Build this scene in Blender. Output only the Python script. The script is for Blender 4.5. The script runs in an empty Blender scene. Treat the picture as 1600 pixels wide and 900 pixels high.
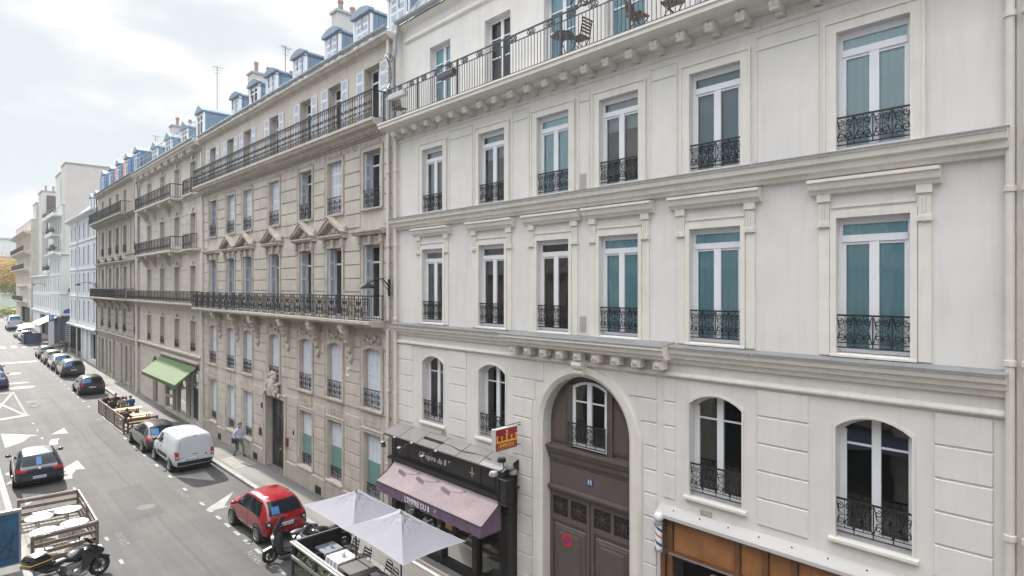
import bpy, bmesh, math, random
from mathutils import Vector, Matrix
from mathutils.bvhtree import BVHTree
random.seed(7)
R = math.radians
scene = bpy.context.scene
COL = scene.collection
W = 11.5            # distance from the camera to the facade line across the street
CAMZ = 9.0

# ------------------------------------------------------------------ mesh builder
class MB:
    def __init__(s): s.v = []; s.f = []; s.m = []; s.mi = 0
    def add(s, vs, fs):
        o = len(s.v); s.v.extend(vs)
        for f in fs: s.f.append([o+i for i in f]); s.m.append(s.mi)
    def box(s, x0, x1, y0, y1, z0, z1):
        s.add([(x0,y0,z0),(x1,y0,z0),(x1,y1,z0),(x0,y1,z0),(x0,y0,z1),(x1,y0,z1),(x1,y1,z1),(x0,y1,z1)],
              [(0,3,2,1),(4,5,6,7),(0,1,5,4),(1,2,6,5),(2,3,7,6),(3,0,4,7)])
    def fb(s, p0, p1, y0, y1, z0, z1): s.box(W-p1, W-p0, y0, y1, z0, z1)
    def obox(s, c, ux, uy, uz, a, b, d):
        c = Vector(c); ux = Vector(ux).normalized()*a/2; uy = Vector(uy).normalized()*b/2; uz = Vector(uz).normalized()*d/2
        P = [c+sx*ux+sy*uy+sz*uz for sz in (-1,1) for sx,sy in ((-1,-1),(1,-1),(1,1),(-1,1))]
        s.add([tuple(p) for p in P], [(0,3,2,1),(4,5,6,7),(0,1,5,4),(1,2,6,5),(2,3,7,6),(3,0,4,7)])
    def pan(s, y0, y1, z0, z1, p0, p1, b=.015):
        "raised block on the facade with chamfered edges"
        a = [(W-p0,y0,z0),(W-p0,y1,z0),(W-p0,y1,z1),(W-p0,y0,z1)]
        c = [(W-p1,y0+b,z0+b),(W-p1,y1-b,z0+b),(W-p1,y1-b,z1-b),(W-p1,y0+b,z1-b)]
        s.add(a+c, [(4,5,6,7),(0,1,5,4),(1,2,6,5),(2,3,7,6),(3,0,4,7)])
    def sweep(s, prof, y0, y1, ret=True):
        "cornice: profile of (p, z) swept along the street"
        n = len(prof)
        vs = [(W-p,y0,z) for p,z in prof]+[(W-p,y1,z) for p,z in prof]
        fs = [(i,i+1,n+i+1,n+i) for i in range(n-1)]
        fs += [tuple(range(n)), tuple(range(2*n-1,n-1,-1))]
        s.add(vs, fs)
    def tube(s, pts, r, n=4, close=False, r1=None):
        pts = [Vector(p) for p in pts]; k = len(pts)
        if k < 2: return
        o = len(s.v); prev = None
        for i, p in enumerate(pts):
            if close: t = pts[(i+1) % k]-pts[i-1]
            else: t = pts[min(i+1,k-1)]-pts[max(i-1,0)]
            t = t.normalized() if t.length > 1e-9 else Vector((0,0,1))
            if prev is None:
                a = Vector((0,0,1)) if abs(t.z) < .9 else Vector((1,0,0))
                u = t.cross(a).normalized()
            else:
                u = prev - t*prev.dot(t)
                u = u.normalized() if u.length > 1e-6 else t.orthogonal().normalized()
            prev = u; w = t.cross(u)
            rr = r if r1 is None else r+(r1-r)*i/(k-1)
            for j in range(n):
                a = 2*math.pi*(j+.5)/n
                s.v.append(tuple(p+u*math.cos(a)*rr+w*math.sin(a)*rr))
        for i in range(k if close else k-1):
            q = (i+1) % k
            for j in range(n):
                s.f.append([o+i*n+j, o+i*n+(j+1) % n, o+q*n+(j+1) % n, o+q*n+j]); s.m.append(s.mi)
        if not close:
            s.f.append([o+j for j in range(n)][::-1]); s.m.append(s.mi)
            s.f.append([o+(k-1)*n+j for j in range(n)]); s.m.append(s.mi)
    def lathe(s, prof, c, ax='z', n=16, caps=True):
        o = len(s.v)
        for r, h in prof:
            for j in range(n):
                a = 2*math.pi*j/n; x, y = r*math.cos(a), r*math.sin(a)
                if ax == 'z': q = (c[0]+x, c[1]+y, c[2]+h)
                elif ax == 'x': q = (c[0]+h, c[1]+x, c[2]+y)
                else: q = (c[0]+x, c[1]+h, c[2]+y)
                s.v.append(q)
        k = len(prof)
        for i in range(k-1):
            for j in range(n):
                s.f.append([o+i*n+j, o+i*n+(j+1) % n, o+(i+1)*n+(j+1) % n, o+(i+1)*n+j]); s.m.append(s.mi)
        if caps:
            s.f.append([o+j for j in range(n)][::-1]); s.m.append(s.mi)
            s.f.append([o+(k-1)*n+j for j in range(n)]); s.m.append(s.mi)
    def prism(s, poly, fn, t0, t1):
        "poly: list of (a, b); fn(a, b, t) -> xyz"
        n = len(poly)
        s.add([fn(a,b,t0) for a,b in poly]+[fn(a,b,t1) for a,b in poly],
              [tuple(range(n)), tuple(range(2*n-1,n-1,-1))]+[(i,(i+1) % n,n+(i+1) % n,n+i) for i in range(n)])
    def ball(s, c, rx, ry, rz, nu=8, nv=6, jit=0):
        o = len(s.v); c = Vector(c)
        for i in range(nv+1):
            th = math.pi*i/nv
            for j in range(nu):
                a = 2*math.pi*j/nu; k = 1+random.uniform(-jit,jit)
                s.v.append((c.x+rx*math.sin(th)*math.cos(a)*k, c.y+ry*math.sin(th)*math.sin(a)*k, c.z+rz*math.cos(th)*k))
        for i in range(nv):
            for j in range(nu):
                s.f.append([o+i*nu+j, o+(i+1)*nu+j, o+(i+1)*nu+(j+1) % nu, o+i*nu+(j+1) % nu]); s.m.append(s.mi)
    def mesh(s, name, mats, off=(0,0,0), smooth=False, recalc=True, bevel=0, sub=0):
        me = bpy.data.meshes.new(name)
        ox, oy, oz = off
        me.from_pydata([(x-ox,y-oy,z-oz) for x,y,z in s.v], [], s.f)
        if not isinstance(mats, (list,tuple)): mats = [mats]
        for m in mats: me.materials.append(m)
        me.polygons.foreach_set('material_index', s.m)
        if recalc or bevel:
            bm = bmesh.new(); bm.from_mesh(me)
            if recalc:
                bmesh.ops.remove_doubles(bm, verts=bm.verts, dist=1e-5) if smooth else None
                bmesh.ops.recalc_face_normals(bm, faces=bm.faces)
            if bevel:
                bmesh.ops.bevel(bm, geom=[e for e in bm.edges if len(e.link_faces) == 2 and e.calc_face_angle(0) > .6], offset=bevel, segments=2, affect='EDGES', profile=.6)
            bm.to_mesh(me); bm.free()
        if smooth:
            me.polygons.foreach_set('use_smooth', [True]*len(me.polygons))
            if smooth != 'all': me.set_sharp_from_angle(angle=R(38))
        me.update()
        return me
    def build(s, name, mats, parent=None, org=None, loc=None, **kw):
        if org is None: org = ORG.get(parent.name, (0,0,0)) if parent else (0,0,0)
        me = s.mesh(name, mats, org, **kw)
        o = link(name, me, parent)
        ORG[o.name] = org
        if loc: o.location = loc
        return o

ORG = {}
def link(name, data, parent=None, loc=None):
    o = bpy.data.objects.new(name, data); COL.objects.link(o)
    if parent: o.parent = parent
    if loc: o.location = loc
    return o
def tag(o, label=None, cat=None, group=None, kind=None):
    if label: o['label'] = label
    if cat: o['category'] = cat
    if group: o['group'] = group
    if kind: o['kind'] = kind
    return o
def thing(name, label, cat, loc=(0,0,0), rot=0, group=None, world=False):
    o = bpy.data.objects.new(name, None); COL.objects.link(o)
    o.location = loc; o.rotation_euler = (0,0,rot); o.empty_display_size = .1
    if world: ORG[o.name] = tuple(loc)
    return tag(o, label, cat, group)
def copy_tree(o, parent=None):
    c = o.copy(); COL.objects.link(c); c.parent = parent
    for ch in o.children: copy_tree(ch, c)
    return c
def dup(root, label, loc, rot=None, group=None):
    c = copy_tree(root); c['label'] = label; c.location = loc
    if rot is not None: c.rotation_euler = (0,0,rot)
    if group: c['group'] = group
    return c

def gz(y):  # the street climbs gently away from the camera
    t = max(0.0, y-44); return .0118*t if t < 170 else .0118*170

# ------------------------------------------------------------------ materials
def mat(name, col, rough=.6, metal=0, spec=.5, noise=0, nscale=3.0, dirt=0, dirtcol=None, bump=0, bscale=40, coords='Position', coat=0, streak=0, alpha=None):
    m = bpy.data.materials.new(name); m.use_nodes = True
    nt = m.node_tree; N = nt.nodes; L = nt.links
    b = N['Principled BSDF']
    b.inputs['Base Color'].default_value = (*col,1); b.inputs['Roughness'].default_value = rough
    b.inputs['Metallic'].default_value = metal
    b.inputs['Specular IOR Level'].default_value = spec
    if coat: b.inputs['Coat Weight'].default_value = coat; b.inputs['Coat Roughness'].default_value = .05
    if coords == 'Position': co = N.new('ShaderNodeNewGeometry').outputs['Position']
    else: co = N.new('ShaderNodeTexCoord').outputs['Object']
    cur = None
    def tex(scale, detail=5, vec=None, rgh=.55):
        t = N.new('ShaderNodeTexNoise'); t.inputs['Scale'].default_value = scale; t.inputs['Detail'].default_value = detail
        t.inputs['Roughness'].default_value = rgh
        L.new(vec or co, t.inputs['Vector']); return t.outputs['Fac']
    def ramp(fac, a, bb, c0, c1):
        r = N.new('ShaderNodeMapRange'); r.inputs[1].default_value = a; r.inputs[2].default_value = bb
        r.inputs[3].default_value = c0; r.inputs[4].default_value = c1; L.new(fac, r.inputs[0]); return r.outputs[0]
    def mixc(fac, A, B, mode='MIX'):
        x = N.new('ShaderNodeMix'); x.data_type = 'RGBA'; x.blend_type = mode
        if hasattr(fac, 'node'): L.new(fac, x.inputs[0])
        else: x.inputs[0].default_value = fac
        for v, i in ((A,6),(B,7)):
            if hasattr(v, 'node'): L.new(v, x.inputs[i])
            else: x.inputs[i].default_value = (*v,1)
        return x.outputs[2]
    cur = col
    if noise:
        f = tex(nscale)
        lo = tuple(c*(1-noise) for c in col); hi = tuple(min(1,c*(1+noise*.8)) for c in col)
        cur = mixc(ramp(f,.3,.7,0,1), lo, hi)
        f2 = tex(nscale*9, 3)
        cur = mixc(ramp(f2,.35,.65,0,noise*.8), cur, tuple(c*.75 for c in col))
    if streak:
        mp = N.new('ShaderNodeMapping'); mp.inputs['Scale'].default_value = (2.2,2.2,.16); L.new(co, mp.inputs[0])
        f = tex(2.6, 6, mp.outputs[0], .62)
        cur = mixc(ramp(f,.5,.8,0,streak), cur, dirtcol or tuple(c*.45 for c in col))
    if dirt:
        f = tex(.9, 8, None, .65)
        cur = mixc(ramp(f,.48,.75,0,dirt), cur, dirtcol or tuple(c*.5 for c in col))
    if hasattr(cur, 'node'): L.new(cur, b.inputs['Base Color'])
    if bump:
        f = tex(bscale, 4)
        bp = N.new('ShaderNodeBump'); bp.inputs['Strength'].default_value = bump; bp.inputs['Distance'].default_value = .02
        L.new(f, bp.inputs['Height']); L.new(bp.outputs[0], b.inputs['Normal'])
    m.blend_method = 'OPAQUE' if hasattr(m, 'blend_method') else None
    return m

def glass_mat(name, tint=(.6,.75,.78), refl=.10, rough=.02, ior=1.55):
    m = bpy.data.materials.new(name); m.use_nodes = True
    nt = m.node_tree; N = nt.nodes; L = nt.links; N.remove(N['Principled BSDF'])
    t = N.new('ShaderNodeBsdfTransparent'); t.inputs[0].default_value = (*tint,1)
    g = N.new('ShaderNodeBsdfGlossy'); g.inputs['Roughness'].default_value = rough
    geo = N.new('ShaderNodeNewGeometry')
    nz = N.new('ShaderNodeTexNoise'); nz.inputs['Scale'].default_value = 1.1; nz.inputs['Detail'].default_value = 1; L.new(geo.outputs['Position'], nz.inputs['Vector'])
    bp = N.new('ShaderNodeBump'); bp.inputs['Strength'].default_value = .12; bp.inputs['Distance'].default_value = .05
    L.new(nz.outputs['Fac'], bp.inputs['Height']); L.new(bp.outputs[0], g.inputs['Normal'])
    fr = N.new('ShaderNodeFresnel'); fr.inputs[0].default_value = ior
    ad = N.new('ShaderNodeMath'); ad.operation = 'ADD'; ad.inputs[1].default_value = refl; L.new(fr.outputs[0], ad.inputs[0]); ad.use_clamp = True
    mx = N.new('ShaderNodeMixShader'); L.new(ad.outputs[0], mx.inputs[0]); L.new(t.outputs[0], mx.inputs[1]); L.new(g.outputs[0], mx.inputs[2])
    L.new(mx.outputs[0], N['Material Output'].inputs[0])
    return m

M = {}
M['white_wall'] = mat('white_wall', (.70,.675,.655), .85, noise=.06, nscale=1.2, streak=.28, dirtcol=(.46,.43,.39), bump=.08, bscale=60)
M['white_trim'] = mat('white_trim', (.72,.685,.635), .8, noise=.06, nscale=2, streak=.35, dirtcol=(.44,.40,.34), bump=.06)
M['beige_stone'] = mat('beige_stone', (.525,.48,.43), .9, noise=.13, nscale=1.6, streak=.55, dirtcol=(.34,.285,.225), bump=.12, bscale=50)
M['beige_trim'] = mat('beige_trim', (.505,.46,.405), .9, noise=.16, nscale=2.5, streak=.75, dirtcol=(.27,.225,.18), bump=.18, bscale=30)
M['plinth_stone'] = mat('plinth_stone', (.43,.395,.35), .9, noise=.16, nscale=2.2, streak=.55, dirtcol=(.16,.145,.125), bump=.15)
M['cream_stone'] = mat('cream_stone', (.53,.49,.44), .9, noise=.12, nscale=1.5, streak=.55, dirtcol=(.32,.275,.225), bump=.1)
M['dark_stone'] = mat('dark_stone', (.38,.345,.305), .9, noise=.15, nscale=1.5, streak=.6, dirtcol=(.21,.185,.16), bump=.1)
M['pale_wall'] = mat('pale_wall', (.56,.575,.60), .85, noise=.04, nscale=.8, streak=.2, dirtcol=(.5,.5,.5))
M['mint_wall'] = mat('mint_wall', (.50,.535,.53), .85, noise=.05, nscale=.5, streak=.2, dirtcol=(.5,.51,.5))
M['gable_wall'] = mat('gable_wall', (.50,.48,.47), .9, noise=.06, nscale=.5, dirt=.25, dirtcol=(.47,.45,.43))
M['zinc'] = mat('zinc', (.185,.255,.335), .55, metal=.15, noise=.14, nscale=2.5, streak=.35, dirtcol=(.30,.38,.45))
M['zinc_pale'] = mat('zinc_pale', (.33,.36,.39), .6, metal=.2, noise=.12, nscale=3)
M['flashing'] = mat('flashing', (.25,.25,.255), .85, noise=.15, nscale=3, dirt=.3)
M['zinc_cap'] = mat('zinc_cap', (.30,.285,.275), .55, metal=.15, noise=.12, nscale=2.5, dirt=.35, dirtcol=(.35,.32,.30))
M['slate'] = mat('slate', (.13,.16,.20), .6, noise=.2, nscale=4)
M['iron'] = mat('iron', (.018,.018,.021), .45, spec=.5)
M['grey_iron'] = mat('grey_iron', (.05,.055,.065), .5)
M['frame_white'] = mat('frame_white', (.74,.75,.79), .4)
M['shutter'] = mat('shutter', (.68,.72,.80), .55, noise=.05, nscale=6)
M['shutter_old'] = mat('shutter_old', (.60,.62,.66), .6, noise=.1, nscale=5)
M['blue_shutter'] = mat('blue_shutter', (.10,.24,.48), .6, noise=.1)
M['pink_paint'] = mat('pink_paint', (.70,.40,.36), .7)
M['glass_teal'] = glass_mat('glass_teal', (.80,.95,1.0), .03)
M['glass_dark'] = glass_mat('glass_dark', (.6,.66,.68), .09)
M['glass_sky'] = glass_mat('glass_sky', (.84,.96,1.0), .09)
M['glass_shop'] = glass_mat('glass_shop', (.3,.32,.32), .0, .02, 1.22)
M['curtain_teal'] = mat('curtain_teal', (.68,.93,1.0), .9, noise=.04, nscale=2)
M['blind_grey'] = mat('blind_grey', (.55,.6,.64), .8)
M['blind_blue'] = mat('blind_blue', (.20,.36,.44), .8)
M['curtain_pale'] = mat('curtain_pale', (.82,.98,1.0), .9, noise=.05)
M['curtain_white'] = mat('curtain_white', (.7,.72,.74), .9, noise=.06)
M['frosted_green'] = mat('frosted_green', (.15,.29,.265), .35, noise=.08, nscale=2)
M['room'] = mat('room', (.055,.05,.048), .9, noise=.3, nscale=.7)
M['door_brown'] = mat('door_brown', (.108,.086,.081), .5, noise=.1, nscale=4)
M['door_brown_dark'] = mat('door_brown_dark', (.07,.053,.048), .5)
M['black_paint'] = mat('black_paint', (.016,.014,.013), .35, noise=.2, nscale=5)
M['black_matte'] = mat('black_matte', (.012,.012,.013), .8)
M['wood_shop'] = mat('wood_shop', (.33,.145,.055), .4, noise=.28, nscale=2.5, streak=.6, dirtcol=(.15,.058,.022))
M['wood_shop_dark'] = mat('wood_shop_dark', (.17,.075,.035), .45, noise=.25, nscale=3, streak=.5, dirtcol=(.1,.045,.02))
M['awning_pink'] = mat('awning_pink', (.155,.120,.135), .85, noise=.08, nscale=1.5, dirt=.3, dirtcol=(.36,.27,.27), streak=.15)
M['awning_purple'] = mat('awning_purple', (.145,.09,.145), .85, noise=.3, nscale=5)
M['awning_green'] = mat('awning_green', (.10,.15,.065), .85, noise=.1, nscale=2)
M['awning_green_dark'] = mat('awning_green_dark', (.09,.14,.06), .85)
M['canvas_cream'] = mat('canvas_cream', (.45,.42,.37), .9, noise=.06)
M['sign_red'] = mat('sign_red', (.30,.012,.028), .4)
M['gold'] = mat('gold', (.85,.50,.07), .4)
M['gold_dim'] = mat('gold_dim', (.55,.45,.30), .4, metal=.4)
M['white_paint'] = mat('white_paint', (.8,.8,.8), .5)
M['letter_white'] = mat('letter_white', (.72,.68,.72), .6)
M['plate_blue'] = mat('plate_blue', (.02,.06,.25), .4)
M['red_paint'] = mat('red_paint', (.55,.02,.03), .4)
M['red_dark'] = mat('red_dark', (.16,.03,.035), .5)
M['pipe_cream'] = mat('pipe_cream', (.64,.60,.545), .6, noise=.05)
M['terracotta'] = mat('terracotta', (.34,.24,.20), .85, noise=.2, nscale=6)
M['steel'] = mat('steel', (.45,.46,.48), .35, metal=.7)
M['alu'] = mat('alu', (.36,.365,.36), .45, metal=.35, noise=.12, nscale=6)
M['lamp_glass'] = mat('lamp_glass', (.7,.72,.75), .2)
M['chrome'] = mat('chrome', (.6,.6,.62), .15, metal=1)
M['wood_fence'] = mat('wood_fence', (.20,.15,.12), .75, noise=.25, nscale=6, streak=.3)
M['wood_fence_pale'] = mat('wood_fence_pale', (.30,.26,.235), .75, noise=.2, nscale=6)
M['wood_deck'] = mat('wood_deck', (.20,.185,.165), .8, noise=.25, nscale=3, dirt=.3)
M['wood_orange'] = mat('wood_orange', (.62,.32,.11), .6, noise=.18, nscale=5)
M['wood_brown'] = mat('wood_brown', (.10,.062,.045), .7, noise=.25, nscale=6)
M['table_white'] = mat('table_white', (.5,.5,.49), .45)
M['cloth_white'] = mat('cloth_white', (.5,.495,.53), .9, noise=.04)
M['umbrella'] = mat('umbrella', (.20,.197,.23), .9, noise=.04, nscale=2)
M['umbrella_far'] = mat('umbrella_far', (.45,.44,.42), .9)
M['leaf'] = mat('leaf', (.045,.075,.025), .6, noise=.4, nscale=9)
M['leaf_pale'] = mat('leaf_pale', (.30,.32,.18), .6, noise=.3, nscale=9)
M['leaf_gold'] = mat('leaf_gold', (.55,.34,.12), .7, noise=.4, nscale=.9)
M['leaf_orange'] = mat('leaf_orange', (.52,.30,.18), .7, noise=.4, nscale=.9)
M['leaf_green'] = mat('leaf_green', (.20,.25,.06), .7, noise=.4, nscale=1.2)
M['bark'] = mat('bark', (.08,.06,.045), .9, noise=.3)
M['skin'] = mat('skin', (.52,.31,.22), .6)
M['hair_dark'] = mat('hair_dark', (.03,.022,.018), .7)
M['hair_brown'] = mat('hair_brown', (.14,.08,.05), .7)
M['cloth_black'] = mat('cloth_black', (.018,.018,.02), .9)
M['cloth_navy'] = mat('cloth_navy', (.02,.05,.17), .85)
M['cloth_grey'] = mat('cloth_grey', (.16,.15,.15), .9)
M['shirt_blue'] = mat('shirt_blue', (.50,.54,.70), .85)
M['trousers'] = mat('trousers', (.06,.06,.07), .9)
M['tyre'] = mat('tyre', (.012,.012,.013), .85)
M['rim'] = mat('rim', (.42,.43,.45), .3, metal=.8)
M['car_glass'] = mat('car_glass', (.010,.014,.018), .06, spec=.2)
M['car_black_trim'] = mat('car_black_trim', (.012,.012,.014), .5)
M['tail_light'] = mat('tail_light', (.42,.012,.02), .15, coat=.6)
M['head_light'] = mat('head_light', (.6,.62,.65), .1)
M['plate_white'] = mat('plate_white', (.68,.70,.72), .4)
M['plate_band'] = mat('plate_band', (.02,.08,.4), .4)
M['gap'] = mat('gap', (.015,.015,.017), .7)
def paint(name, col, metal=.0, rough=.22): 
    M[name] = mat(name, col, rough, metal=metal, coat=.9, spec=.5, noise=.03, nscale=2, coords='Object')
paint('paint_red', (.27,.004,.012)); paint('paint_white', (.58,.63,.69), rough=.3); paint('paint_navy', (.005,.014,.034))
paint('paint_grey', (.17,.155,.15), .4); paint('paint_black', (.010,.011,.014)); paint('paint_anthracite', (.06,.06,.065), .3)
paint('paint_silver', (.36,.37,.38), .5); paint('paint_brown', (.075,.068,.065), .3); paint('paint_blue', (.03,.08,.2), .2); paint('paint_camper', (.45,.48,.52), .2)
paint('moto_black', (.012,.012,.014)); paint('scooter_dark', (.025,.03,.035), .2)
M['sky_reflection_totem_blue'] = mat('sky_reflection_totem_blue', (.015,.14,.36), .5)  # blue sky reflection painted on car rear windows; also the totem face
M['poster_blue'] = mat('poster_blue', (.025,.11,.22), .35, noise=.35, nscale=2)
M['poster_dark'] = mat('poster_dark', (.035,.045,.085), .5)
M['board_navy'] = mat('board_navy', (.02,.03,.075), .6, noise=.2, nscale=4)
M['menu_dark'] = mat('menu_dark', (.03,.03,.05), .6)
# ------------------------------------------------------------------ look settings
ROAD = (.068,.066,.065); PAVE = (.155,.15,.143)
SUN_E = 5.0; SKY_STRENGTH = .12; VEIL = (4.1,19.0); VEIL_MIX = .99; CLOUD_LOC = (.3,.2,.1)
EXPO = .86; HAZE = .00035
# ------------------------------------------------------------------ facade helpers (p = how far a face stands proud of the facade line)
def outl(yc, w, z0, z1, rise, n=10):
    "opening outline: up one side, over the (arched) top, down the other"
    a, b = yc-w/2, yc+w/2
    if rise <= 0: return [(a,z0),(a,z1),(b,z1),(b,z0)]
    r = (w*w/4+rise*rise)/(2*rise); cz = z1-r
    al = math.asin(min(1,(w/2)/r))
    if rise > w/2-1e-6: al = math.pi/2
    pts = [(a,z0)]
    for i in range(n+1):
        t = -al+2*al*i/n
        pts.append((yc+r*math.sin(t), cz+r*math.cos(t)))
    pts.append((b,z0))
    return pts

def wall_sheet(mb, y0, y1, z0, z1, ops, p=0.0, depth=.25):
    "wall face with real openings; ops: (yc, w, za, zb, rise)"
    ys = sorted({round(v,4) for v in [y0,y1]+[o[0]-o[1]/2 for o in ops]+[o[0]+o[1]/2 for o in ops] if y0-1e-6 <= v <= y1+1e-6})
    zs = sorted({round(v,4) for v in [z0,z1]+[o[2] for o in ops]+[o[3] for o in ops] if z0-1e-6 <= v <= z1+1e-6})
    X = W-p
    for i in range(len(ys)-1):
        for j in range(len(zs)-1):
            yc, zc = (ys[i]+ys[i+1])/2, (zs[j]+zs[j+1])/2
            if any(abs(yc-o[0]) < o[1]/2 and o[2] < zc < o[3] for o in ops): continue
            mb.add([(X,ys[i],zs[j]),(X,ys[i+1],zs[j]),(X,ys[i+1],zs[j+1]),(X,ys[i],zs[j+1])], [(0,1,2,3)])
    for o in ops:
        yc, w, za, zb, rise = o
        O = outl(yc, w, za, zb, rise, 14 if rise > .6 else 8)
        if rise > 0:
            arc = O[1:-1]
            for a, b in zip(arc[:-1], arc[1:]):
                mb.add([(X,a[0],a[1]),(X,b[0],b[1]),(X,b[0],zb),(X,a[0],zb)], [(0,1,2,3)])
        for a, b in zip(O, O[1:]+O[:1]):
            mb.add([(X,a[0],a[1]),(X,b[0],b[1]),(X+depth,b[0],b[1]),(X+depth,a[0],a[1])], [(0,1,2,3)])

def band(mb, A, B, pA, pB, pb=0.0, close=False):
    "moulding between two outlines"
    n = len(A); P = lambda q, p: (W-p, q[0], q[1])
    for i in range(n-1):
        a0,a1,b0,b1 = A[i],A[i+1],B[i],B[i+1]
        mb.add([P(a0,pA),P(a1,pA),P(b1,pB),P(b0,pB)], [(0,1,2,3)])
        mb.add([P(a0,pb),P(a1,pb),P(a1,pA),P(a0,pA)], [(0,1,2,3)])
        mb.add([P(b0,pB),P(b1,pB),P(b1,pb),P(b0,pb)], [(0,1,2,3)])
    for i in (0,n-1):
        mb.add([P(A[i],pb),P(A[i],pA),P(B[i],pB),P(B[i],pb)], [(0,1,2,3)])

def spiral(cx, cz, r, a0, turns, d=1, n=14, k=.25):
    return [(cx+r*(1-(1-k)*i/n)*math.cos(a0+d*2*math.pi*turns*i/n), cz+r*(1-(1-k)*i/n)*math.sin(a0+d*2*math.pi*turns*i/n)) for i in range(n+1)]

def rail_curves(kind, w, h):
    "list of (polyline in (y,z), radius) for one wrought iron panel centred on y=0"
    C = []
    if kind == 'scroll':          # white building, window guards
        C += [([(-w/2,.03),(w/2,.03)],.015), ([(-w/2,.11),(w/2,.11)],.011)]
        n = max(3, round(w/.29)); u = w/n
        for i in range(n+1): C.append(([(-w/2+i*u,.03),(-w/2+i*u,h)],.012))
        for i in range(n):
            c = -w/2+(i+.5)*u
            for s in (-1,1):
                C.append((spiral(c+s*u*.24, h*.80, u*.21, math.pi/2, 1.25, s),.0105))
                C.append((spiral(c+s*u*.22, h*.36, u*.22, -math.pi/2, 1.25, -s),.0105))
                C.append(([(c+s*u*.44,h*.95),(c+s*u*.30,h*.62),(c+s*.02,h*.56),(c+s*u*.3,h*.5),(c+s*u*.46,h*.2)],.0105))
            C.append(([(c,.11),(c,h)],.007))
    elif kind == 'dense':         # beige building, window guards
        C += [([(-w/2,.03),(w/2,.03)],.014), ([(-w/2,.12),(w/2,.12)],.009), ([(-w/2,h-.1),(w/2,h-.1)],.009)]
        n = max(4, round(w/.2)); u = w/n
        for i in range(n+1): C.append(([(-w/2+i*u,.03),(-w/2+i*u,h)],.012))
        for i in range(n):
            c = -w/2+(i+.5)*u
            C.append((spiral(c, h*.66, u*.44, math.pi/2, 1.3, 1 if i % 2 else -1),.012))
            C.append((spiral(c, h*.34, u*.44, -math.pi/2, 1.3, -1 if i % 2 else 1),.012))
    elif kind == 'lyre':          # long balcony of the beige building
        C += [([(-w/2,.04),(w/2,.04)],.016), ([(-w/2,.14),(w/2,.14)],.018), ([(-w/2,h-.12),(w/2,h-.12)],.018)]
        n = round(w/1.05); u = w/n
        for i in range(n+1): C.append(([(-w/2+i*u,.04),(-w/2+i*u,h)],.02))
        for i in range(n):
            a = -w/2+i*u
            for k in range(1,5):
                y = a+k*u*.11; C.append(([(y,.04),(y,h)],.018))
                if k < 4:
                    C.append((spiral(y+u*.055, h*.70, u*.05, 0, 1, 1, 8, .8),.015)); C.append((spiral(y+u*.055, h*.3, u*.05, 0, 1, 1, 8, .8),.015))
            c = a+u*.73
            for s in (-1,1):
                C.append(([(c+s*u*.05,.14),(c+s*u*.2,h*.3),(c+s*u*.21,h*.5),(c+s*u*.1,h*.66),(c+s*u*.12,h*.8),(c+s*u*.2,h*.86)],.019))
                C.append((spiral(c+s*u*.11, h*.40, u*.10, -math.pi/2, 1.4, s),.018))
                C.append((spiral(c+s*u*.09, h*.72, u*.09, math.pi/2, 1.3, -s),.016))
                C.append((spiral(c+s*u*.2, h*.2, u*.06, math.pi/2, 1.2, -s),.016))
            C.append(([(c,.04),(c,h)],.019))
    elif kind == 'bars':          # top balcony of the beige building
        C += [([(-w/2,.04),(w/2,.04)],.016), ([(-w/2,.2),(w/2,.2)],.010), ([(-w/2,h-.16),(w/2,h-.16)],.010)]
        n = round(w/.17); u = w/n
        for i in range(n+1):
            y = -w/2+i*u; C.append(([(y,.04),(y,h)],.011 if i % 8 else .022))
            if i < n:
                C.append((spiral(y+u/2, h*.55, u*.42, math.pi/2, 1.2, 1 if i % 2 else -1, 9),.015))
                C.append((spiral(y+u/2, h*.32, u*.36, -math.pi/2, 1.1, -1 if i % 2 else 1, 8),.013))
                C.append((spiral(y+u/2, .12, u*.34, 0, 1, 1, 7, .9),.011)); C.append((spiral(y+u/2, h-.08, u*.34, 0, 1, 1, 7, .9),.011))
    elif kind == 'plain':         # far balconies
        C += [([(-w/2,.05),(w/2,.05)],.02), ([(-w/2,h*.5),(w/2,h*.5)],.014), ([(-w/2,h*.8),(w/2,h*.8)],.014)]
        n = max(3, round(w/.16)); u = w/n
        for i in range(n+1): C.append(([(-w/2+i*u,.05),(-w/2+i*u,h)],.012 if i % 5 else .022))
        for i in range(0,n,2): C.append((spiral(-w/2+(i+1)*u, h*.3, u*.7, 0, 1, 1, 7, .7),.012))
    return C

def rail_mb(kind, w, h, fn=None, top=.022, n=3):
    "fn maps (y, z) of the panel to xyz; default is the plane x=0"
    fn = fn or (lambda y, z: (0.0, y, z))
    mb = MB()
    for pts, r in rail_curves(kind, w, h): mb.tube([fn(y,z) for y,z in pts], r, n)
    mb.tube([fn(-w/2-.015,h), fn(w/2+.015,h)], top, 4)
    return mb

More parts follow.
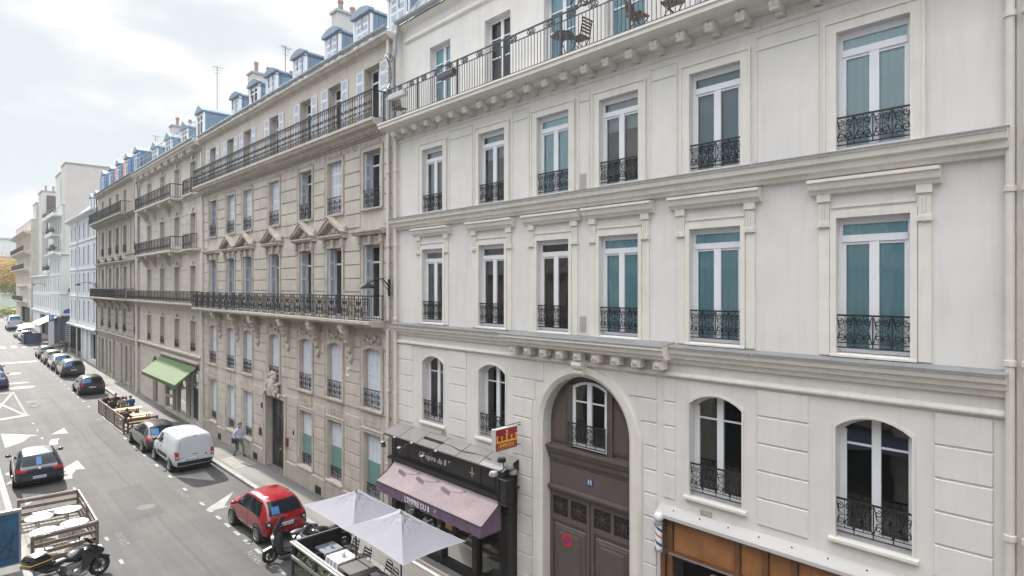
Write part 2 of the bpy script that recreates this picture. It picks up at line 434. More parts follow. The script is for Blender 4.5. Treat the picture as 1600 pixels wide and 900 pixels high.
_cache = {}
def frame_mesh(w, h, rise, style):
    key = ('f',w,h,rise,style)
    if key in _cache: return _cache[key]
    mb = MB(); d = 0.0; t = .055
    A = outl(0,w,0,h,rise,8); k = .065
    B = outl(0,w-2*k,k,h-k,max(0,rise-.01) if rise else 0,8)
    for i in range(len(A)):
        a0,a1,b0,b1 = A[i],A[(i+1) % len(A)],B[i],B[(i+1) % len(B)]
        q = [(d,)+a0,(d,)+a1,(d,)+b1,(d,)+b0]; q2 = [(d+t,y,z) for _,y,z in q]
        mb.add(q+q2, [(0,1,2,3),(4,7,6,5),(2,3,7,6),(0,4,5,1)])
    g = .004
    if style == 'transom':
        zt = h-.42
        mb.box(d-.02,d+t-g,-w/2+k,w/2-k,zt,zt+.12)
        mb.box(d-.012,d+t-g,-.075,.075,k,zt)
        for s in (-1,1): mb.box(d+.006,d+t-g,s*(w/2-k)-(.05 if s > 0 else 0),s*(w/2-k)+(0 if s > 0 else .05),k,zt)
        mb.box(d+.008,d+t-g,-w/2+k+.05,-.075,zt-.05,zt); mb.box(d+.008,d+t-g,.075,w/2-k-.05,zt-.05,zt)
        mb.box(d+.008,d+t-g,-w/2+k,w/2-k,h-k-.045,h-k+.004)
    elif style == 'arch':
        mb.box(d-.012,d+t-g,-.07,.07,k,h-k-.003)
        for s in (-1,1): mb.box(d+.006,d+t-g,s*(w/2-k)-(.04 if s > 0 else 0),s*(w/2-k)+(0 if s > 0 else .04),k,h-k-rise)
        zt = h-.55
        mb.box(d+.004,d+t-g,-w/2+k,-.07,zt,zt+.035); mb.box(d+.004,d+t-g,.07,w/2-k,zt,zt+.035)
        mb.box(d+.007,d+t-g,-w/2+k+.04,-.07,k,k+.06); mb.box(d+.007,d+t-g,.07,w/2-k-.04,k,k+.06)
    elif style == 'french':
        mb.box(d-.012,d+t-g,-.06,.06,k,h-k)
        for f in (.52,.76):
            mb.box(d+.004,d+t-g,-w/2+k,-.06,h*f,h*f+.035); mb.box(d+.004,d+t-g,.06,w/2-k,h*f,h*f+.035)
    elif style == 'plain':
        mb.box(d-.01,d+t-g,-.05,.05,k,h-k)
        zt = h*.76; mb.box(d-.004,d+t-g,-w/2+k,-.05,zt,zt+.07); mb.box(d-.004,d+t-g,.05,w/2-k,zt,zt+.07)
    _cache[key] = mb; return mb

def pane_mesh(w, h, rise):
    mb = MB(); A = outl(0,w-.1,.05,h-.05,max(0,rise-.005) if rise else 0,8)
    mb.add([(0.03,y,z) for y,z in A], [tuple(range(len(A)))])
    return mb
def curtain_mesh(w, h, split=False):
    mb = MB(); n = 36
    for i in range(n):
        y0,y1 = -w/2+w*i/n, -w/2+w*(i+1)/n
        if split and abs((y0+y1)/2) < w*.16: continue
        f = lambda y: .06+.008*math.sin(y*31)+.005*math.sin(y*71+1)
        mb.add([(f(y0),y0,0.02),(f(y1),y1,.02),(f(y1),y1,h),(f(y0),y0,h)], [(0,1,2,3)])
    return mb
def blind_mesh(w, h, frac=1.0):
    mb = MB(); z = h
    while z > h*(1-frac):
        mb.add([(.12,-w/2,z),(.12,w/2,z),(.145,w/2,z-.05),(.145,-w/2,z-.05)], [(0,1,2,3)]); z -= .055
    return mb
def louver_mesh(w, h, leaves=2, t=.035, rise=0, solid=0.0):
    "closed louvred shutter leaves, in the plane x=0"
    mb = MB(); lw = w/leaves
    for L in range(leaves):
        a = -w/2+L*lw+.008; b = a+lw-.016; fr = .06
        mb.box(0,t,a,a+fr,0,h); mb.box(0,t,b-fr,b,0,h)
        rails = [0,h*.28,h*.56,h*.8,h]
        for r in rails: mb.box(.002,t-.002,a+fr,b-fr,max(0,r-.045),min(h,r+.045))
        for r0,r1 in zip(rails[:-1],rails[1:]):
            z = r0+.05
            if r1 <= solid*h+.01:
                mb.box(.012,t-.012,a+fr,b-fr,r0+.045,r1-.045); continue
            while z < r1-.055:
                mb.add([(.004,a+fr,z),(.004,b-fr,z),(t-.004,b-fr,z+.052),(t-.004,a+fr,z+.052),
                        (.004,a+fr,z+.009),(.004,b-fr,z+.009),(t-.004,b-fr,z+.061),(t-.004,a+fr,z+.061)],
                       [(0,1,2,3),(4,7,6,5),(0,4,5,1)])
                z += .062
    return mb

_meshes = {}
def shared(key, fn, mats, **kw):
    if key not in _meshes: _meshes[key] = fn().mesh(key[0], mats, **kw)
    return _meshes[key]

def window(root, yc, z0, w, h, rise=0, style='transom', set_back=.24, p=0.0, rail=None, rail_h=.62, glass='glass_dark', inner=None, fmat='frame_white', shut=None, imat=None, label=None, rail_p=.03, rail_mat='iron', sill=None):
    org = ORG.get(root.name, (0,0,0))
    f = link('window', shared(('window',w,h,rise,style,fmat), lambda: frame_mesh(w,h,rise,style), M[fmat]), root, (W-p+set_back-org[0], yc-org[1], z0-org[2]))
    link('pane', shared(('pane',w,h,rise,glass), lambda: pane_mesh(w,h,rise), M[glass], recalc=False), f)
    if rail:
        r = link('railing', shared(('railing',rail,w,rail_h), lambda: rail_mb(rail,w+.04,rail_h), M[rail_mat]), f, (-set_back-rail_p,0,.06))
    if inner:
        fn = {'curtain': lambda: curtain_mesh(w,h), 'split': lambda: curtain_mesh(w,h,True), 'blind': lambda: blind_mesh(w,h), 'half': lambda: blind_mesh(w,h,.35)}[inner]
        link('curtain' if inner in ('curtain','split') else 'blind', shared(('curtain',w,h,inner,imat), fn, M[imat or 'curtain_white'], recalc=False), f)
    if shut == 'closed':
        link('shutter', shared(('shutter',w,h,'c'), lambda: louver_mesh(w-.03,h-.02,4), M['shutter']), f, (-set_back*.55,0,.01))
    elif shut == 'folded':       # leaves folded back against the jambs of the reveal
        for s in (-1,1):
            def mk(s=s):
                mb = louver_mesh(.30,h-.03,1); o = MB()
                o.v = [(y, s*(w/2-.01)-s*x, z) for x,y,z in mb.v]; o.f = mb.f; o.m = mb.m; return o
            link('shutter', shared(('shutter',w,h,'j',s), mk, M['shutter']), f, (-.16,0,.01))
    elif shut == 'part':         # one pair still across half of the opening
        link('shutter', shared(('shutter',w*.5,h,'p'), lambda: louver_mesh(w*.46,h-.02,2), M['shutter']), f, (-.1,w*.26,.01))
    elif shut == 'wide':         # opened flat against the wall on both sides
        for s in (-1,1):
            link('shutter', shared(('shutter',w*.52,h,'w'), lambda: louver_mesh(w*.5,h-.02,1), M['shutter']), f, (-set_back-.05,s*(w/2+w*.26),.01))
    elif shut == 'solid':        # far houses, shutters drawn
        link('shutter', shared(('shutter',w,h,'s'), lambda: louver_mesh(w,h,2), M['shutter_old']), f, (-set_back*.5,0,.0))
    if label: f['label'] = label
    return f

def text(name, s, size, mat_, loc, basis, parent=None, org=(0,0,0), ext=.006, font_scale=(1,1), shear=0, align='CENTER', bold=0):
    cu = bpy.data.curves.new(name, 'FONT'); cu.body = s; cu.size = size; cu.extrude = ext; cu.align_x = align; cu.align_y = 'CENTER'
    cu.shear = shear; cu.offset = bold; cu.resolution_u = 2
    cu.materials.append(M[mat_])
    tmp = bpy.data.objects.new('tmp', cu); COL.objects.link(tmp)
    dg = bpy.context.evaluated_depsgraph_get(); me = bpy.data.meshes.new_from_object(tmp.evaluated_get(dg)); me.name = name
    bpy.data.objects.remove(tmp); bpy.data.curves.remove(cu)
    o = link(name, me, parent)
    x, y, z = [Vector(v) for v in basis]
    m = Matrix((( x.x*font_scale[0], y.x*font_scale[1], z.x, loc[0]-org[0]), (x.y*font_scale[0], y.y*font_scale[1], z.y, loc[1]-org[1]), (x.z*font_scale[0], y.z*font_scale[1], z.z, loc[2]-org[2]), (0,0,0,1)))
    o.matrix_local = m
    return o
FACE = ((0,-1,0),(0,0,1),(-1,0,0))     # lettering on the facade, read from the street
SIDE = ((1,0,0),(0,0,1),(0,-1,0))      # lettering facing back down the street

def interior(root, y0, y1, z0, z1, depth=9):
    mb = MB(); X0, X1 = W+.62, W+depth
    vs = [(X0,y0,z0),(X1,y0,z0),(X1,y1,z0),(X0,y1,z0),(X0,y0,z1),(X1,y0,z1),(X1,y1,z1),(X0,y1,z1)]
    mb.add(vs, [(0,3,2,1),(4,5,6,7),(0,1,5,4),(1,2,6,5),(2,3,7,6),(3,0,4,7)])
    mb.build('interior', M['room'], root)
def pipe(mb, y, p, z0, z1, r=.055, coll=2.6):
    mb.tube([(W-p,y,z0),(W-p,y,z1)], r, 10)
    z = z0+coll
    while z < z1-.3:
        mb.lathe([(r,0),(r+.022,.01),(r+.022,.09),(r,.10)], (W-p,y,z), 'z', 10, False); z += coll
def gutter(mb, y0, y1, p, z, r=.09):
    n = 7
    pr = [(p+r*math.cos(math.pi+math.pi*i/n), z+r*math.sin(math.pi+math.pi*i/n)) for i in range(n+1)]
    pr += [(q[0]*1.0+(p-q[0])*.12, q[1]+.012) for q in reversed(pr)]
    mb.sweep(pr, y0, y1)
def dormer(root, yc, w, zb, ht, front, depth, arched=True, shut='shutter', pale=False, label=None):
    "roof window: front wall at p=front, zinc cheeks, curved or gabled zinc top"
    y0,y1 = yc-w/2, yc+w/2; zt = zb+ht
    mb = MB(); X0 = W-front; X1 = X0+depth
    mb.add([(X0+.02,y0,zb),(X1,y0,zb),(X1,y0,zt),(X0+.02,y0,zt)], [(0,1,2,3)])
    mb.add([(X0+.02,y1,zb),(X1,y1,zb),(X1,y1,zt),(X0+.02,y1,zt)], [(3,2,1,0)])
    k = 0
    x = X0+.18
    while x < X1:                      # standing seams on the cheeks
        mb.box(x,x+.02,y0-.016,y0-.001,zb,zt-.02); mb.box(x,x+.02,y1+.001,y1+.016,zb,zt-.02); x += .2
    rise = .20 if arched else .42
    if arched: top = outl(yc,w+.22,zt-.10,zt+rise,rise,10)[1:-1]
    else: top = [(y0-.14,zt-.05),(yc,zt+rise),(y1+.14,zt-.05)]
    poly = [(y0-.10,zt-.10)]+top+[(y1+.10,zt-.10)]
    mb.prism(poly, lambda a,b,t: (t,a,b), X0-.16, X0+.05)
    inner = [(y0-.06,zt-.12)]+[((a-yc)*.93+yc,b-.05) for a,b in top]+[(y1+.06,zt-.12)]
    mb.prism(inner, lambda a,b,t: (t,a,b), X0+.05, X1)
    d = mb.build('dormer', M['zinc'], root)
    org = ORG[d.name]
    f = MB(); f.box(X0,X0+.06,y0-.01,y1+.01,zb,zt-.12)
    f.box(X0-.05,X0,y0-.02,y0+.08,zb,zt-.12); f.box(X0-.05,X0,y1-.08,y1+.02,zb,zt-.12); f.box(X0-.07,X0,y0-.02,y1+.02,zb,zb+.06)
    f.build('front', M['frame_white'], d)
    if shut:
        s = louver_mesh(w-.36,ht-.32,2); s.v = [(x+X0-.04,y+yc,z+zb+.08) for x,y,z in s.v]
        s.build('shutter', M[shut], d)
    else:
        s = frame_mesh(w-.36,ht-.32,0,'plain'); q = MB(); q.v = [(x+X0-.03,y+yc,z+zb+.08) for x,y,z in s.v]; q.f = s.f; q.m = s.m
        q.build('window_frame', M['frame_white'], d)
        g = MB(); g.add([(X0-.006,yc-(w-.4)/2,zb+.1),(X0-.006,yc+(w-.4)/2,zb+.1),(X0-.006,yc+(w-.4)/2,zt-.26),(X0-.006,yc-(w-.4)/2,zt-.26)],[(0,1,2,3)])
        g.build('pane', M['car_glass'], d, recalc=False)
    return d
def chimney(root, x0, x1, y0, y1, z0, z1, pots=3, m='gable_wall', along='x', tilt=0):
    mb = MB(); mb.box(x0,x1,y0,y1,z0,z1)
    c = mb.build('chimney', M[m], root)
    k = MB(); k.box(x0-.08,x1+.08,y0-.08,y1+.08,z1,z1+.12); k.build('cap', M['zinc_pale'], c)
    for i in range(pots):
        q = MB(); t = (i+.5)/pots
        cx, cy = (x0+(x1-x0)*t, (y0+y1)/2) if along == 'x' else ((x0+x1)/2, y0+(y1-y0)*t)
        h = random.choice((.45,.6,.75))
        q.lathe([(.13,0),(.12,h*.8),(.15,h*.82),(.14,h)], (cx,cy,z1+.12), 'z', 10)
        q.build('chimney_pot', M['terracotta'], c)
    return c
def antenna(label, x, y, z0, h, group=None, bars=3):
    mb = MB(); mb.tube([(0,0,0),(0,0,h)], .022, 5)
    t = thing('antenna', label, 'antenna', (x,y,z0), random.uniform(-.4,.4), group)
    mb.build('mast', M['grey_iron'], t)
    b = MB()
    for i in range(bars): b.tube([(-.35+.08*i,0,h-.1-.22*i),(.45-.08*i,0,h-.1-.22*i)], .012, 4)
    for i in range(6): b.tube([(-.3+.14*i,-.22,h-.1),(-.3+.14*i,.22,h-.1)], .009, 4)
    b.build('aerial', M['grey_iron'], t)
    return t
# ================================================================== 1. the white building
WC = [15.595, 12.71, 10.315, 8.22, 5.81, 2.93]
Y0, Y1 = 1.03, 17.80
B1 = thing('white_building', 'cream white rendered building with a tall arched brown door and two shops below', 'building', (W,9.4,0), world=True)
mb = MB()
ops = [(y,1.12,7.81,10.21,0) for y in WC]+[(y,1.12,11.42,13.53,0) for y in WC]
ent = [WC[0],WC[1],WC[4],WC[5]]
ops += [(y,1.16,4.50,6.70,.22) for y in ent]
ops += [(9.285,2.76,0.0,6.72,1.38), (14.59,5.1,.12,2.98,0), (6.03,1.38,.02,3.12,0)]
wall_sheet(mb, Y0, Y1, 0, 14.58, ops, 0, .34)
# upper floor, set back behind the balcony
TOPW = [15.55,12.75,10.31,8.22,5.8,2.95]
wall_sheet(mb, Y0, Y1, 14.58, 18.25, [(y,1.12,14.60,17.02,0) for y in TOPW], -.25, .32)
mb.box(W+.05,W+.26,Y0,Y1,14.55,14.58)
mb.add([(W+.0,Y1,0),(W+9,Y1,0),(W+9,Y1,18.2),(W+.0,Y1,18.2)],[(0,1,2,3)])
mb.add([(W+.0,Y0,0),(W+9,Y0,0),(W+9,Y0,18.2),(W+.0,Y0,18.2)],[(0,1,2,3)])
# rusticated blocks of the lower storeys, chamfered, between the openings
rows = [6.98-.535*i for i in range(14)]
def arc_edge(z, side):
    r = 1.72
    if z <= 5.33: return 9.285+side*r
    dz = z-5.33
    return 9.285+side*(math.sqrt(r*r-dz*dz) if dz < r else 0)
for k in range(len(rows)-1):
    zt, zb = rows[k]-.012, rows[k+1]+.012
    for a,b in ((16.72,17.60),(13.86,14.72),(11.28+.62,11.82),(3.96,4.92),(1.30,2.05),(6.72,7.00)):
        if b-a < .1 and a > 11: continue
        if zb < 4.2: continue
        mb.pan(a,b,zb,zt,.002,.028)
    # blocks that stop against the arch of the door
    zz = zt
    L = max(arc_edge(zb,1), 11.02)+.03 if zz < 5.33 else arc_edge(zb,1)+.05
    if zt > .3:
        if zz < 7: mb.pan(min(L,11.6), 11.84 if zb > 4.25 else 11.62, zb, zt, .002, .03)
        Rr = (min(arc_edge(zb,-1),7.55)-.03) if zz < 5.33 else arc_edge(zb,-1)-.05
        mb.pan(7.18, max(Rr,7.3), zb, zt, .002, .03)
wall = mb.build('wall', M['white_wall'], B1)
# trim
tr = MB()
# string course under the first cornice
tr.sweep([(0,7.12),(.05,7.12),(.09,7.07),(.09,7.04),(.05,7.0),(0,6.99)], Y0+.12, Y1-.1)
tr.sweep([(0,7.72),(.30,7.685),(.30,7.645),(.27,7.63),(.25,7.55),(.19,7.52),(.17,7.44),(.10,7.41),(.08,7.33),(0,7.30)], Y0+.10, Y1-.05)
# deeper cornice on blocks above the door
tr.sweep([(0,7.755),(.55,7.70),(.55,7.62),(.50,7.60),(.47,7.50),(.40,7.46),(.38,7.40),(0,7.39)], 6.75, 11.80)
for i in range(9):
    y = 6.98+i*(11.56-6.98)/8
    tr.fb(.09,.30,y-.12,y+.12,7.17,7.385); tr.pan(y-.09,y+.09,7.20,7.35,.30,.36,.06)
# keystone bracket over the arch
tr.fb(.0,.22,9.285-.16,9.285+.16,6.80,7.16); tr.lathe([(.09,-.15),(.09,.15)],(W-.24,9.285,7.04),'y',8); tr.lathe([(.06,-.13),(.06,.13)],(W-.20,9.285,6.86),'y',8)
# second cornice
tr.sweep([(0,11.40),(.34,11.345),(.34,11.30),(.31,11.285),(.29,11.19),(.22,11.16),(.20,11.06),(.12,11.03),(.10,10.97),(0,10.95)], Y0+.08, Y1-.05)
# balcony slab of the upper floor with its scroll brackets
tr.sweep([(-.3,14.62),(.74,14.60),(.74,14.545),(.70,14.535),(.70,14.44),(.63,14.41),(.55,14.385),(.47,14.37),(.3,14.36),(.24,14.31),(0,14.28)], Y0, Y1+.02)
tr.sweep([(0,14.10),(.04,14.10),(.07,14.06),(.03,14.02),(0,14.01)], Y0+.05, Y1-.05)
y = 17.35
while y > Y0+.2:
    tr.fb(0,.28,y-.075,y+.075,14.19,14.37); tr.lathe([(.075,-.095),(.092,-.08),(.092,-.025),(.075,-.012),(.075,.012),(.092,.025),(.092,.08),(.075,.095)],(W-.36,y,14.275),'y',14)
    tr.lathe([(.04,-.085),(.04,.085)],(W-.38,y,14.19),'y',8); tr.fb(0,.18,y-.06,y+.06,14.13,14.19); y -= .6455
# fascia under the gutter
tr.sweep([(-.25,17.72),(-.20,17.72),(-.17,17.66),(-.17,17.60),(-.22,17.55),(-.25,17.55)], Y0, Y1-.28)
tr.sweep([(-.25,18.22),(-.08,18.20),(-.10,18.12),(-.2,18.05),(-.25,18.0)], Y0, Y1)
def rect_band(mb, yc, w, z0, z1, k, p, extra=None):
    a = [(yc-w/2,z0),(yc-w/2,z1),(yc+w/2,z1),(yc+w/2,z0)]
    b = [(yc-w/2-k,z0),(yc-w/2-k,z1+k),(yc+w/2+k,z1+k),(yc+w/2+k,z0)]
    band(mb, a, b, p, p)
for y in WC:
    # middle row: architrave, pilasters with small capitals, frieze and hood
    rect_band(tr, y, 1.12, 7.74, 10.215, .10, .045)
    for s in (-1,1):
        c = y+s*.76
        tr.fb(0,.035,c-.09,c+.09,7.76,10.06)
        tr.fb(0,.075,c-.105,c+.105,10.06,10.16); tr.fb(.075,.095,c-.08,c-.03,10.07,10.15); tr.fb(.075,.095,c+.03,c+.08,10.07,10.15)
        tr.fb(0,.05,c-.09,c+.09,10.16,10.52)
        for q in (-.05,0,.05): tr.fb(.05,.062,c+q-.012,c+q+.012,10.2,10.46)
        tr.fb(0,.09,c-.11,c+.11,10.52,10.66)
    tr.sweep([(0,10.44),(.03,10.43),(.03,10.40),(0,10.39)], y-.64, y+.64)
    tr.sweep([(0,10.945),(.24,10.915),(.24,10.86),(.20,10.84),(.17,10.74),(.12,10.70),(.10,10.66),(0,10.64)], y-.99, y+.99)
    tr.sweep([(0,7.80),(.06,7.78),(.06,7.745),(0,7.74)], y-.66, y+.66)
    # top row: plain flat architrave with a raised outer bead
    rect_band(tr, y, 1.12, 11.40, 13.535, .17, .04)
    rect_band(tr, y, 1.46, 11.40, 13.705, .04, .065)
    tr.fb(0,.06,y-.80,y+.80,11.395,11.43)
for y in ent:
    O = outl(y,1.16,4.50,6.70,.22,8); Q = outl(y,1.24,4.50,6.74,.22,8); band(tr,O,Q,.02,.02)
    tr.sweep([(0,4.50),(.10,4.49),(.10,4.44),(.06,4.42),(0,4.41)], y-.68, y+.68)
for a,b in zip(WC[:-1],WC[1:]):      # sunk panels of the top row, as thin mouldings
    c0, c1 = b+.86, a-.86
    if c1-c0 > .3:
        for z in (13.88,13.62): tr.fb(0,.022,c0,c1,z,z+.03)
        tr.fb(0,.02,c0,c0+.03,13.65,13.88); tr.fb(0,.02,c1-.03,c1,13.65,13.88)
        tr.fb(0,.018,c0,c0+.03,11.46,13.62); tr.fb(0,.018,c1-.03,c1,11.46,13.62)
# arch of the great door
A0 = outl(9.285,2.76,0,6.72,1.38,24); A1 = outl(9.285,2.96,0,6.82,1.48,24); A2 = outl(9.285,3.30,0,6.99,1.65,24); A3 = outl(9.285,3.42,0,7.05-.06,1.65,24)
band(tr, A0, A1, .02, .10); band(tr, A1, A2, .10, .10); band(tr, A2, A3, .10, .03)
tr.build('cornice', M['white_trim'], B1, smooth=False)
# zinc flashing on the cornices
for (z,p,a,b,dz) in ((11.402,.35,Y0+.06,Y1-.03,.050),(7.722,.31,Y0+.08,6.74,.030),(7.722,.31,11.81,Y1-.03,.030),(7.757,.56,6.73,11.82,.050)):
    yy = a; zf = MB()
    while yy < b-.05:
        y2 = min(b,yy+1.9); zf.add([(W-.001,yy,z+.012),(W-.001,y2-.012,z+.012),(W-p,y2-.012,z-dz),(W-p,yy,z-dz),(W-p,yy,z-dz-.035),(W-p,y2-.012,z-dz-.035)],[(0,1,2,3),(3,2,5,4)]); yy = y2
    zf.build('flashing', M['flashing'], B1)

# windows
inn_mid = [('curtain','curtain_white','glass_dark'),('half','blind_grey','glass_dark'),(None,None,'glass_dark'),('curtain','curtain_teal','glass_teal'),('curtain','curtain_teal','glass_teal'),('curtain','curtain_teal','glass_teal')]
inn_top = [('blind','blind_grey','glass_sky'),('half','blind_grey','glass_sky'),('curtain','curtain_teal','glass_sky'),('half','blind_grey','glass_sky'),('blind','blind_blue','glass_sky'),('curtain','curtain_pale','glass_sky')]
for y,i in zip(WC,inn_mid): window(B1, y, 7.82, 1.12, 2.39, 0, 'transom', .13, rail='scroll', rail_h=.60, glass=i[2], inner=i[0], imat=i[1], rail_p=-.03)
for y,i in zip(WC,inn_top): window(B1, y, 11.43, 1.12, 2.10, 0, 'transom', .13, rail='scroll', rail_h=.52, glass=i[2], inner=i[0], imat=i[1], rail_p=-.03)
for y in ent: window(B1, y, 4.51, 1.16, 2.19, .22, 'arch', .26, rail='scroll', rail_h=.62, rail_p=-.06)
for y,i in zip(TOPW, ('curtain',None,'curtain','curtain','split','curtain')): window(B1, y, 14.61, 1.12, 2.40, 0, 'french', .22, p=-.25, glass='glass_teal', inner=i, imat='curtain_teal')
# ventilation grilles
for yy,z in ((9.30,11.62),(9.30,8.05)):
    v = MB(); v.fb(.004,.012,yy-.10,yy+.10,z-.2,z+.2)
    for i in range(7):
        for j in range(13): v.fb(.012,.02,yy-.09+i*.027,yy-.075+i*.027,z-.19+j*.029,z-.175+j*.029)
    v.build('vent_grille', M['gable_wall'], B1)
for yy,z in ((15.0,4.28),(12.55,4.28),(6.0,4.22)):
    v = MB(); v.fb(.004,.015,yy-.13,yy+.13,z-.05,z+.05); v.build('vent_grille', M['plinth_stone'], B1)
# door with fanlight
d = MB()
O = outl(9.285,2.74,4.72,6.715,1.375,24)
d.prism(O, lambda a,b,t: (t,a,b), W+.30, W+.36)
for s in (-1,1):                       # curved side panels of the fanlight
    c = 9.285+s*.98
    pts = [(c-s*.26,4.88),(c-s*.26,6.20 if s else 0),(c+s*.05,5.98),(c+s*.24,5.55),(c+s*.26,4.88)]
    d.prism(pts, lambda a,b,t: (t,a,b), W+.265, W+.3)
    d.prism([(9.285+(a-9.285)*1.0-s*0,b) for a,b in [(c-s*.2,4.95),(c-s*.2,6.05),(c+s*.03,5.88),(c+s*.19,5.5),(c+s*.2,4.95)]], lambda a,b,t: (t,a,b), W+.25, W+.265)
    e = 9.285+s*.64; d.box(W+.21,W+.3,e-.08,e+.08,4.72,6.45)
d.sweep([(-.3,4.80),(-.06,4.78),(-.06,4.72),(-.10,4.70),(-.12,4.60),(-.17,4.56),(-.19,4.42),(-.24,4.40),(-.26,4.30),(-.3,4.29)], 7.93, 10.64)
d.fb(-.36,-.25,7.93,10.64,3.62,4.29)
d.sweep([(-.25,3.70),(-.14,3.68),(-.14,3.63),(-.18,3.60),(-.20,3.54),(-.25,3.52)], 7.93, 10.64)
for s in (-1,1):
    a,b = sorted((9.285+s*.015, 9.285+s*1.36)); m = (a+b)/2
    d.fb(-.36,-.30,a,b,.02,3.52)
    st = .10
    for (u0,u1,z0,z1) in ((a,a+st,.02,3.52),(b-st,b,.02,3.52),(a+st,b-st,3.40,3.52),(a+st,b-st,2.76,2.90),(a+st,b-st,.02,.16),(m-.05,m+.05,2.90,3.40)): d.fb(-.30,-.26,u0,u1,z0,z1)
    for k,(g,p) in enumerate(((.10,.275),(.16,.262),(.24,.25))): 
        d.pan(a+st+g-.06,b-st-g+.06,.16+g,2.76-g,-.30,-p,.03)
    d.pan(a+st+.2,b-st-.2,.42,2.5,-.25,-.232,.05)
door = tag(d.build('door', M['door_brown'], B1))
g = MB()
for s in (-1,1):
    for q in (-.315,.315):
        c = 9.285+s*.69+q; 
        g.fb(-.299,-.294,c-.26,c+.26,2.905,3.395)
g.build('door_panel', M['black_matte'], door)
for s in (-1,1):
    for q in (-.315,.315):
        c = 9.285+s*.69+q; z = 3.15; g = MB()
        for k in range(8):
            a = k*math.pi/4; g.tube([(W+.285,c+.05*math.cos(a),z+.05*math.sin(a)),(W+.28,c+.20*math.cos(a+.25),z+.20*math.sin(a+.25)),(W+.285,c+.22*math.cos(a),z+.22*math.sin(a))],.013,4)
        g.tube([(W+.28,c+.09*math.cos(t*.4),z+.09*math.sin(t*.4)) for t in range(16)],.012,4,True)
        g.lathe([(.05,0),(.03,-.03)],(W+.285,c,z),'x',10)
        g.build('door_grille', M['door_brown_dark'], door)
pl = MB(); pl.fb(-.25,-.235,9.285-.105,9.285+.085,3.94,4.10); npl = pl.build('number_plate', M['plate_blue'], door)
text('number', '11', .155, 'white_paint', (W+.231,9.275,4.02), FACE, door, ORG[door.name], .002, bold=.006)
sg = MB(); sg.lathe([(.165,0),(.165,-.012)],(W+.228,10.02,2.33),'x',28); ns = sg.build('no_parking_sign', M['red_paint'], door)
sg = MB(); sg.lathe([(.098,-.0125),(.098,-.016)],(W+.228,10.02,2.33),'x',24); sg.build('sign_face', M['plate_blue'], ns)
sg = MB(); sg.obox((W+.2095,10.02,2.33),(1,0,0),(0,1,1),(0,-1,1),.004,.205,.04); sg.build('sign_bar', M['red_paint'], ns)
window(B1, 9.285, 4.84, 1.14, 1.72, .16, 'arch', .24, rail='scroll', rail_h=.58, rail_p=-.10)
# roof and gutter
rf = MB()
rf.add([(W+.10,Y0,18.26),(W+.10,Y1,18.26),(W+2.1,Y1,21.2),(W+2.1,Y0,21.2),(W+9,Y0,22.4),(W+9,Y1,22.4)],[(0,1,2,3),(3,2,5,4)])
rf.add([(W+.10,Y1,18.26),(W+2.1,Y1,21.2),(W+9,Y1,22.4),(W+9,Y1,18.2)],[(0,1,2,3)]); rf.add([(W+.10,Y0,18.26),(W+2.1,Y0,21.2),(W+9,Y0,22.4),(W+9,Y0,18.2)],[(0,1,2,3)])
yy = Y0+.3
while yy < Y1:
    rf.obox((W+1.1,yy,19.74),(2,0,2.94),(0,1,0),(-2.94,0,2),3.5,.03,.04); yy += .55
roof = rf.build('roof', M['zinc_pale'], B1)
gu = MB(); gutter(gu, Y0, Y1-.05, .02, 18.32, .11); gu.build('gutter', M['zinc_pale'], roof)
pp = MB()
pipe(pp, 17.62, .12, 0, 14.2, .06); 
pp.build('downpipe', M['pipe_cream'], B1)
pp = MB(); pp.tube([(W-.02,17.66,18.28),(W-.02,17.66,18.0),(W-.05,17.76,17.7),(W-.05,17.76,17.3),(W-.1,17.85,17.0),(W-.1,17.86,14.7)],.07,8); pp.build('downpipe', M['zinc_pale'], B1)
pp = MB(); pipe(pp, 1.10, .10, 0, 14.2, .06); pp.build('downpipe', M['pipe_cream'], B1)
# railing of the upper balcony
rl = MB(); P = .64; zt, z2, z0 = 15.66, 15.48, 14.66
X = W-P
for z,r in ((zt,.024),(z2,.016),(z0,.014)): rl.tube([(X,Y0+.05,z),(X,Y1-.25,z)],r,4)
rl.tube([(X,Y1-.25,zt),(W,Y1-.2,zt)],.02,4); rl.tube([(X,Y1-.25,z0),(W,Y1-.2,z0)],.014,4)
yy = Y1-.25; k = 0
while yy > Y0+.1:
    if k % 18 == 0: rl.box(X-.025,X+.025,yy-.025,yy+.025,14.6,zt+.02)
    else: rl.tube([(X,yy,z0),(X,yy,z2)],.009,4)
    if k % 9 == 4: rl.tube([(X,yy,z2),(X,yy,zt)],.011,4)
    if k % 6 == 3:
        for s in (-1,1):
            rl.tube([(X,a,b) for a,b in spiral(yy+s*.085,15.57,.075,0 if s < 0 else math.pi,1.3,s)],.012,4)
            rl.tube([(X,a,b) for a,b in spiral(yy+s*.05,15.52,.05,0,1.2,-s,8)],.010,4); rl.tube([(X,a,b) for a,b in spiral(yy+s*.05,15.62,.05,0,1.2,s,8)],.010,4)
    yy -= .112; k += 1
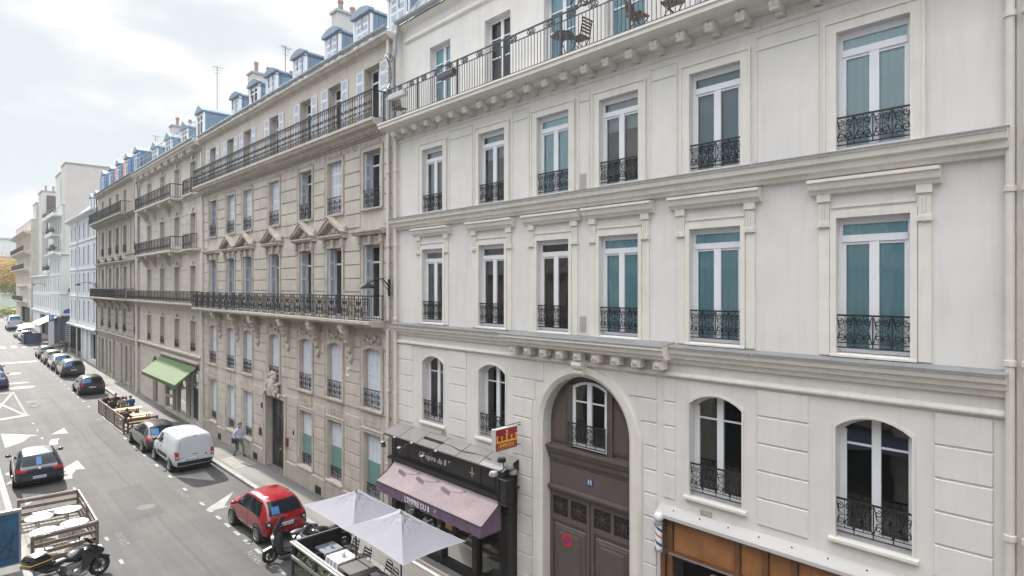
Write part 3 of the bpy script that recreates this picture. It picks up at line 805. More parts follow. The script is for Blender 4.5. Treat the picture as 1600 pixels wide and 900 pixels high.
# scrolled end bracket against the neighbour and a big scroll ornament in the middle
for f in ([(X+.1+.5*math.sin(t*.2)*.5, Y1-.18, 15.7+t*.085) for t in range(16)],):
    rl.tube(f,.016,4)
rl.tube([(W-.45+a,Y1-.16,b) for a,b in spiral(0,15.72,.16,0,1.6,1)],.016,4); rl.tube([(W-.35+a,Y1-.16,b) for a,b in spiral(0,16.95,.17,math.pi,1.7,-1)],.016,4)
for t in range(6): rl.tube([(W-.30,Y1-.16,15.95+t*.17),(W-.52+.02*t,Y1-.16,15.88+t*.17)],.008,3)
for s in (-1,1):
    rl.tube([(X,a,b) for a,b in spiral(8.85+s*.16,15.78,.20,math.pi/2,1.8,s,26)],.020,5)
rl.tube([(X,8.85+.32*math.cos(t*.3),15.80+.3*math.sin(t*.3)) for t in range(12)],.016,4)
rl.build('balcony_railing', M['grey_iron'], B1)
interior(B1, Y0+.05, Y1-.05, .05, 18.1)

# next building to the right, seen as a sliver
B0 = thing('neighbour_building', 'plain pale rendered facade with a downpipe at the right edge beyond the white building', 'building', (W,-3,0), world=True)
mb = MB(); wall_sheet(mb, -8, 1.03, 0, 18, [(-1.0-2.6*i,1.1,z,z+2.2,0) for i in range(3) for z in (4.5,7.9,11.4,14.8)], .05, .3)
mb.add([(W-.05,1.03,0),(W+9,1.03,0),(W+9,1.03,18),(W-.05,1.03,18)],[(0,1,2,3)]); mb.add([(W-.05,-8,0),(W+9,-8,0),(W+9,-8,18),(W-.05,-8,18)],[(0,1,2,3)])
mb.build('wall', M['white_trim'], B0)
for i in range(3):
    for z in (4.5,7.9,11.4,14.8): window(B0, -1.0-2.6*i, z, 1.1, 2.2, 0, 'plain', .24, p=.05)
pp = MB(); pipe(pp, .90, .13, 0, 17.5, .05); pp.build('downpipe', M['pipe_cream'], B0)
mb = MB(); mb.box(W+.02,W+9,-7.9,.95,17.9,19); mb.build('roof', M['zinc_pale'], B0)
interior(B0,-7.9,.9,.05,17.7)

# ------------------------------------------------------------------ black restaurant front
SH = thing('restaurant_shopfront', 'black panelled shop front with a zinc canopy beside the arched door', 'shop front', (W,14.7,0), world=True)
s0, s1 = 11.66, 17.52
mb = MB()
mb.fb(0,.34,s0,s0+.34,.12,3.95); mb.fb(0,.34,s1-.34,s1,.12,3.95)             # end pilasters
mb.fb(0,.36,s0+.34,s1-.34,3.14,3.90)                                           # signboard
mb.fb(0,.34,s0+.34,s1-.34,2.78,3.02)
mb.sweep([(0,3.16),(.52,3.14),(.52,3.08),(.44,3.06),(.40,3.02),(0,3.01)], s0, s1)
for a,b in ((s0+.5,s0+.98),(s0+1.1,s1-1.2),(s1-1.05,s1-.5)):
    mb.pan(a,b,3.26,3.80,.36,.385,.03); mb.pan(a+.06,b-.06,3.32,3.74,.385,.375,.02)
for y in (13.1,13.2,14.75,16.2): mb.fb(.1,.30,y-.05,y+.05,.12,2.78)
mb.fb(.1,.28,s0+.34,13.1,.12,.55); mb.fb(.1,.28,13.2,14.75,.12,.5); mb.fb(.1,.28,14.75,s1-.34,.12,.55)
mb.pan(s0+.45,13.0,.2,.5,.28,.30,.02); mb.pan(14.9,16.1,.2,.5,.28,.30,.02)
for s in (s0+.17,s1-.17):
    mb.pan(s-.12,s+.12,.6,2.6,.34,.365,.03); mb.pan(s-.13,s+.13,3.2,3.85,.34,.38,.03)
    for z in (2.62,2.70,2.78): mb.fb(.34,.40,s-.15,s+.15,z,z+.05)
mb.build('panelling', M['black_paint'], SH)
mb = MB(); mb.fb(-.55,-.5,s0+.3,s1-.3,.1,3.0); mb.fb(-.5,.1,s0+.34,s1-.34,.1,.118); mb.build('shop_interior', M['room'], SH)
mb = MB()
for a,b in ((s0+.36,13.08),(13.22,14.7),(14.8,16.15),(16.25,s1-.36)): mb.add([(W-.18,a,.5),(W-.18,b,.5),(W-.18,b,2.78),(W-.18,a,2.78)],[(0,1,2,3)])
mb.build('shop_window', M['glass_shop'], SH, recalc=False)
mb = MB()                                                                      # zinc canopy in separate sheets
yy = s0-.1; ed = [11.55,12.6,13.63,14.65,15.65,16.65,17.62]
for a,b in zip(ed[:-1],ed[1:]):
    mb.add([(W-.02,a+.008,4.21),(W-.02,b-.008,4.21),(W-.62,b-.008,3.97),(W-.62,a+.008,3.97),(W-.62,b-.008,3.93),(W-.62,a+.008,3.93)],[(0,1,2,3),(3,2,4,5)])
    mb.obox((W-.32,b,4.10),(-.6,0,-.24),(0,1,0),(-.24,0,.6),.64,.022,.02)
mb.build('canopy', M['zinc_cap'], SH)
mb = MB(); mb.sweep([(0,4.17),(.60,3.925),(.60,3.88),(.5,3.86),(.42,3.92),(0,3.91)], 11.56, 17.6); mb.build('canopy_soffit', M['black_paint'], SH)
mb = MB(); mb.add([(W,11.555,4.2),(W-.60,11.555,3.95),(W-.60,11.555,3.88),(W,11.555,3.86)],[(0,1,2,3)]); mb.build('canopy_end', M['black_matte'], SH, recalc=False)
text('lettering', "L'Empire du 8", .27, 'letter_white', (W-.392,15.1,3.53), FACE, SH, ORG[SH.name], .003, (.95,1.0), .22)
text('lettering', "e", .16, 'letter_white', (W-.392,14.24,3.62), FACE, SH, ORG[SH.name], .003, (.95,1.0), .22)
mb = MB(); mb.fb(.386,.392,13.12,13.17,3.42,3.68); mb.fb(.386,.392,13.03,13.26,3.5,3.53); mb.build('emblem', M['gold_dim'], SH)
mb = MB(); mb.box(W-.75,W-.05,s0+.2,s1-.2,.12,.16); mb.box(W-.62,W-.05,s0+.3,s1-.3,.16,.26); mb.build('step', M['gable_wall'], SH)
# menu box and a lit notice inside
mb = MB(); mb.fb(.30,.33,14.2,14.5,1.5,2.0); mb.build('menu_board', M['gold'], SH)
# awning
AW = thing('awning', 'faded pink purple awning with a white lettered valance over the restaurant', 'awning', (W,14.4,3), world=True)
mb = MB(); a0,a1 = 11.72,16.95; n = 24
P0,Z0,P1,Z1 = .56,3.10,1.30,2.60
for i in range(n):
    for j in range(6):
        q = []
        for (u,v) in ((i,j),(i+1,j),(i+1,j+1),(i,j+1)):
            y = a0+(a1-a0)*u/n; t = v/6
            q.append((W-(P0+(P1-P0)*t), y, Z0+(Z1-Z0)*t-.03*math.sin(math.pi*t)+.004*math.sin(u*1.3)))
        mb.add(q,[(0,1,2,3)])
mb.build('canvas', M['awning_pink'], AW, recalc=False, smooth='all')
mb = MB()
for i in range(60):
    q = []
    for (u,v) in ((i,0),(i+1,0),(i+1,1),(i,1)):
        y = a0+(a1-a0)*u/60; q.append((W-P1-.012*math.sin(u*.9)*v, y, Z1-.30*v-(.012*math.sin(u*2.1) if v else 0)))
    mb.add(q,[(0,1,2,3)])
for yy in (a0,a1): mb.add([(W-P0,yy,Z0),(W-P1,yy,Z1),(W-P1,yy,Z1-.3),(W-P0,yy,Z1-.28)],[(0,1,2,3)])
mb.build('valance', M['awning_purple'], AW, recalc=False)
mb = MB(); mb.tube([(W-P1+.01,a0,Z1),(W-P1+.01,a1,Z1)],.022,6); mb.fb(.36,.58,a0-.02,a1+.02,3.08,3.15)
for yy in (12.2,14.4,16.5): mb.tube([(W-.4,yy,3.0),(W-.9,yy+.25,2.72),(W-P1+.02,yy,Z1-.02)],.018,5)
mb.build('awning_frame', M['black_matte'], AW)
text('lettering', "L'EMPIRE DU 8", .235, 'letter_white', (W-P1-.022,14.62,Z1-.155), FACE, AW, ORG[AW.name], .002, (.86,1), 0, bold=.003)
text('lettering', "e", .14, 'letter_white', (W-P1-.022,13.70,Z1-.10), FACE, AW, ORG[AW.name], .002)
# hanging sign, spotlights and cable
HS = thing('hanging_sign', 'projecting red shop sign with a yellow crown emblem and yellow lettering', 'sign', (W,11.5,4.8), world=True)
sy, sx0, sx1, sz0, sz1 = 11.42, W-1.04, W-.22, 4.60, 5.19
mb = MB(); mb.box(sx0,sx1,sy,sy+.16,sz0,sz1); mb.build('sign_box', M['gable_wall'], HS, bevel=.008)
mb = MB(); mb.box(sx0+.02,sx1-.02,sy-.006,sy-.001,sz0+.02,sz1-.02); mb.build('sign_face', M['sign_red'], HS)
mb = MB()
def cr(x,z,w,h): mb.box(sx0+x-w/2,sx0+x+w/2,sy-.012,sy-.0065,sz0+z,sz0+z+h)
cr(.41,.215,.74,.042)
for x,h,w in ((.06,.13,.035),(.23,.10,.03),(.41,.17,.045),(.59,.10,.03),(.76,.13,.035)):
    cr(x,.255,w,h); cr(x,.255+h,w*2.6,.020)
for k in range(5): cr(.41,.455+.015*k,.02+.018*k,.0155)
mb.build('emblem', M['gold'], HS)
text('lettering', "L'EMPIRE DU 8", .112, 'gold', (sx0+.385,sy-.008,sz0+.130), SIDE, HS, ORG[HS.name], .002, (.80,1.15), bold=.002)
text('lettering', "e", .07, 'gold', (sx0+.755,sy-.008,sz0+.16), SIDE, HS, ORG[HS.name], .002)
mb = MB(); mb.box(sx0+.06,sx1-.06,sy-.010,sy-.0065,sz0+.055,sz0+.062); mb.build('underline', M['gold'], HS)
mb = MB()
for z in (sz1-.03,sz0+.03): mb.tube([(sx1-.02,sy+.08,z),(W,sy+.08,z)],.014,5); mb.fb(0,.02,sy+.0,sy+.16,z-.05,z+.05)
mb.tube([(sx0,sy+.08,sz1+.02),(W,sy+.08,sz1+.04)],.012,5); mb.build('bracket', M['grey_iron'], HS)
spots = [(16.85,'small black arm spotlight at the far end of the black signboard'),(15.85,'small black arm spotlight above the start of the script lettering'),(14.55,'small black arm spotlight above the end of the script lettering')]
base = None
for yy,lab in spots:
    if base is None:
        base = thing('sign_spotlight', lab, 'spotlight', (W-.6,yy,3.88), 0, 'spotlights over the signboard')
        a = MB(); a.tube([(0,0,0),(-.05,0,.06),(-.12,.12,.02),(-.2,.42,-.18)],.010,5); a.build('arm', M['grey_iron'], base)
        a = MB(); a.obox((-.21,.45,-.24),(1,0,.3),(0,1,0),(-.3,0,1),.10,.14,.20); h = a.build('lamp_head', M['grey_iron'], base, bevel=.01)
        a = MB(); a.lathe([(.035,-.02),(.035,.02)],(-.06,0,.06),'z',8); a.build('knuckle', M['lamp_glass'], base)
    else: dup(base, lab, (W-.6,yy,3.88), 0)
t = thing('floodlight_cluster', 'group of round glass floodlights on the near corner of the black canopy', 'floodlight', (W-.55,11.62,3.95))
a = MB(); a.tube([(0,0,0),(0,0,.22),(-.1,0,.3)],.018,5); a.tube([(0,0,.05),(-.28,.1,.0)],.016,5); a.tube([(0,0,.05),(.22,-.12,-.02)],.016,5); a.tube([(0,-.02,.1),(.1,-.08,.15)],.016,5); a.build('arm', M['grey_iron'], t)
for c in ((-.28,.1,-.02),(.24,-.12,-.03),(-.08,0,.34),(.12,-.1,.14)):
    a = MB(); a.lathe([(.03,.06),(.10,.05),(.13,-.02),(.12,-.06)],c,'z',12); h = a.build('lamp_head', M['black_matte'] if c[2] > .3 else M['alu'], t, smooth=True)
    a = MB(); a.lathe([(.115,-.055),(.06,-.085),(.001,-.095)],c,'z',12); a.build('lens', M['lamp_glass'], h, smooth=True)
t = thing('wall_lantern', 'dark glass lantern box on the near end of the restaurant front', 'lantern', (W-.52,11.55,3.3))
a = MB()
for x in (-.14,.14):
    for y in (-.14,.14): a.box(x-.015,x+.015,y-.015,y+.015,-.2,.42)
a.box(-.17,.17,-.17,.17,.42,.46); a.box(-.17,.17,-.17,.17,-.24,-.2); a.box(.14,.52,-.02,.02,.1,.14); a.build('cage', M['black_matte'], t)
a = MB(); a.box(-.13,.13,-.13,.13,-.19,.41); a.build('glass', M['black_paint'], t)
a = MB(); a.lathe([(.001,-.32),(.05,-.29),(.07,-.24)],(0,0,0),'z',10); a.build('finial', M['black_matte'], t)
t = thing('signal_cable', 'thin dark cable with a black strip lying on the zinc canopy', 'cable', (W-.3,14,4.12), world=True)
a = MB(); a.tube([(W-.36+.05*math.sin(i*.9),14.75-i*.22,4.085+.006*math.sin(i)) for i in range(12)],.011,5); a.build('cable', M['black_matte'], t)
a = MB(); a.obox((W-.34,15.1,4.10),(0,1,0),(-.6,0,-.24),(-.24,0,.6),.95,.09,.03); a.build('strip_box', M['black_matte'], t)

# ------------------------------------------------------------------ wooden barber front
BF = thing('barber_shopfront', 'orange brown wood panelled shop front under a white stone ledge', 'shop front', (W,4.2,0), world=True)
mb = MB(); b0,b1 = 1.35,7.02
posts = [6.96,6.78,5.28,4.72,4.18,3.3,2.5,1.45]
for y in posts: mb.fb(0,.13,y-.055,y+.055,0,3.90)
mb.fb(0,.12,6.15,b1,3.12,3.138)
mb.fb(0,.125,b0,b1,3.14,3.22)
mb.build('post', M['wood_shop_dark'], BF)
mb = MB()
for a,b in zip(posts[1:],posts[:-1]):
    if b-a < .3 and a > 6: mb.pan(a+.055,b-.055,.1,3.14,.01,.05,.01); mb.pan(a+.055,b-.055,3.22,3.90,.01,.05,.01); continue
    mb.pan(a+.055,b-.055,3.22,3.90,.01,.07,.012)
    if a < 5.2: mb.pan(a+.055,b-.055,.1,3.14,.01,.06,.012)
mb.build('panel', M['wood_shop'], BF)
mb = MB(); mb.fb(.125,.135,5.3,6.8,3.155,3.185); mb.fb(.125,.135,4.2,4.7,3.155,3.185); mb.build('metal_strip', M['steel'], BF)
mb = MB(); mb.fb(-.55,-.5,5.3,6.75,0,3.14); mb.build('shop_interior', M['room'], BF)
mb = MB(); mb.add([(W-.04,5.335,.3),(W-.04,6.725,.3),(W-.04,6.725,3.12),(W-.04,5.335,3.12)],[(0,1,2,3)]); mb.build('shop_window', M['glass_shop'], BF, recalc=False)
mb = MB(); mb.fb(.0,.12,5.55,5.85,2.75,3.0); mb.build('orange_lamp', M['wood_orange'], BF)
mb = MB(); mb.sweep([(0,4.16),(.06,4.13),(.22,4.05),(.26,4.02),(.26,3.95),(.20,3.93),(.17,3.905),(0,3.90)], b0-.05, 7.08); mb.build('ledge', M['gable_wall'], BF)
mb = MB()
for i in range(9): mb.lathe([(.012,0),(.012,.02)],(W-.12,6.7-.62*i,4.105),'z',6)
mb.build('ledge_pin', M['black_matte'], BF)
BP = thing('barber_pole', 'short striped barber pole with a white globe on the wooden shop front', 'barber pole', (W-.26,6.98,3.2))
def stripes(mi, k):
    m_ = MB(); n, hgt, r = 24, .52, .078
    for i in range(n):
        for j in range(20):
            a = (i/n+j/20*1.6) % 1.0
            c = 0 if a < .36 else (1 if a < .5 else (0 if a < .82 else 2))
            if c != k: continue
            a0,a1 = 2*math.pi*i/n, 2*math.pi*(i+1)/n; z0,z1 = .06+hgt*j/20, .06+hgt*(j+1)/20
            m_.add([(r*math.cos(a0),r*math.sin(a0),z0),(r*math.cos(a1),r*math.sin(a1),z0),(r*math.cos(a1),r*math.sin(a1),z1),(r*math.cos(a0),r*math.sin(a0),z1)],[(0,1,2,3)])
    return m_
stripes(0,0).build('white_stripe', M['white_paint'], BP); stripes(0,1).build('red_stripe', M['red_paint'], BP); stripes(0,2).build('blue_stripe', M['plate_blue'], BP)
a = MB(); a.lathe([(.05,-.02),(.095,0),(.095,.06),(.08,.065)],(0,0,0),'z',16); a.lathe([(.08,.575),(.095,.58),(.095,.64),(.05,.66)],(0,0,0),'z',16); a.box(.0,.22,-.03,.03,.02,.06); a.box(.0,.22,-.03,.03,.58,.62); a.box(.17,.2,-.08,.08,-.02,.66); a.build('bracket', M['alu'], BP)
a = MB(); a.ball((0,0,.75),.11,.11,.11,16,10); a.build('globe', M['lamp_glass'], BP, smooth='all')
# ================================================================== 2. the beige building with louvred shutters
C2 = [37.39,34.41,31.87,28.40,24.97,22.28,19.36]
E0, E1 = 17.88, 39.2
B2 = thing('beige_building', 'beige stone building with white louvred shutters, small pediments and two long iron balconies', 'building', (W,28.5,0), world=True)
mb = MB()
w2 = 1.24
ops = []
for i,y in enumerate(C2):
    if i != 3: ops.append((y,w2,1.0,3.46,0))
    ops.append((y,w2,4.40,6.68,.14)); ops.append((y,w2,7.75,10.55,0)); ops.append((y,w2,11.93,14.08,0)); ops.append((y,1.12,15.0,17.22,0))
DY = 28.30
ops.append((DY,2.20,0.0,3.60,0))
wall_sheet(mb, E0, E1, 0, 18.0, ops, 0, .36)
mb.add([(W,E0,0),(W+9,E0,0),(W+9,E0,19),(W,E0,18)],[(0,1,2,3)]); mb.add([(W,E1,0),(W+9,E1,0),(W+9,E1,19),(W,E1,18)],[(0,1,2,3)])
# ashlar courses between the windows
piers = [(E0+.15,C2[6]-.86)]+[(C2[i+1]+.86,C2[i]-.86) for i in range(5,-1,-1)]+[(C2[0]+.86,E1-.25)]
def courses(z0,z1,step,skip=None):
    z = z0
    while z < z1-.1:
        zt = min(z1,z+step)
        for k,(a,b) in enumerate(piers):
            if z < 3.9 and a < DY < b+.0: continue
            if z < 4.3 and (abs(a-DY) < 1.7 or abs(b-DY) < 1.7):
                a2 = max(a,DY+1.42) if a > DY-1.42 and a < DY+1.42 else a; b2 = min(b,DY-1.42) if b > DY-1.42 and b < DY+1.42 else b
            else: a2,b2 = a,b
            if b2-a2 > .15: mb.pan(a2,b2,z+.018,zt-.018,.002,.042,.014)
        z = zt
courses(.95,4.0,.50); courses(4.25,7.1,.475); courses(7.7,10.9,.53); courses(11.25,14.5,.54)
mb.build('wall', M['beige_stone'], B2)
pb = MB()
for a,b in ((E0+.1,DY-1.34),(DY+1.34,E1-.1)): pb.pan(a,b,0,.88,.0,.10,.03)
pb.build('plinth', M['plinth_stone'], B2)
vb = MB()
for y in (36.0,33.2,30.6,23.6,21.0): vb.fb(.10,.106,y-.28,y+.28,.16,.50)
vb.build('cellar_grille', M['black_matte'], B2)
tr = MB(); cv = MB()
def surround(y,w,z0,z1,k,p,rise=0,bead=True):
    A = outl(y,w,z0,z1,rise,6); Bq = outl(y,w+2*k,z0,z1+k,rise,6); band(tr,A,Bq,p,p)
    if bead: band(tr,Bq,outl(y,w+2*k+.07,z0,z1+k+.035,rise,6),p+.025,p+.025)
for i,y in enumerate(C2):
    if i != 3:
        surround(y,w2,1.0,3.46,.13,.035); tr.sweep([(0,.99),(.12,.985),(.12,.90),(0,.88)], y-.75,y+.75)
        tr.pan(y-.62,y+.62,3.72,4.18,.0,.03,.02); tr.tube([(W-.03,y+.55*math.cos(t*.314),3.83+.12*math.sin(t*.314)) for t in range(11)],.02,4)
        tr.tube([(W-.03,y,3.80),(W-.04,y,4.02)],.035,5)
    surround(y,w2,4.40,6.68,.15,.045,.14); tr.sweep([(0,4.40),(.13,4.39),(.13,4.32),(.08,4.29),(0,4.27)], y-.80,y+.80)
    surround(y,w2,7.75,10.55,.15,.05); surround(y,w2,11.93,14.08,.15,.045); tr.sweep([(0,11.93),(.12,11.92),(.12,11.86),(0,11.82)], y-.76,y+.76)
    surround(y,1.12,15.0,17.22,.10,.02,0,False)
    if 0 < i < 6:              # triangular pediment on little consoles
        a,b = y-1.02,y+1.02; zb,za = 11.06,11.74
        tr.sweep([(0,11.08),(.30,11.07),(.30,11.01),(.26,10.99),(.22,10.93),(0,10.91)], a, b)
        for s in (-1,1):
            q = [(y+s*1.02,11.08),(y+s*1.02,11.02+.12),(y,za+.02),(y,za-.14)]
            tr.prism(q, lambda u,v,t: (W-t,u,v), .0, .29)
            q = [(y+s*1.06,11.12),(y+s*1.06,11.18),(y,za+.08),(y,za+.02)]
            tr.prism(q, lambda u,v,t: (W-t,u,v), .0, .34)
        cv.ball((W-.07,y,11.25),.05,.2,.12,8,5,.15); cv.ball((W-.06,y-.3,11.17),.05,.14,.06,7,5,.2); cv.ball((W-.06,y+.3,11.17),.05,.14,.06,7,5,.2)
        for s in (-1,1):
            cv.ball((W-.1,y+s*1.0,11.28),.07,.07,.16,7,5,.2)
    else:
        tr.sweep([(0,11.12),(.34,11.10),(.34,11.03),(.28,11.0),(.24,10.92),(0,10.90)], y-1.08,y+1.08)
    tr.pan(y-.72,y+.72,10.70,10.90,.0,.06,.02)
    for s in (-1,1):           # consoles
        tr.fb(0,.17,y+s*.78-.09,y+s*.78+.09,10.62,10.92); tr.fb(0,.11,y+s*.78-.07,y+s*.78+.07,10.44,10.62)
        cv.ball((W-.07,y+s*.4,10.80),.04,.20,.07,7,4,.2)
    tr.fb(.06,.16,y-.1,y+.1,10.56,10.90)
    # carved frieze above the fourth floor windows
    tr.pan(y-.6,y+.6,14.28,14.42,.0,.04,.02)
for a,b in piers:
    if b-a > .5:
        n = max(1,int((b-a)/.5))
        for k in range(n):
            c = a+(k+.5)*(b-a)/n; cv.ball((W-.03,c,14.33),.05,.16,.10,7,5,.3); tr.tube([(W-.05,u,v) for u,v in spiral(c+.12,14.33,.12,0,1.2,1,9)],.022,4)
# first floor string and consoles under the long balcony
tr.sweep([(0,4.24),(.05,4.23),(.05,4.14),(0,4.12)], DY+1.0, E1-.1) if False else None
for y in [36.0,33.2,30.35,26.7,23.65,20.85]:
    pts = [(0,7.52),(.56,7.52),(.58,7.36),(.44,7.18),(.40,6.98),(.25,6.80),(.20,6.55),(.10,6.38),(.12,6.22),(.03,6.05),(0,6.05)]
    tr.prism(pts, lambda u,v,t: (W-u,t,v), y-.17, y+.17)
    cv.ball((W-.34,y,7.24),.24,.26,.16,8,6,.14); cv.ball((W-.2,y,6.84),.16,.20,.15,8,6,.2); cv.ball((W-.08,y,6.15),.09,.11,.18,7,5,.1); cv.ball((W-.12,y,6.5),.12,.14,.13,7,5,.2)
    for s in (-1,1): tr.tube([(W-.3,y+s*.19,7.24)]+[(W-.3+u,y+s*.19,7.24+v) for u,v in spiral(0,0,.17,0,1.4,1,10)],.03,4)
for y in (37.4,34.4,31.87,28.4,25,22.28,19.36):
    for k in range(5): cv.ball((W-.04,y-.5+.25*k,6.98+.08*math.sin(k*2)),.06,.15,.12,6,5,.3)
tr.sweep([(0,7.74),(.70,7.72),(.70,7.62),(.64,7.60),(.58,7.53),(.1,7.50),(.06,7.36),(0,7.32)], E0+.55, E1+.02)
tr.sweep([(0,15.02),(.66,15.0),(.66,14.90),(.60,14.87),(.55,14.78),(.34,14.74),(.28,14.66),(.1,14.62),(.08,14.52),(0,14.50)], E0+.45, E1+.02)
y = E1-.2
while y > E0+.5: tr.fb(.06,.24,y-.045,y+.045,14.56,14.66); y -= .19
tr.sweep([(0,18.02),(.34,18.0),(.34,17.92),(.28,17.88),(.20,17.80),(.06,17.76),(0,17.70)], E0, E1)
tr.fb(.0,.05,E1-.22,E1-.02,0,17.7)
# door case with its carved cartouche
surround(DY,2.20,0.0,3.60,.20,.07)
tr.build('trim', M['beige_trim'], B2); cv.build('carving', M['beige_trim'], B2, smooth='all')
ct = MB()
for k in range(60):
    a = random.uniform(-1,1); h = random.uniform(0,1)
    wd = .95*(1-h*.75); ct.ball((W-.14-.10*(1-h),DY+a*wd,3.78+h*1.05),random.uniform(.05,.10),random.uniform(.05,.12),random.uniform(.06,.12),8,6,.15)
for s in (-1,1):
    ct.tube([(W-.16,DY+s*u,3.95+v) for u,v in spiral(.42,.15,.26,-math.pi/2,1.5,1,14)],.05,5); ct.tube([(W-.14,DY+s*.3,3.85),(W-.15,DY+s*.8,3.78),(W-.12,DY+s*1.15,3.62)],.07,5,r1=.03)
ct.ball((W-.2,DY,4.2),.14,.3,.42,10,8,.05)
ct.build('cartouche', M['beige_trim'], B2, smooth='all')
dr = MB(); dr.fb(-.34,-.30,DY-1.1,DY+1.1,0.02,3.6)
for s in (-1,1):
    for z0,z1 in ((.2,1.1),(1.25,2.6),(2.75,3.4)): dr.pan(DY+s*.55-.42,DY+s*.55+.42,z0,z1,-.30,-.27,.03)
dd = dr.build('door', M['black_paint'], B2)
h = MB(); h.tube([(W+.27,DY-.08,1.1),(W+.18,DY-.08,1.1),(W+.18,DY-.2,1.1)],.018,5); h.build('handle', M['gold'], dd)
for z,yy,lab in ((1.75,26.8,'red_box'),(1.7,30.0,'red_box')):
    h = MB(); h.fb(.03,.12,yy-.10,yy+.10,z-.18,z+.18); o = h.build('alarm_box', M['red_dark'], B2)
h = MB(); h.fb(.03,.08,29.75,29.9,2.9,3.15); h.fb(.03,.07,26.1,26.2,2.2,2.4); h.build('intercom', M['black_matte'], B2)
np_ = MB(); np_.fb(.042,.055,21.0,21.26,5.44,5.80); o = np_.build('number_plate', M['white_paint'], B2)
text('number', '13', .22, 'plate_blue', (W-.057,21.13,5.62), FACE, o, ORG[o.name], .002, bold=.006)
# windows
sh4 = ['wide0','closed','closed','closed','part','closed','part']
for i,y in enumerate(C2):
    if i != 3:
        f = window(B2, y, 1.01, w2, 2.44, 0, 'plain', .30, rail='dense', rail_h=.42, rail_p=-.12)
        link('shutter', shared(('shutter',w2,'g'), lambda: louver_mesh(w2-.03,2.42,4,solid=.82), M['shutter']), f, (-.12,0,.01))
        if i > 3: link('screen', shared(('screen',w2), lambda: (lambda b: (b.box(-.145,-.135,-w2/2+.05,w2/2-.05,.45,1.35),b)[1])(MB()), M['frosted_green']), f)
    window(B2, y, 4.41, w2, 2.26, .14, 'plain', .34, rail='dense', rail_h=.64, shut='closed', rail_p=.02)
    window(B2, y, 7.78, w2, 2.76, 0, 'plain', .34, shut='folded')
    window(B2, y, 11.94, w2, 2.13, 0, 'plain', .34, rail='dense', rail_h=.62, shut='closed' if i in (1,2,3,5) else 'folded', rail_p=.02)
    window(B2, y, 15.02, 1.12, 2.19, 0, 'plain', .30, shut='wide')
# long balconies
def fplane(p, yc, z0): return lambda y,z: (W-p, yc+y, z0+z)
rl = rail_mb('lyre', E1-E0-.65, .92, fplane(.64,(E0+E1+.6)/2,7.72), .028)
rl.tube([(W-.64,E0+.62,8.64),(W,E0+.62,8.64)],.026,4); rl.tube([(W-.64,E0+.62,7.78),(W,E0+.62,7.78)],.014,4)
for k in range(5): rl.tube([(W-.12-k*.11,E0+.62,7.76),(W-.12-k*.11,E0+.62,8.64)],.011,3)
rl.tube([(W-.64,E1,8.64),(W,E1,8.64)],.026,4)
rl.build('balcony_railing', M['iron'], B2)
rl = rail_mb('bars', E1-E0-.55, .98, fplane(.60,(E0+E1+.5)/2,15.02), .024)
rl.tube([(W-.60,E0+.52,16.0),(W,E0+.52,16.0)],.024,4); rl.tube([(W-.60,E0+.52,15.06),(W,E0+.52,15.06)],.014,4)
for k in range(5): rl.tube([(W-.1-k*.11,E0+.52,15.04),(W-.1-k*.11,E0+.52,16.0)],.011,3)
rl.tube([(W-.6,E1,16.0),(W,E1,16.0)],.024,4)
for k in range(5): rl.tube([(W-.1-k*.11,E1,15.04),(W-.1-k*.11,E1,16.0)],.011,3)
rl.build('balcony_railing', M['iron'], B2)
# roof
rf = MB()
rf.add([(W+.05,E0,18.06),(W+.05,E1,18.06),(W+2.6,E1,19.2),(W+2.6,E0,19.2),(W+9,E0,20.2),(W+9,E1,20.2)],[(0,1,2,3),(3,2,5,4)])
for y in (E0,E1): rf.add([(W+.05,y,18.0),(W+2.6,y,19.2),(W+9,y,20.2),(W+9,y,18)],[(0,1,2,3)])
yy = E0+.3
while yy < E1:
    rf.obox((W+1.32,yy,18.63),(2.55,0,1.14),(0,1,0),(-1.14,0,2.55),2.75,.03,.04); yy += .6
roof = rf.build('roof', M['zinc'], B2)
gu = MB(); gutter(gu, E0, E1, .30, 18.20, .10)
y = E0+.3
while y < E1: gu.fb(.193,.407,y-.013,y+.013,18.09,18.206); y += .6
gu.build('gutter', M['zinc_pale'], roof)
for i,(y,sh) in enumerate(((18.46,'shutter'),(21.02,'shutter'),(23.55,'shutter'),(26.82,'shutter'),(30.1,'shutter'),(32.4,None),(35.2,'shutter'))):
    dormer(roof, y, 1.32, 18.35, 1.56, -.55, 2.4, True, sh)
    sf = MB()                                  # roof access guard rails between the dormers
    q0,q1 = y-1.25,y-.72
    sf.tube([(W+.1,q1,18.9),(W+.1,q1,19.45),(W+.1,q0,19.45)],.022,4); sf.tube([(W+.1,q0,19.45),(W+2.2,q0,19.5)],.022,4); sf.tube([(W+.1,q0,19.45),(W+.1,q0,18.6)],.018,4); sf.tube([(W+.5,q0,19.62),(W+.5,q0,18.8)],.010,4)
    sf.build('guard_rail', M['grey_iron'], roof)
chimney(B2, W+2.35, W+4.3, 26.6, 27.2, 19, 22.5, 3, along='x')
chimney(B2, W+2.6, W+8, 38.3, 39.1, 20, 22.6, 7, along='x')
for y_,p_,a_,b_,r_ in ((18.15,.10,0,7.45,.06),(18.10,.12,7.8,17.9,.06),(E1-.05,.10,0,14.3,.05)): pp = MB(); pipe(pp,y_,p_,a_,b_,r_); pp.build('downpipe', M['pipe_cream'], B2)
interior(B2, E0+.05, E1-.05, .05, 17.9)

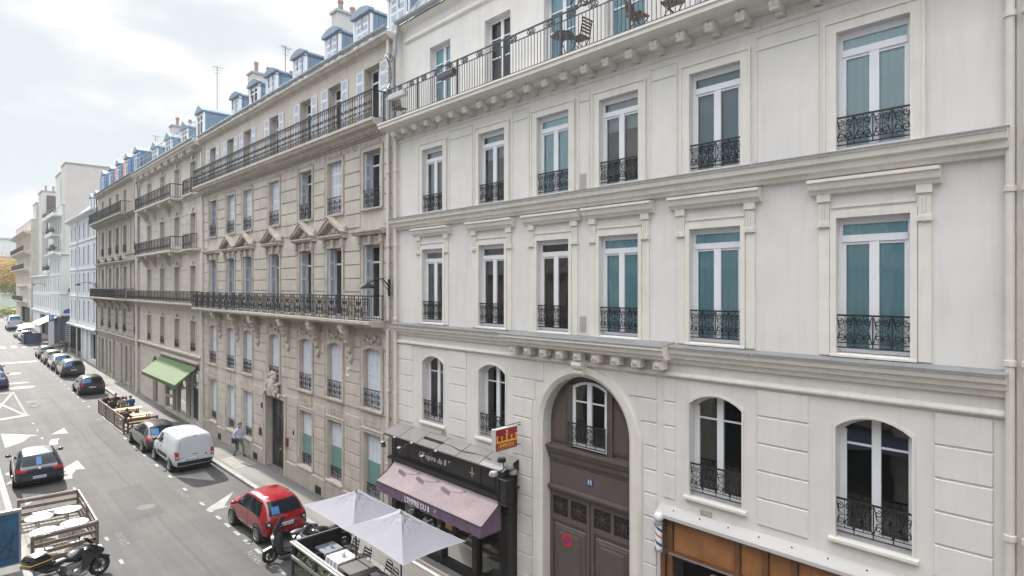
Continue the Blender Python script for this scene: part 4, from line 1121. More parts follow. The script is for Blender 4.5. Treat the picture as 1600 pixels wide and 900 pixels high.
# ================================================================== 3. cream building with the green awning
F0, F1 = 39.25, 55.75
C3 = [52.49,48.66,44.90,41.25]
B3 = thing('cream_building', 'cream stone building with boxed iron balconies above the green awning', 'building', (W,47.5,0), world=True)
mb = MB(); ops = []
for i,y in enumerate(C3):
    ops += [(y,1.15,4.75,6.75,0),(y,1.15,8.0,10.3,0),(y,1.15,11.75,13.7,0),(y,1.15,15.05,17.0,0)]
ops += [(43.6,7.6,.35,3.6,0),(50.8,1.5,0.1,3.7,.5)]
wall_sheet(mb, F0, F1, 0, 17.9, ops, 0, .3)
for y in (F0,F1): mb.add([(W,y,0),(W+9,y,0),(W+9,y,18),(W,y,17.9)],[(0,1,2,3)])
for z0,z1 in ((4.7,7.2),(7.8,11.0),(11.4,14.5)):
    z = z0
    while z < z1-.2:
        for a,b in [(F0+.2,C3[3]-.8)]+[(C3[i+1]+.8,C3[i]-.8) for i in (2,1,0)]+[(C3[0]+.8,F1-.2)]: mb.pan(a,b,z+.015,z+.545,.002,.022,.012)
        z += .56
mb.build('wall', M['cream_stone'], B3)
tr = MB()
for y in C3:
    for z0,z1 in ((4.75,6.75),(8.0,10.3),(11.75,13.7),(15.05,17.0)):
        A = outl(y,1.15,z0,z1,0); Bq = outl(y,1.45,z0,z1+.15,0); band(tr,A,Bq,.05,.05)
        tr.fb(.05,.12,y-.12,y+.12,z1+.1,z1+.34)
tr.sweep([(0,4.62),(.22,4.60),(.22,4.52),(.14,4.46),(.08,4.36),(0,4.30)], F0, F1)
tr.sweep([(0,11.36),(.26,11.34),(.26,11.26),(.16,11.20),(.08,11.1),(0,11.05)], F0, F1)
tr.sweep([(0,14.86),(.26,14.84),(.26,14.76),(.16,14.70),(.08,14.6),(0,14.55)], F0, F1)
tr.sweep([(0,18.0),(.62,17.98),(.62,17.86),(.54,17.82),(.48,17.7),(.14,17.66),(.08,17.5),(0,17.40)], F0, F1)
y = F1-.3
k = 0
while y > F0+.2: tr.fb(.06,.46,y-.09,y+.09,17.42,17.70) if k % 5 < 3 else tr.fb(.06,.2,y-.09,y+.09,17.45,17.68); y -= .36; k += 1
tr.sweep([(0,7.92),(.62,7.90),(.62,7.80),(.52,7.76),(.3,7.66),(.1,7.5),(0,7.3)], F0+.3, F1+1.6)
for z in (11.28,14.78):
    tr.sweep([(0,z+.12),(.80,z+.10),(.80,z),(.70,z-.04),(0,z-.1)], 43.5, 53.6); tr.sweep([(0,z+.12),(.42,z+.10),(.42,z),(.34,z-.04),(0,z-.06)], 40.3, 42.3)
    for y in (44.0,46.8,50.6,53.1): tr.prism([(0,z-.05),(.74,z-.05),(.70,z-.22),(.4,z-.35),(.25,z-.62),(0,z-.95)], lambda u,v,t: (W-u,t,v), y-.18, y+.18)
tr.build('trim', M['cream_stone'], B3)
for y in C3:
    window(B3, y, 4.76, 1.15, 1.98, 0, 'plain', .26, inner='half' , imat='curtain_white', glass='glass_teal', rail='plain', rail_h=.5)
    window(B3, y, 8.01, 1.15, 2.28, 0, 'plain', .26, inner='curtain', imat='curtain_white'); window(B3, y, 11.76, 1.15, 1.93, 0, 'plain', .26, inner='curtain', imat='curtain_white'); window(B3, y, 15.06, 1.15, 1.93, 0, 'plain', .26, inner='curtain', imat='curtain_teal', glass='glass_teal')
def box_balcony(root, ya, yb, p, z, h, kind='plain', top=.035):
    rl = rail_mb(kind, yb-ya, h, fplane(p,(ya+yb)/2,z), top)
    for y in (ya,yb):
        rl.tube([(W-p,y,z+h),(W,y,z+h)],top,4); rl.tube([(W-p,y,z+.05),(W,y,z+.05)],.02,4); rl.tube([(W-p,y,z),(W-p,y,z+h)],.03,4)
        for k in range(1,5): rl.tube([(W-p*k/5,y,z+.05),(W-p*k/5,y,z+h)],.012,3)
    return rl.build('balcony_railing', M['iron'], root)
for z in (11.40,14.90): box_balcony(B3,43.6,53.5,.76,z,.9); box_balcony(B3,40.4,42.2,.38,z,.9)
box_balcony(B3,F0+.4,F1+1.5,.58,7.92,.72,'plain',.05)
rf = MB(); rf.add([(W+.0,F0,18.0),(W+.0,F1,18.0),(W+3.0,F1,20.2),(W+3.0,F0,20.2),(W+9,F0,21.0),(W+9,F1,21.0)],[(0,1,2,3),(3,2,5,4)])
for y in (F0,F1): rf.add([(W,y,18.0),(W+3.0,y,20.2),(W+9,y,21.0),(W+9,y,18)],[(0,1,2,3)])
roof = rf.build('roof', M['zinc'], B3)
gu = MB(); gutter(gu, F0+.1, F1, .60, 18.1, .10); gu.build('gutter', M['zinc_pale'], roof)
for i,y in enumerate((41.9,45.4,49.5,53.5)): dormer(roof, y, 1.45, 18.3, 2.15 if i == 0 else 1.8, -.6, 3.6 if i == 0 else 2.6, False, None)
rl = MB()
for z in (18.35,18.8,19.15): rl.tube([(W-.42,F0+.2,z),(W-.42,F1-.1,z)],.022,4)
y = F0+.2
while y < F1: rl.tube([(W-.42,y,18.0),(W-.42,y,19.15)],.02,4); y += 1.3
rl.build('roof_railing', M['zinc_pale'], roof)
chimney(B3, W+2.2, W+8, F1-.8, F1, 20, 22.4, 6, along='x')
for y_,p_,r_ in ((F0+.12,.10,.055),(F1-.05,.22,.09)): pp = MB(); pipe(pp,y_,p_,0,17.3,r_); pp.build('downpipe', M['pipe_cream'], B3)
pp = MB(); pp.tube([(W-.5,F1-.3,17.95),(W-.2,F1-.2,17.3),(W-.15,F1-.2,16.6),(W-.15,F1-.2,11)],.06,6); pp.build('downpipe', M['zinc'], B3)
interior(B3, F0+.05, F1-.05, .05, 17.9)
# shop front and door of the cream building
t = thing('grocery_shopfront', 'pale metal framed shop front with large panes under the green awning', 'shop front', (W,43.6,0), world=True)
mb = MB()
for y in (39.75,41.2,42.0,42.35,44.6,45.5,47.4): mb.fb(-.1,.14,y-.06,y+.06,.1,3.62)
mb.fb(-.1,.12,39.75,47.4,.1,.42); mb.fb(-.1,.12,39.75,47.4,2.75,2.85); mb.fb(0,.2,39.6,47.6,3.6,3.75)
for z in (1.2,1.9): mb.fb(-.08,.12,45.5,47.4,z,z+.08)
mb.build('shop_frame', M['pipe_cream'], t)
mb = MB(); mb.fb(0,.16,39.5,39.62,.1,3.7); mb.build('pale_post', M['frame_white'], t)
mb = MB(); mb.add([(W+.0,39.8,.4),(W+.0,47.4,.4),(W+.0,47.4,3.6),(W+.0,39.8,3.6)],[(0,1,2,3)]); mb.build('shop_window', glass_mat('glass_grocery',(.5,.5,.48),.16), t, recalc=False)
mb = MB(); mb.prism([(41.85,.6),(41.85,1.6),(41.5,2.3),(40.9,2.55),(40.4,2.3),(40.1,1.6),(40.1,.6)], lambda a,b,q: (W-q,a,b), .02,.03); mb.build('arch_decor', M['menu_dark'], t)
mb = MB(); mb.sweep([(0,4.26),(.30,4.20),(.30,4.10),(.17,4.06),(.15,3.82),(0,3.8)], 39.5, 48.2); mb.build('fascia', M['plinth_stone'], t)
d_ = MB(); d_.fb(-.28,-.22,50.1,51.5,.1,3.65); d_.pan(50.2,50.75,.3,2.6,-.22,-.19,.03); d_.pan(50.85,51.4,.3,2.6,-.22,-.19,.03); d_.build('door', M['red_dark'] if False else M['door_brown'], B3)
AG = thing('green_awning', 'light green sloping awning over the pavement shop', 'awning', (W,44,3.8), world=True)
mb = MB(); n = 40
for i in range(n):
    q = []
    for (u,v) in ((i,0),(i+1,0),(i+1,1),(i,1)):
        y = 39.65+(48.0-39.65)*u/n; p = .22+1.28*v; q.append((W-p, y, 4.0-1.0*v-(.02 if u % 2 else 0)))
    mb.add(q,[(0,1,2,3)])
mb.build('canvas', M['awning_green'], AG, recalc=False)
mb = MB(); mb.add([(W-1.5,39.65,3.0),(W-1.5,48.0,3.0),(W-1.48,48.0,2.76),(W-1.48,39.65,2.76)],[(0,1,2,3)]); 
for y in (39.65,48.0): mb.add([(W-.22,y,4.0),(W-1.5,y,3.0),(W-1.48,y,2.76)],[(0,1,2)])
mb.build('valance', M['awning_green_dark'], AG, recalc=False)
mb = MB(); mb.fb(.18,.30,39.6,48.05,3.97,4.06)
for y in (41,46): mb.tube([(W-.1,y,3.5),(W-.8,y+.5,3.1),(W-1.46,y,2.95)],.03,5)
mb.build('awning_frame', M['grey_iron'], AG)

# ================================================================== 4. darker stone building with pediments
G0, G1 = 55.85, 74.0
C4 = [71.3,67.7,64.4,61.2,56.95]
B4 = thing('dark_stone_building', 'weathered grey brown stone building with small pediments and a blue screened balcony', 'building', (W,65,0), world=True)
mb = MB(); ops = []
for y in C4: ops += [(y,1.25,4.9,7.0,0),(y,1.25,7.95,10.7,0),(y,1.25,11.95,14.35,0),(y,1.15,15.5,17.5,0)]
ops += [(71.3,1.5,.5,3.7,0),(67.4,1.1,.5,3.7,0),(63.2,1.5,.2,3.9,0),(60.3,1.5,.5,3.7,0),(57.0,1.2,.4,3.6,0)]
wall_sheet(mb, G0, G1, 0, 18.3, ops, 0, .45)
for y in (G0,G1): mb.add([(W,y,0),(W+9,y,0),(W+9,y,18),(W,y,18.3)],[(0,1,2,3)])
for z0,z1 in ((4.6,7.2),):
    z = z0
    while z < z1-.2:
        for a,b in [(G0+.2,C4[4]-.75)]+[(C4[i+1]+.72,C4[i]-.72) for i in (3,2,1,0)]+[(C4[0]+.72,G1-.2)]: mb.pan(a,b,z+.03,z+.54,.002,.07,.03)
        z += .57
mb.build('wall', M['dark_stone'], B4)
tr = MB()
for a,b in [(C4[i+1],C4[i]) for i in range(4)]+[(C4[0]+1.3,C4[0]+2.6)]:
    c = (a+b)/2; tr.fb(0,.10,c-.35,c+.35,7.9,10.75); tr.fb(0,.14,c-.40,c+.40,10.75,10.95)
    tr.fb(0,.06,c-.3,c+.3,11.9,14.6); tr.fb(0,.12,c-.5,c+.5,.5,3.9); tr.fb(0,.16,c-.55,c+.55,0,.6)
tr.sweep([(0,4.55),(.22,4.53),(.22,4.45),(.12,4.38),(.08,4.1),(0,4.05)], G0, G1)
tr.sweep([(0,11.30),(.30,11.28),(.30,11.18),(.2,11.12),(.1,10.98),(0,10.95)], G0, G1)
tr.sweep([(0,11.86),(.10,11.84),(.10,11.76),(0,11.74)], G0, G1)
for y in C4[:4]:
    for s in (-1,1): tr.prism([(y+s*.95,11.30),(y+s*.95,11.40),(y,11.92),(y,11.76)], lambda u,v,t: (W-t,u,v), 0, .34)
tr.sweep([(0,15.32),(.80,15.30),(.80,15.20),(.66,15.14),(.4,15.05),(.3,14.9),(.1,14.86),(0,14.7)], 58.6, G1); tr.sweep([(0,15.32),(.5,15.30),(.5,15.20),(.36,15.14),(0,14.95)], G0, 58.6)
y = G1-.3
while y > 58.8: tr.fb(.05,.55,y-.08,y+.08,14.92,15.08); y -= .42
tr.sweep([(0,7.9),(.72,7.88),(.72,7.78),(.6,7.72),(.3,7.66),(.1,7.4),(0,7.2)], 57.5, G1)
for y in (73,69.5,66,62.8,59.2): tr.prism([(0,7.72),(.64,7.72),(.5,7.5),(.3,7.3),(.2,6.9),(0,6.6)], lambda u,v,t: (W-u,t,v), y-.2, y+.2)
tr.sweep([(0,18.32),(.36,18.3),(.36,18.2),(.2,18.1),(0,18.0)], G0, G1)
tr.build('trim', M['dark_stone'], B4)
for y in C4:
    window(B4, y, 4.91, 1.25, 2.08, 0, 'plain', .36, inner='curtain', imat='curtain_white', rail='plain', rail_h=.62)
    window(B4, y, 7.96, 1.25, 2.73, 0, 'plain', .40, inner='curtain', imat='blind_grey'); window(B4, y, 11.96, 1.25, 2.38, 0, 'plain', .36, rail='plain', rail_h=.7, inner='split', imat='curtain_white'); window(B4, y, 15.51, 1.15, 1.98, 0, 'plain', .3, inner='curtain', imat='curtain_teal', glass='glass_teal')
for y,w_,z0,z1 in ((71.3,1.5,.5,3.7),(67.4,1.1,.5,3.7),(60.3,1.5,.5,3.7),(57.0,1.2,.4,3.6)): window(B4, y, z0+.01, w_, z1-z0-.02, 0, 'plain', .38, fmat='door_brown' if y > 66 else 'black_paint', inner='half', imat='curtain_white')
d_ = MB(); d_.fb(-.44,-.38,62.45,63.95,.2,3.9); d_.pan(62.55,63.15,.4,3.0,-.38,-.35,.03); d_.pan(63.25,63.85,.4,3.0,-.38,-.35,.03); d_.build('door', M['black_paint'], B4)
box_balcony(B4,58.8,G1-.1,.76,15.32,.95,'plain',.03)
rl = box_balcony(B4,57.6,G1-.1,.68,7.9,.85,'plain',.04)
mb = MB(); mb.box(W-.665,W-.655,61.6,G1-.15,7.96,8.70); mb.build('screen', M['board_navy'], rl)
rf = MB(); rf.add([(W+.05,G0,18.35),(W+.05,G1,18.35),(W+2.2,G1,21.2),(W+2.2,G0,21.2),(W+9,G0,21.8),(W+9,G1,21.8)],[(0,1,2,3),(3,2,5,4)])
for y in (G0,G1): rf.add([(W,y,18.3),(W+2.2,y,21.2),(W+9,y,21.8),(W+9,y,18)],[(0,1,2,3)])
roof = rf.build('roof', M['slate'], B4)
gu = MB(); gutter(gu, G0, G1, .34, 18.42, .09); gu.build('gutter', M['grey_iron'], roof)
for i,y in enumerate((57.6,61.2,64.8,68.4,72.0)):
    d_ = dormer(roof, y, 1.5, 18.5, 1.9, -.2, 2.0, False, None)
    o_ = ORG[d_.name]
    for s in (-1,1):
        q = louver_mesh(.75,1.6,1); k = MB(); k.v = [(W+.12+x,y+s*1.1+a,z+18.6) for x,a,z in q.v]; k.f = q.f; k.m = q.m
        k.build('shutter', M['blue_shutter' if not (i in (1,2) and s > 0) else 'pink_paint'], d_)
chimney(B4, W+2.5, W+8, G1-.9, G1, 20, 22.3, 4, 'mint_wall')
pp = MB(); pipe(pp, G1-.05, .10, 0, 18.2, .05); pp.build('downpipe', M['grey_iron'], B4)
interior(B4, G0+.05, G1-.05, .05, 18.2)
# ================================================================== 5. white house with shutters, before the side street
H0, H1 = 74.1, 93.3
B5 = thing('white_shuttered_house', 'plain white house with rows of pale shutters and small dark dormers beside the side street', 'house', (W,84,0), world=True)
C5 = [91.4,88.6,85.6,82.6,79.6,76.4]
mb = MB(); ops = []
for y in C5:
    for z0,z1 in ((5.0,7.3),(8.3,10.5),(11.4,13.6),(14.5,16.3)): ops.append((y,1.1,z0,z1,0))
ops += [(88.0,8.6,.9,4.0,0),(77.0,3.2,1.0,3.8,0)]
wall_sheet(mb, H0, H1, 0, 17.1, ops, -.05, .3)
for y in (H0,H1): mb.add([(W+.05,y,0),(W+9,y,0),(W+9,y,19),(W+.05,y,17.1)],[(0,1,2,3)])
mb.build('wall', M['pale_wall'], B5)
tr = MB()
for z in (4.55,7.75,10.9,14.1): tr.sweep([(-.05,z+.1),(.06,z+.08),(.06,z),(-.05,z-.04)], H0, H1)
tr.sweep([(-.05,17.25),(.55,17.15),(.55,17.0),(.4,16.95),(-.05,16.75)], H0, H1+.3)
tr.sweep([(-.05,4.5),(.35,4.4),(.35,4.25),(-.05,4.2)], H0, H1)
for y in (H0+.3,80.5,83.6): tr.fb(-.05,.08,y-.25,y+.25,0,4.2)
tr.build('trim', M['pale_wall'], B5)
for y in C5:
    for z0,h in ((5.0,2.3),(8.3,2.2),(11.4,2.2),(14.5,1.8)): window(B5, y, z0, 1.1, h, 0, 'plain', .24, p=-.05, shut='wide' if y > 77 else 'solid')
mb = MB()
for y in (92.2,90.2,88.1,86.0,83.8): mb.fb(-.2,.05,y-.07,y+.07,.5,4.0)
mb.fb(-.2,.02,83.8,92.2,.5,1.3); mb.build('shop_frame', M['black_paint'], B5)
mb = MB(); mb.add([(W+.12,83.8,1.3),(W+.12,92.2,1.3),(W+.12,92.2,4.0),(W+.12,83.8,4.0)],[(0,1,2,3)]); mb.build('shop_window', M['glass_shop'], B5, recalc=False)
mb = MB(); mb.fb(.05,.09,83.9,84.1,.6,3.9); mb.build('dark_sign_strip', M['black_paint'], B5)
rf = MB(); rf.add([(W-.1,H0,17.25),(W-.1,H1,17.25),(W+2.5,H1,19.8),(W+2.5,H0,19.8),(W+9,H0,20.2),(W+9,H1,20.2)],[(0,1,2,3),(3,2,5,4)])
for y in (H0,H1): rf.add([(W,y,17.1),(W+2.5,y,19.8),(W+9,y,20.2),(W+9,y,17)],[(0,1,2,3)])
roof = rf.build('roof', M['slate'], B5)
for y in (76.5,79.5): dormer(roof, y, 1.5, 17.6, 1.3, -.3, 1.8, False, None)
chimney(B5, W+3, W+8, 83.0, 83.9, 19.5, 22.4, 4, 'mint_wall'); 
pp = MB(); pipe(pp, 86.9, .06, 0, 17, .07); pp.build('downpipe', M['pale_wall'], B5)
interior(B5, H0+.05, H1-.05, .05, 17)

# ================================================================== beyond the side street
def simple_building(name, label, y0, y1, x0, depth, z1, rows, pitch, wmat, win=(1.1,2.1), shut=None, end=True, base=0, cap=True, roofm='zinc_pale', cat='building', inner=None, ground=None):
    b = thing(name, label, cat, (x0,(y0+y1)/2,0), world=True)
    p = W-x0; mb = MB(); n = max(1,int((y1-y0-.6)/pitch)); cs = [y0+(y1-y0)*(i+.5)/n for i in range(n)] if rows else []
    ops = [(y,win[0],z,z+win[1],0) for y in cs for z in rows]
    if ground: ops += ground
    wall_sheet(mb, y0, y1, base, z1, ops, p, .28)
    for y in (y0,y1): mb.add([(x0,y,base),(x0+depth,y,base),(x0+depth,y,z1),(x0,y,z1)],[(0,1,2,3)])
    mb.build('wall', M[wmat], b)
    for y in cs:
        for z in rows: window(b, y, z+.005, win[0], win[1]-.01, 0, 'plain', .22, p=p, shut=shut, inner=inner, imat='curtain_white')
    rf = MB(); rf.box(x0-.02,x0+depth+.02,y0-.02,y1+.02,z1,z1+.18)
    rf.build('roof', M[roofm], b)
    mb = MB(); X0 = x0+.6; mb.add([(X0,y0+.1,base),(X0,y1-.1,base),(X0,y1-.1,z1-.1),(X0,y0+.1,z1-.1)],[(0,1,2,3)]); mb.build('interior', M['room'], b)
    return b, cs
B6, cs = simple_building('corner_house', 'pale mint corner house past the side street with a blue street plate on its end', 101.2, 113.0, W, 9, 13.5, (5.6,8.2,10.9), 2.4, 'mint_wall', (1.0,1.9), 'wide', ground=[(107,10.5,.9,4.4,0)])
tr = MB(); tr.sweep([(0,13.75),(.7,13.65),(.7,13.5),(.4,13.4),(0,13.1)], 100.9, 113.0)
for z in (4.9,7.9,10.5): tr.sweep([(0,z+.1),(.12,z+.08),(.12,z),(0,z-.05)], 101.1, 113)
tr.box(W,W+9,101.0,101.2,13.4,13.6); tr.box(W,W+6,101.12,101.2,7.85,7.98); tr.build('trim', M['pale_wall'], B6)
mb = MB(); mb.fb(0,.1,101.1,112.6,.6,4.7); mb.box(W+.02,W+2.4,101.05,101.19,.9,4.9); mb.build('shop_front', M['menu_dark'], B6)
mb = MB(); mb.prism([(-.62,0),(.62,0),(.62,.35),(.4,.5),(0,.62),(-.4,.5),(-.62,.35)], lambda a,b,t: (W+.95+a,t,5.25+b), 101.15, 101.19); o = mb.build('street_name_plate', M['plate_blue'], B6)
mb = MB(); mb.prism([(-.5,0),(.5,0),(.36,.4),(0,.5),(-.36,.4)], lambda a,b,t: (W+1.3+a,t,8.3+b), 100.9, 101.18); mb.tube([(W+1.3,101.2,8.95),(W+1.3,101.0,8.95),(W+1.3,101.0,8.7)],.05,5); mb.build('wall_lamp', M['black_matte'], B6)
mb = MB(); mb.box(W+.15,W+1.9,100.98,101.04,1.1,4.0); o = mb.build('chalk_board', M['poster_dark'], B6)
mb = MB()
for k in range(9): mb.box(W+.45,W+1.55-.12*(k % 3),100.972,100.979,1.5+.26*k,1.56+.26*k)
mb.build('chalk_lines', M['gable_wall'], o)
t = thing('sail_awning', 'pair of white sloping awnings over the far dark shop front', 'awning', (W,108,4.2), world=True)
mb = MB()
for a,b in ((103,107.5),(107.8,112.4)): mb.add([(W-.1,a,4.7),(W-.1,b,4.7),(W-2.2,b,3.6),(W-2.2,a,3.6),(W-2.2,b,3.35),(W-2.2,a,3.35)],[(0,1,2,3),(3,2,4,5)])
mb.build('canvas', M['canvas_cream'], t, recalc=False); mb = MB()
for a in (103.2,107.3,112.2): mb.tube([(W,a,3.4),(W-1.2,a,3.5),(W-2.15,a,3.55)],.03,5)
mb.build('arm', M['grey_iron'], t)
B6b, cs = simple_building('low_pale_building', 'low pale building with closely spaced windows running on from the mint corner house', 113.0, 136.0, W, 8, 10.6, (5.6,8.1), 2.3, 'pale_wall', (1.1,1.9), None, ground=[(120,11,.9,4.4,0)], inner='curtain')
tr = MB(); tr.sweep([(0,10.8),(.45,10.7),(.45,10.55),(.3,10.5),(0,10.2)], 113, 136); tr.sweep([(0,5.1),(.3,5.0),(.3,4.85),(0,4.7)], 113, 136); tr.build('trim', M['pale_wall'], B6b)
t = thing('terrace_house', 'pale set back house with planted terraces above the low building', 'house', (W+2.6,122,0), world=True)
mb = MB(); x0 = W+1.6; p = W-x0
wall_sheet(mb, 113.2, 131, 9, 21.5, [(115+2.7*i,1.1,z,z+2,0) for i in range(6) for z in (11.2,14.2,17.2)], p, .3)
for y in (113.2,131): mb.add([(x0,y,9),(x0+8,y,9),(x0+8,y,21.5),(x0,y,21.5)],[(0,1,2,3)])
mb.build('wall', M['mint_wall'], t)
for i in range(6):
    for z in (11.2,14.2,17.2): window(t, 115+2.7*i, z+.005, 1.1, 1.99, 0, 'plain', .2, p=p)
for z,ya,yb in ((13.9,114,120),(16.9,116,124),(19.9,114,128),(11.0,121,127)):
    mb = MB(); mb.box(x0-1.1,x0,ya,yb,z,z+.25); mb.box(x0-1.1,x0-1.03,ya,yb,z+.25,z+.6); sl = mb.build('balcony', M['pale_wall'], t)
    mb = MB(); mb.tube([(x0-1.05,ya,z+1.05),(x0-1.05,yb,z+1.05)],.03,4); y = ya
    while y < yb: mb.tube([(x0-1.05,y,z+.6),(x0-1.05,y,z+1.05)],.02,4); y += .6
    mb.build('railing', M['grey_iron'], sl)
    lf = MB()
    for k in range(150):
        c = Vector((x0-.9+random.gauss(0,.18), random.uniform(ya,yb), z+.7+abs(random.gauss(0,.35)))); d = Vector((random.gauss(0,1),random.gauss(0,1),random.gauss(0,1))).normalized()*.16; e = d.orthogonal().normalized()*.10
        lf.add([tuple(c-d),tuple(c+e),tuple(c+d),tuple(c-e)],[(0,1,2,3)])
    tag(lf.build('terrace_plants', M['leaf'], sl, recalc=False))
rf = MB(); rf.box(x0,x0+8,113.2,131,21.5,21.7); rf.build('roof', M['zinc_pale'], t); mb = MB(); mb.box(x0+.5,x0+.6,113.3,130.9,9,21.4); mb.build('interior', M['room'], t)
def gable(name, label, x0, x1, y0, y1, z1, m='gable_wall', pots=0, extra=None):
    b = thing(name, label, 'building', (x0,y0,0), world=True)
    mb = MB(); mb.box(x0,x1,y0,y1,0,z1); mb.build('wall', M[m], b)
    mb = MB(); mb.box(x0-.1,x1+.1,y0-.1,y1+.1,z1,z1+.22); r = mb.build('roof', M['zinc_cap'], b)
    for i in range(pots):
        q = MB(); q.lathe([(.16,0),(.14,.7),(.18,.72),(.17,.9)], (x0+.6+(x1-x0-1.2)*i/max(1,pots-1),y0+.6,z1+.22),'z',8); q.build('chimney_pot', M['terracotta'], r)
    return b
g1 = gable('tall_building', 'tall building with a wide blank beige gable wall rising above the white house', 13.4, 26, 112.5, 117, 27.9)
g2 = gable('narrow_tall_building', 'narrow slice of tall wall just left of the wide blank gable', 13.45, 24, 118.5, 124, 27.2, 'mint_wall')
g3 = gable('stepped_building', 'blank pale gable with a brown vertical board and a row of chimney pots on top', 12.3, 22, 131.2, 136.5, 25.6, 'gable_wall', 9)
mb = MB(); mb.box(13.0,14.35,131.1,131.19,18.6,25.0)
for k in range(16): mb.box(12.9,14.4,131.05,131.1,18.7+.4*k,18.85+.4*k)
mb.build('wall_board', M['door_brown'], g3)
g4 = gable('stepped_roof_block', 'lower stepped block with chimney pots left of the chimney pot gable', 12.0, 20, 136.6, 142, 24.0, 'mint_wall', 2)
B8, cs = simple_building('far_cream_building', 'far cream building with stacked balconies near the trees at the street end', 137.0, 168.0, W-.2, 9, 21.0, (6.4,9.4,12.6,15.8), 3.0, 'cream_stone', (1.2,2.2), None, inner='curtain', ground=[(148,18,1.8,5.0,0)])
tr = MB()
for z,p,a,b in ((6.0,.9,142,166),(12.1,.9,140,167),(15.3,1.1,138,167),(18.9,1.2,137.2,168),(9.0,.5,143,160)):
    tr.sweep([(.2,z+.2),(.2+p,z+.16),(.2+p,z-.02),(.2+p*.6,z-.2),(.2,z-.5)], a, b)
tr.build('trim', M['cream_stone'], B8)
for z,p,a,b in ((6.1,.9,142,166),(12.2,.9,140,167),(15.4,1.1,138,167)):
    rl = MB(); X = W-.2-p+.08; rl.tube([(X,a,z+1),(X,b,z+1)],.04,4); y = a
    while y < b: rl.tube([(X,y,z),(X,y,z+1)],.022,3); y += .35
    rl.build('balcony_railing', M['iron'], B8)
# ================================================================== across the street (behind the camera), mirrored in the panes
OP = thing('opposite_building', 'beige stone apartment row reflected in the window panes from across the street', 'building', (-3,30,0), world=True)
mb = MB(); mb.box(-14,-3.0,-16,84,0,12.6); mb.build('wall', M['beige_stone'], OP)  # unseen row, height lowered so more sky light reaches the curtains
mb = MB(); mb.add([(-3.1,-16,12.6),(-3.1,84,12.6),(-6.0,84,14.6),(-6.0,-16,14.6)],[(0,1,2,3)]); mb.build('roof', M['zinc'], OP, recalc=False)
mb = MB(); gl = MB()
for z in (4.2,7.3,10.0,12.6): mb.box(-3.0,-2.75,-16,84,z-.25,z)
y = -15
while y < 83:
    for z in (4.5,7.5,10.2):
        link('window', shared(('opwin',), lambda: (lambda b: (b.box(0,.015,-.55,.55,0,2.2),b)[1])(MB()), M['car_glass']), OP, (0,y-30,z)); mb.box(-2.999,-2.93,y-.75,y-.55,z,z+2.2); mb.box(-2.999,-2.93,y+.55,y+.75,z,z+2.2); mb.box(-2.999,-2.93,y-.75,y+.75,z+2.2,z+2.32)
    y += 4.1
mb.build('trim', M['cream_stone'], OP)
mb = MB(); gl = MB(); y = -15
while y < 83:
    k_ = MB(); k_.box(-3.0,-2.8,y-.35,y+.35,0,4.0); k_.build('column', M['cream_stone'], OP); k_ = MB(); k_.box(-3.0,-2.98,y+.5,y+3.4,.6,3.4); k_.build('shop_window', M['car_glass'], OP); y += 4.1
mb = MB(); mb.add([(-2.9,2,3.3),(-2.9,9,3.3),(-1.9,9,2.7),(-1.9,2,2.7)],[(0,1,2,3)]); mb.build('awning', M['board_navy'], OP, recalc=False)

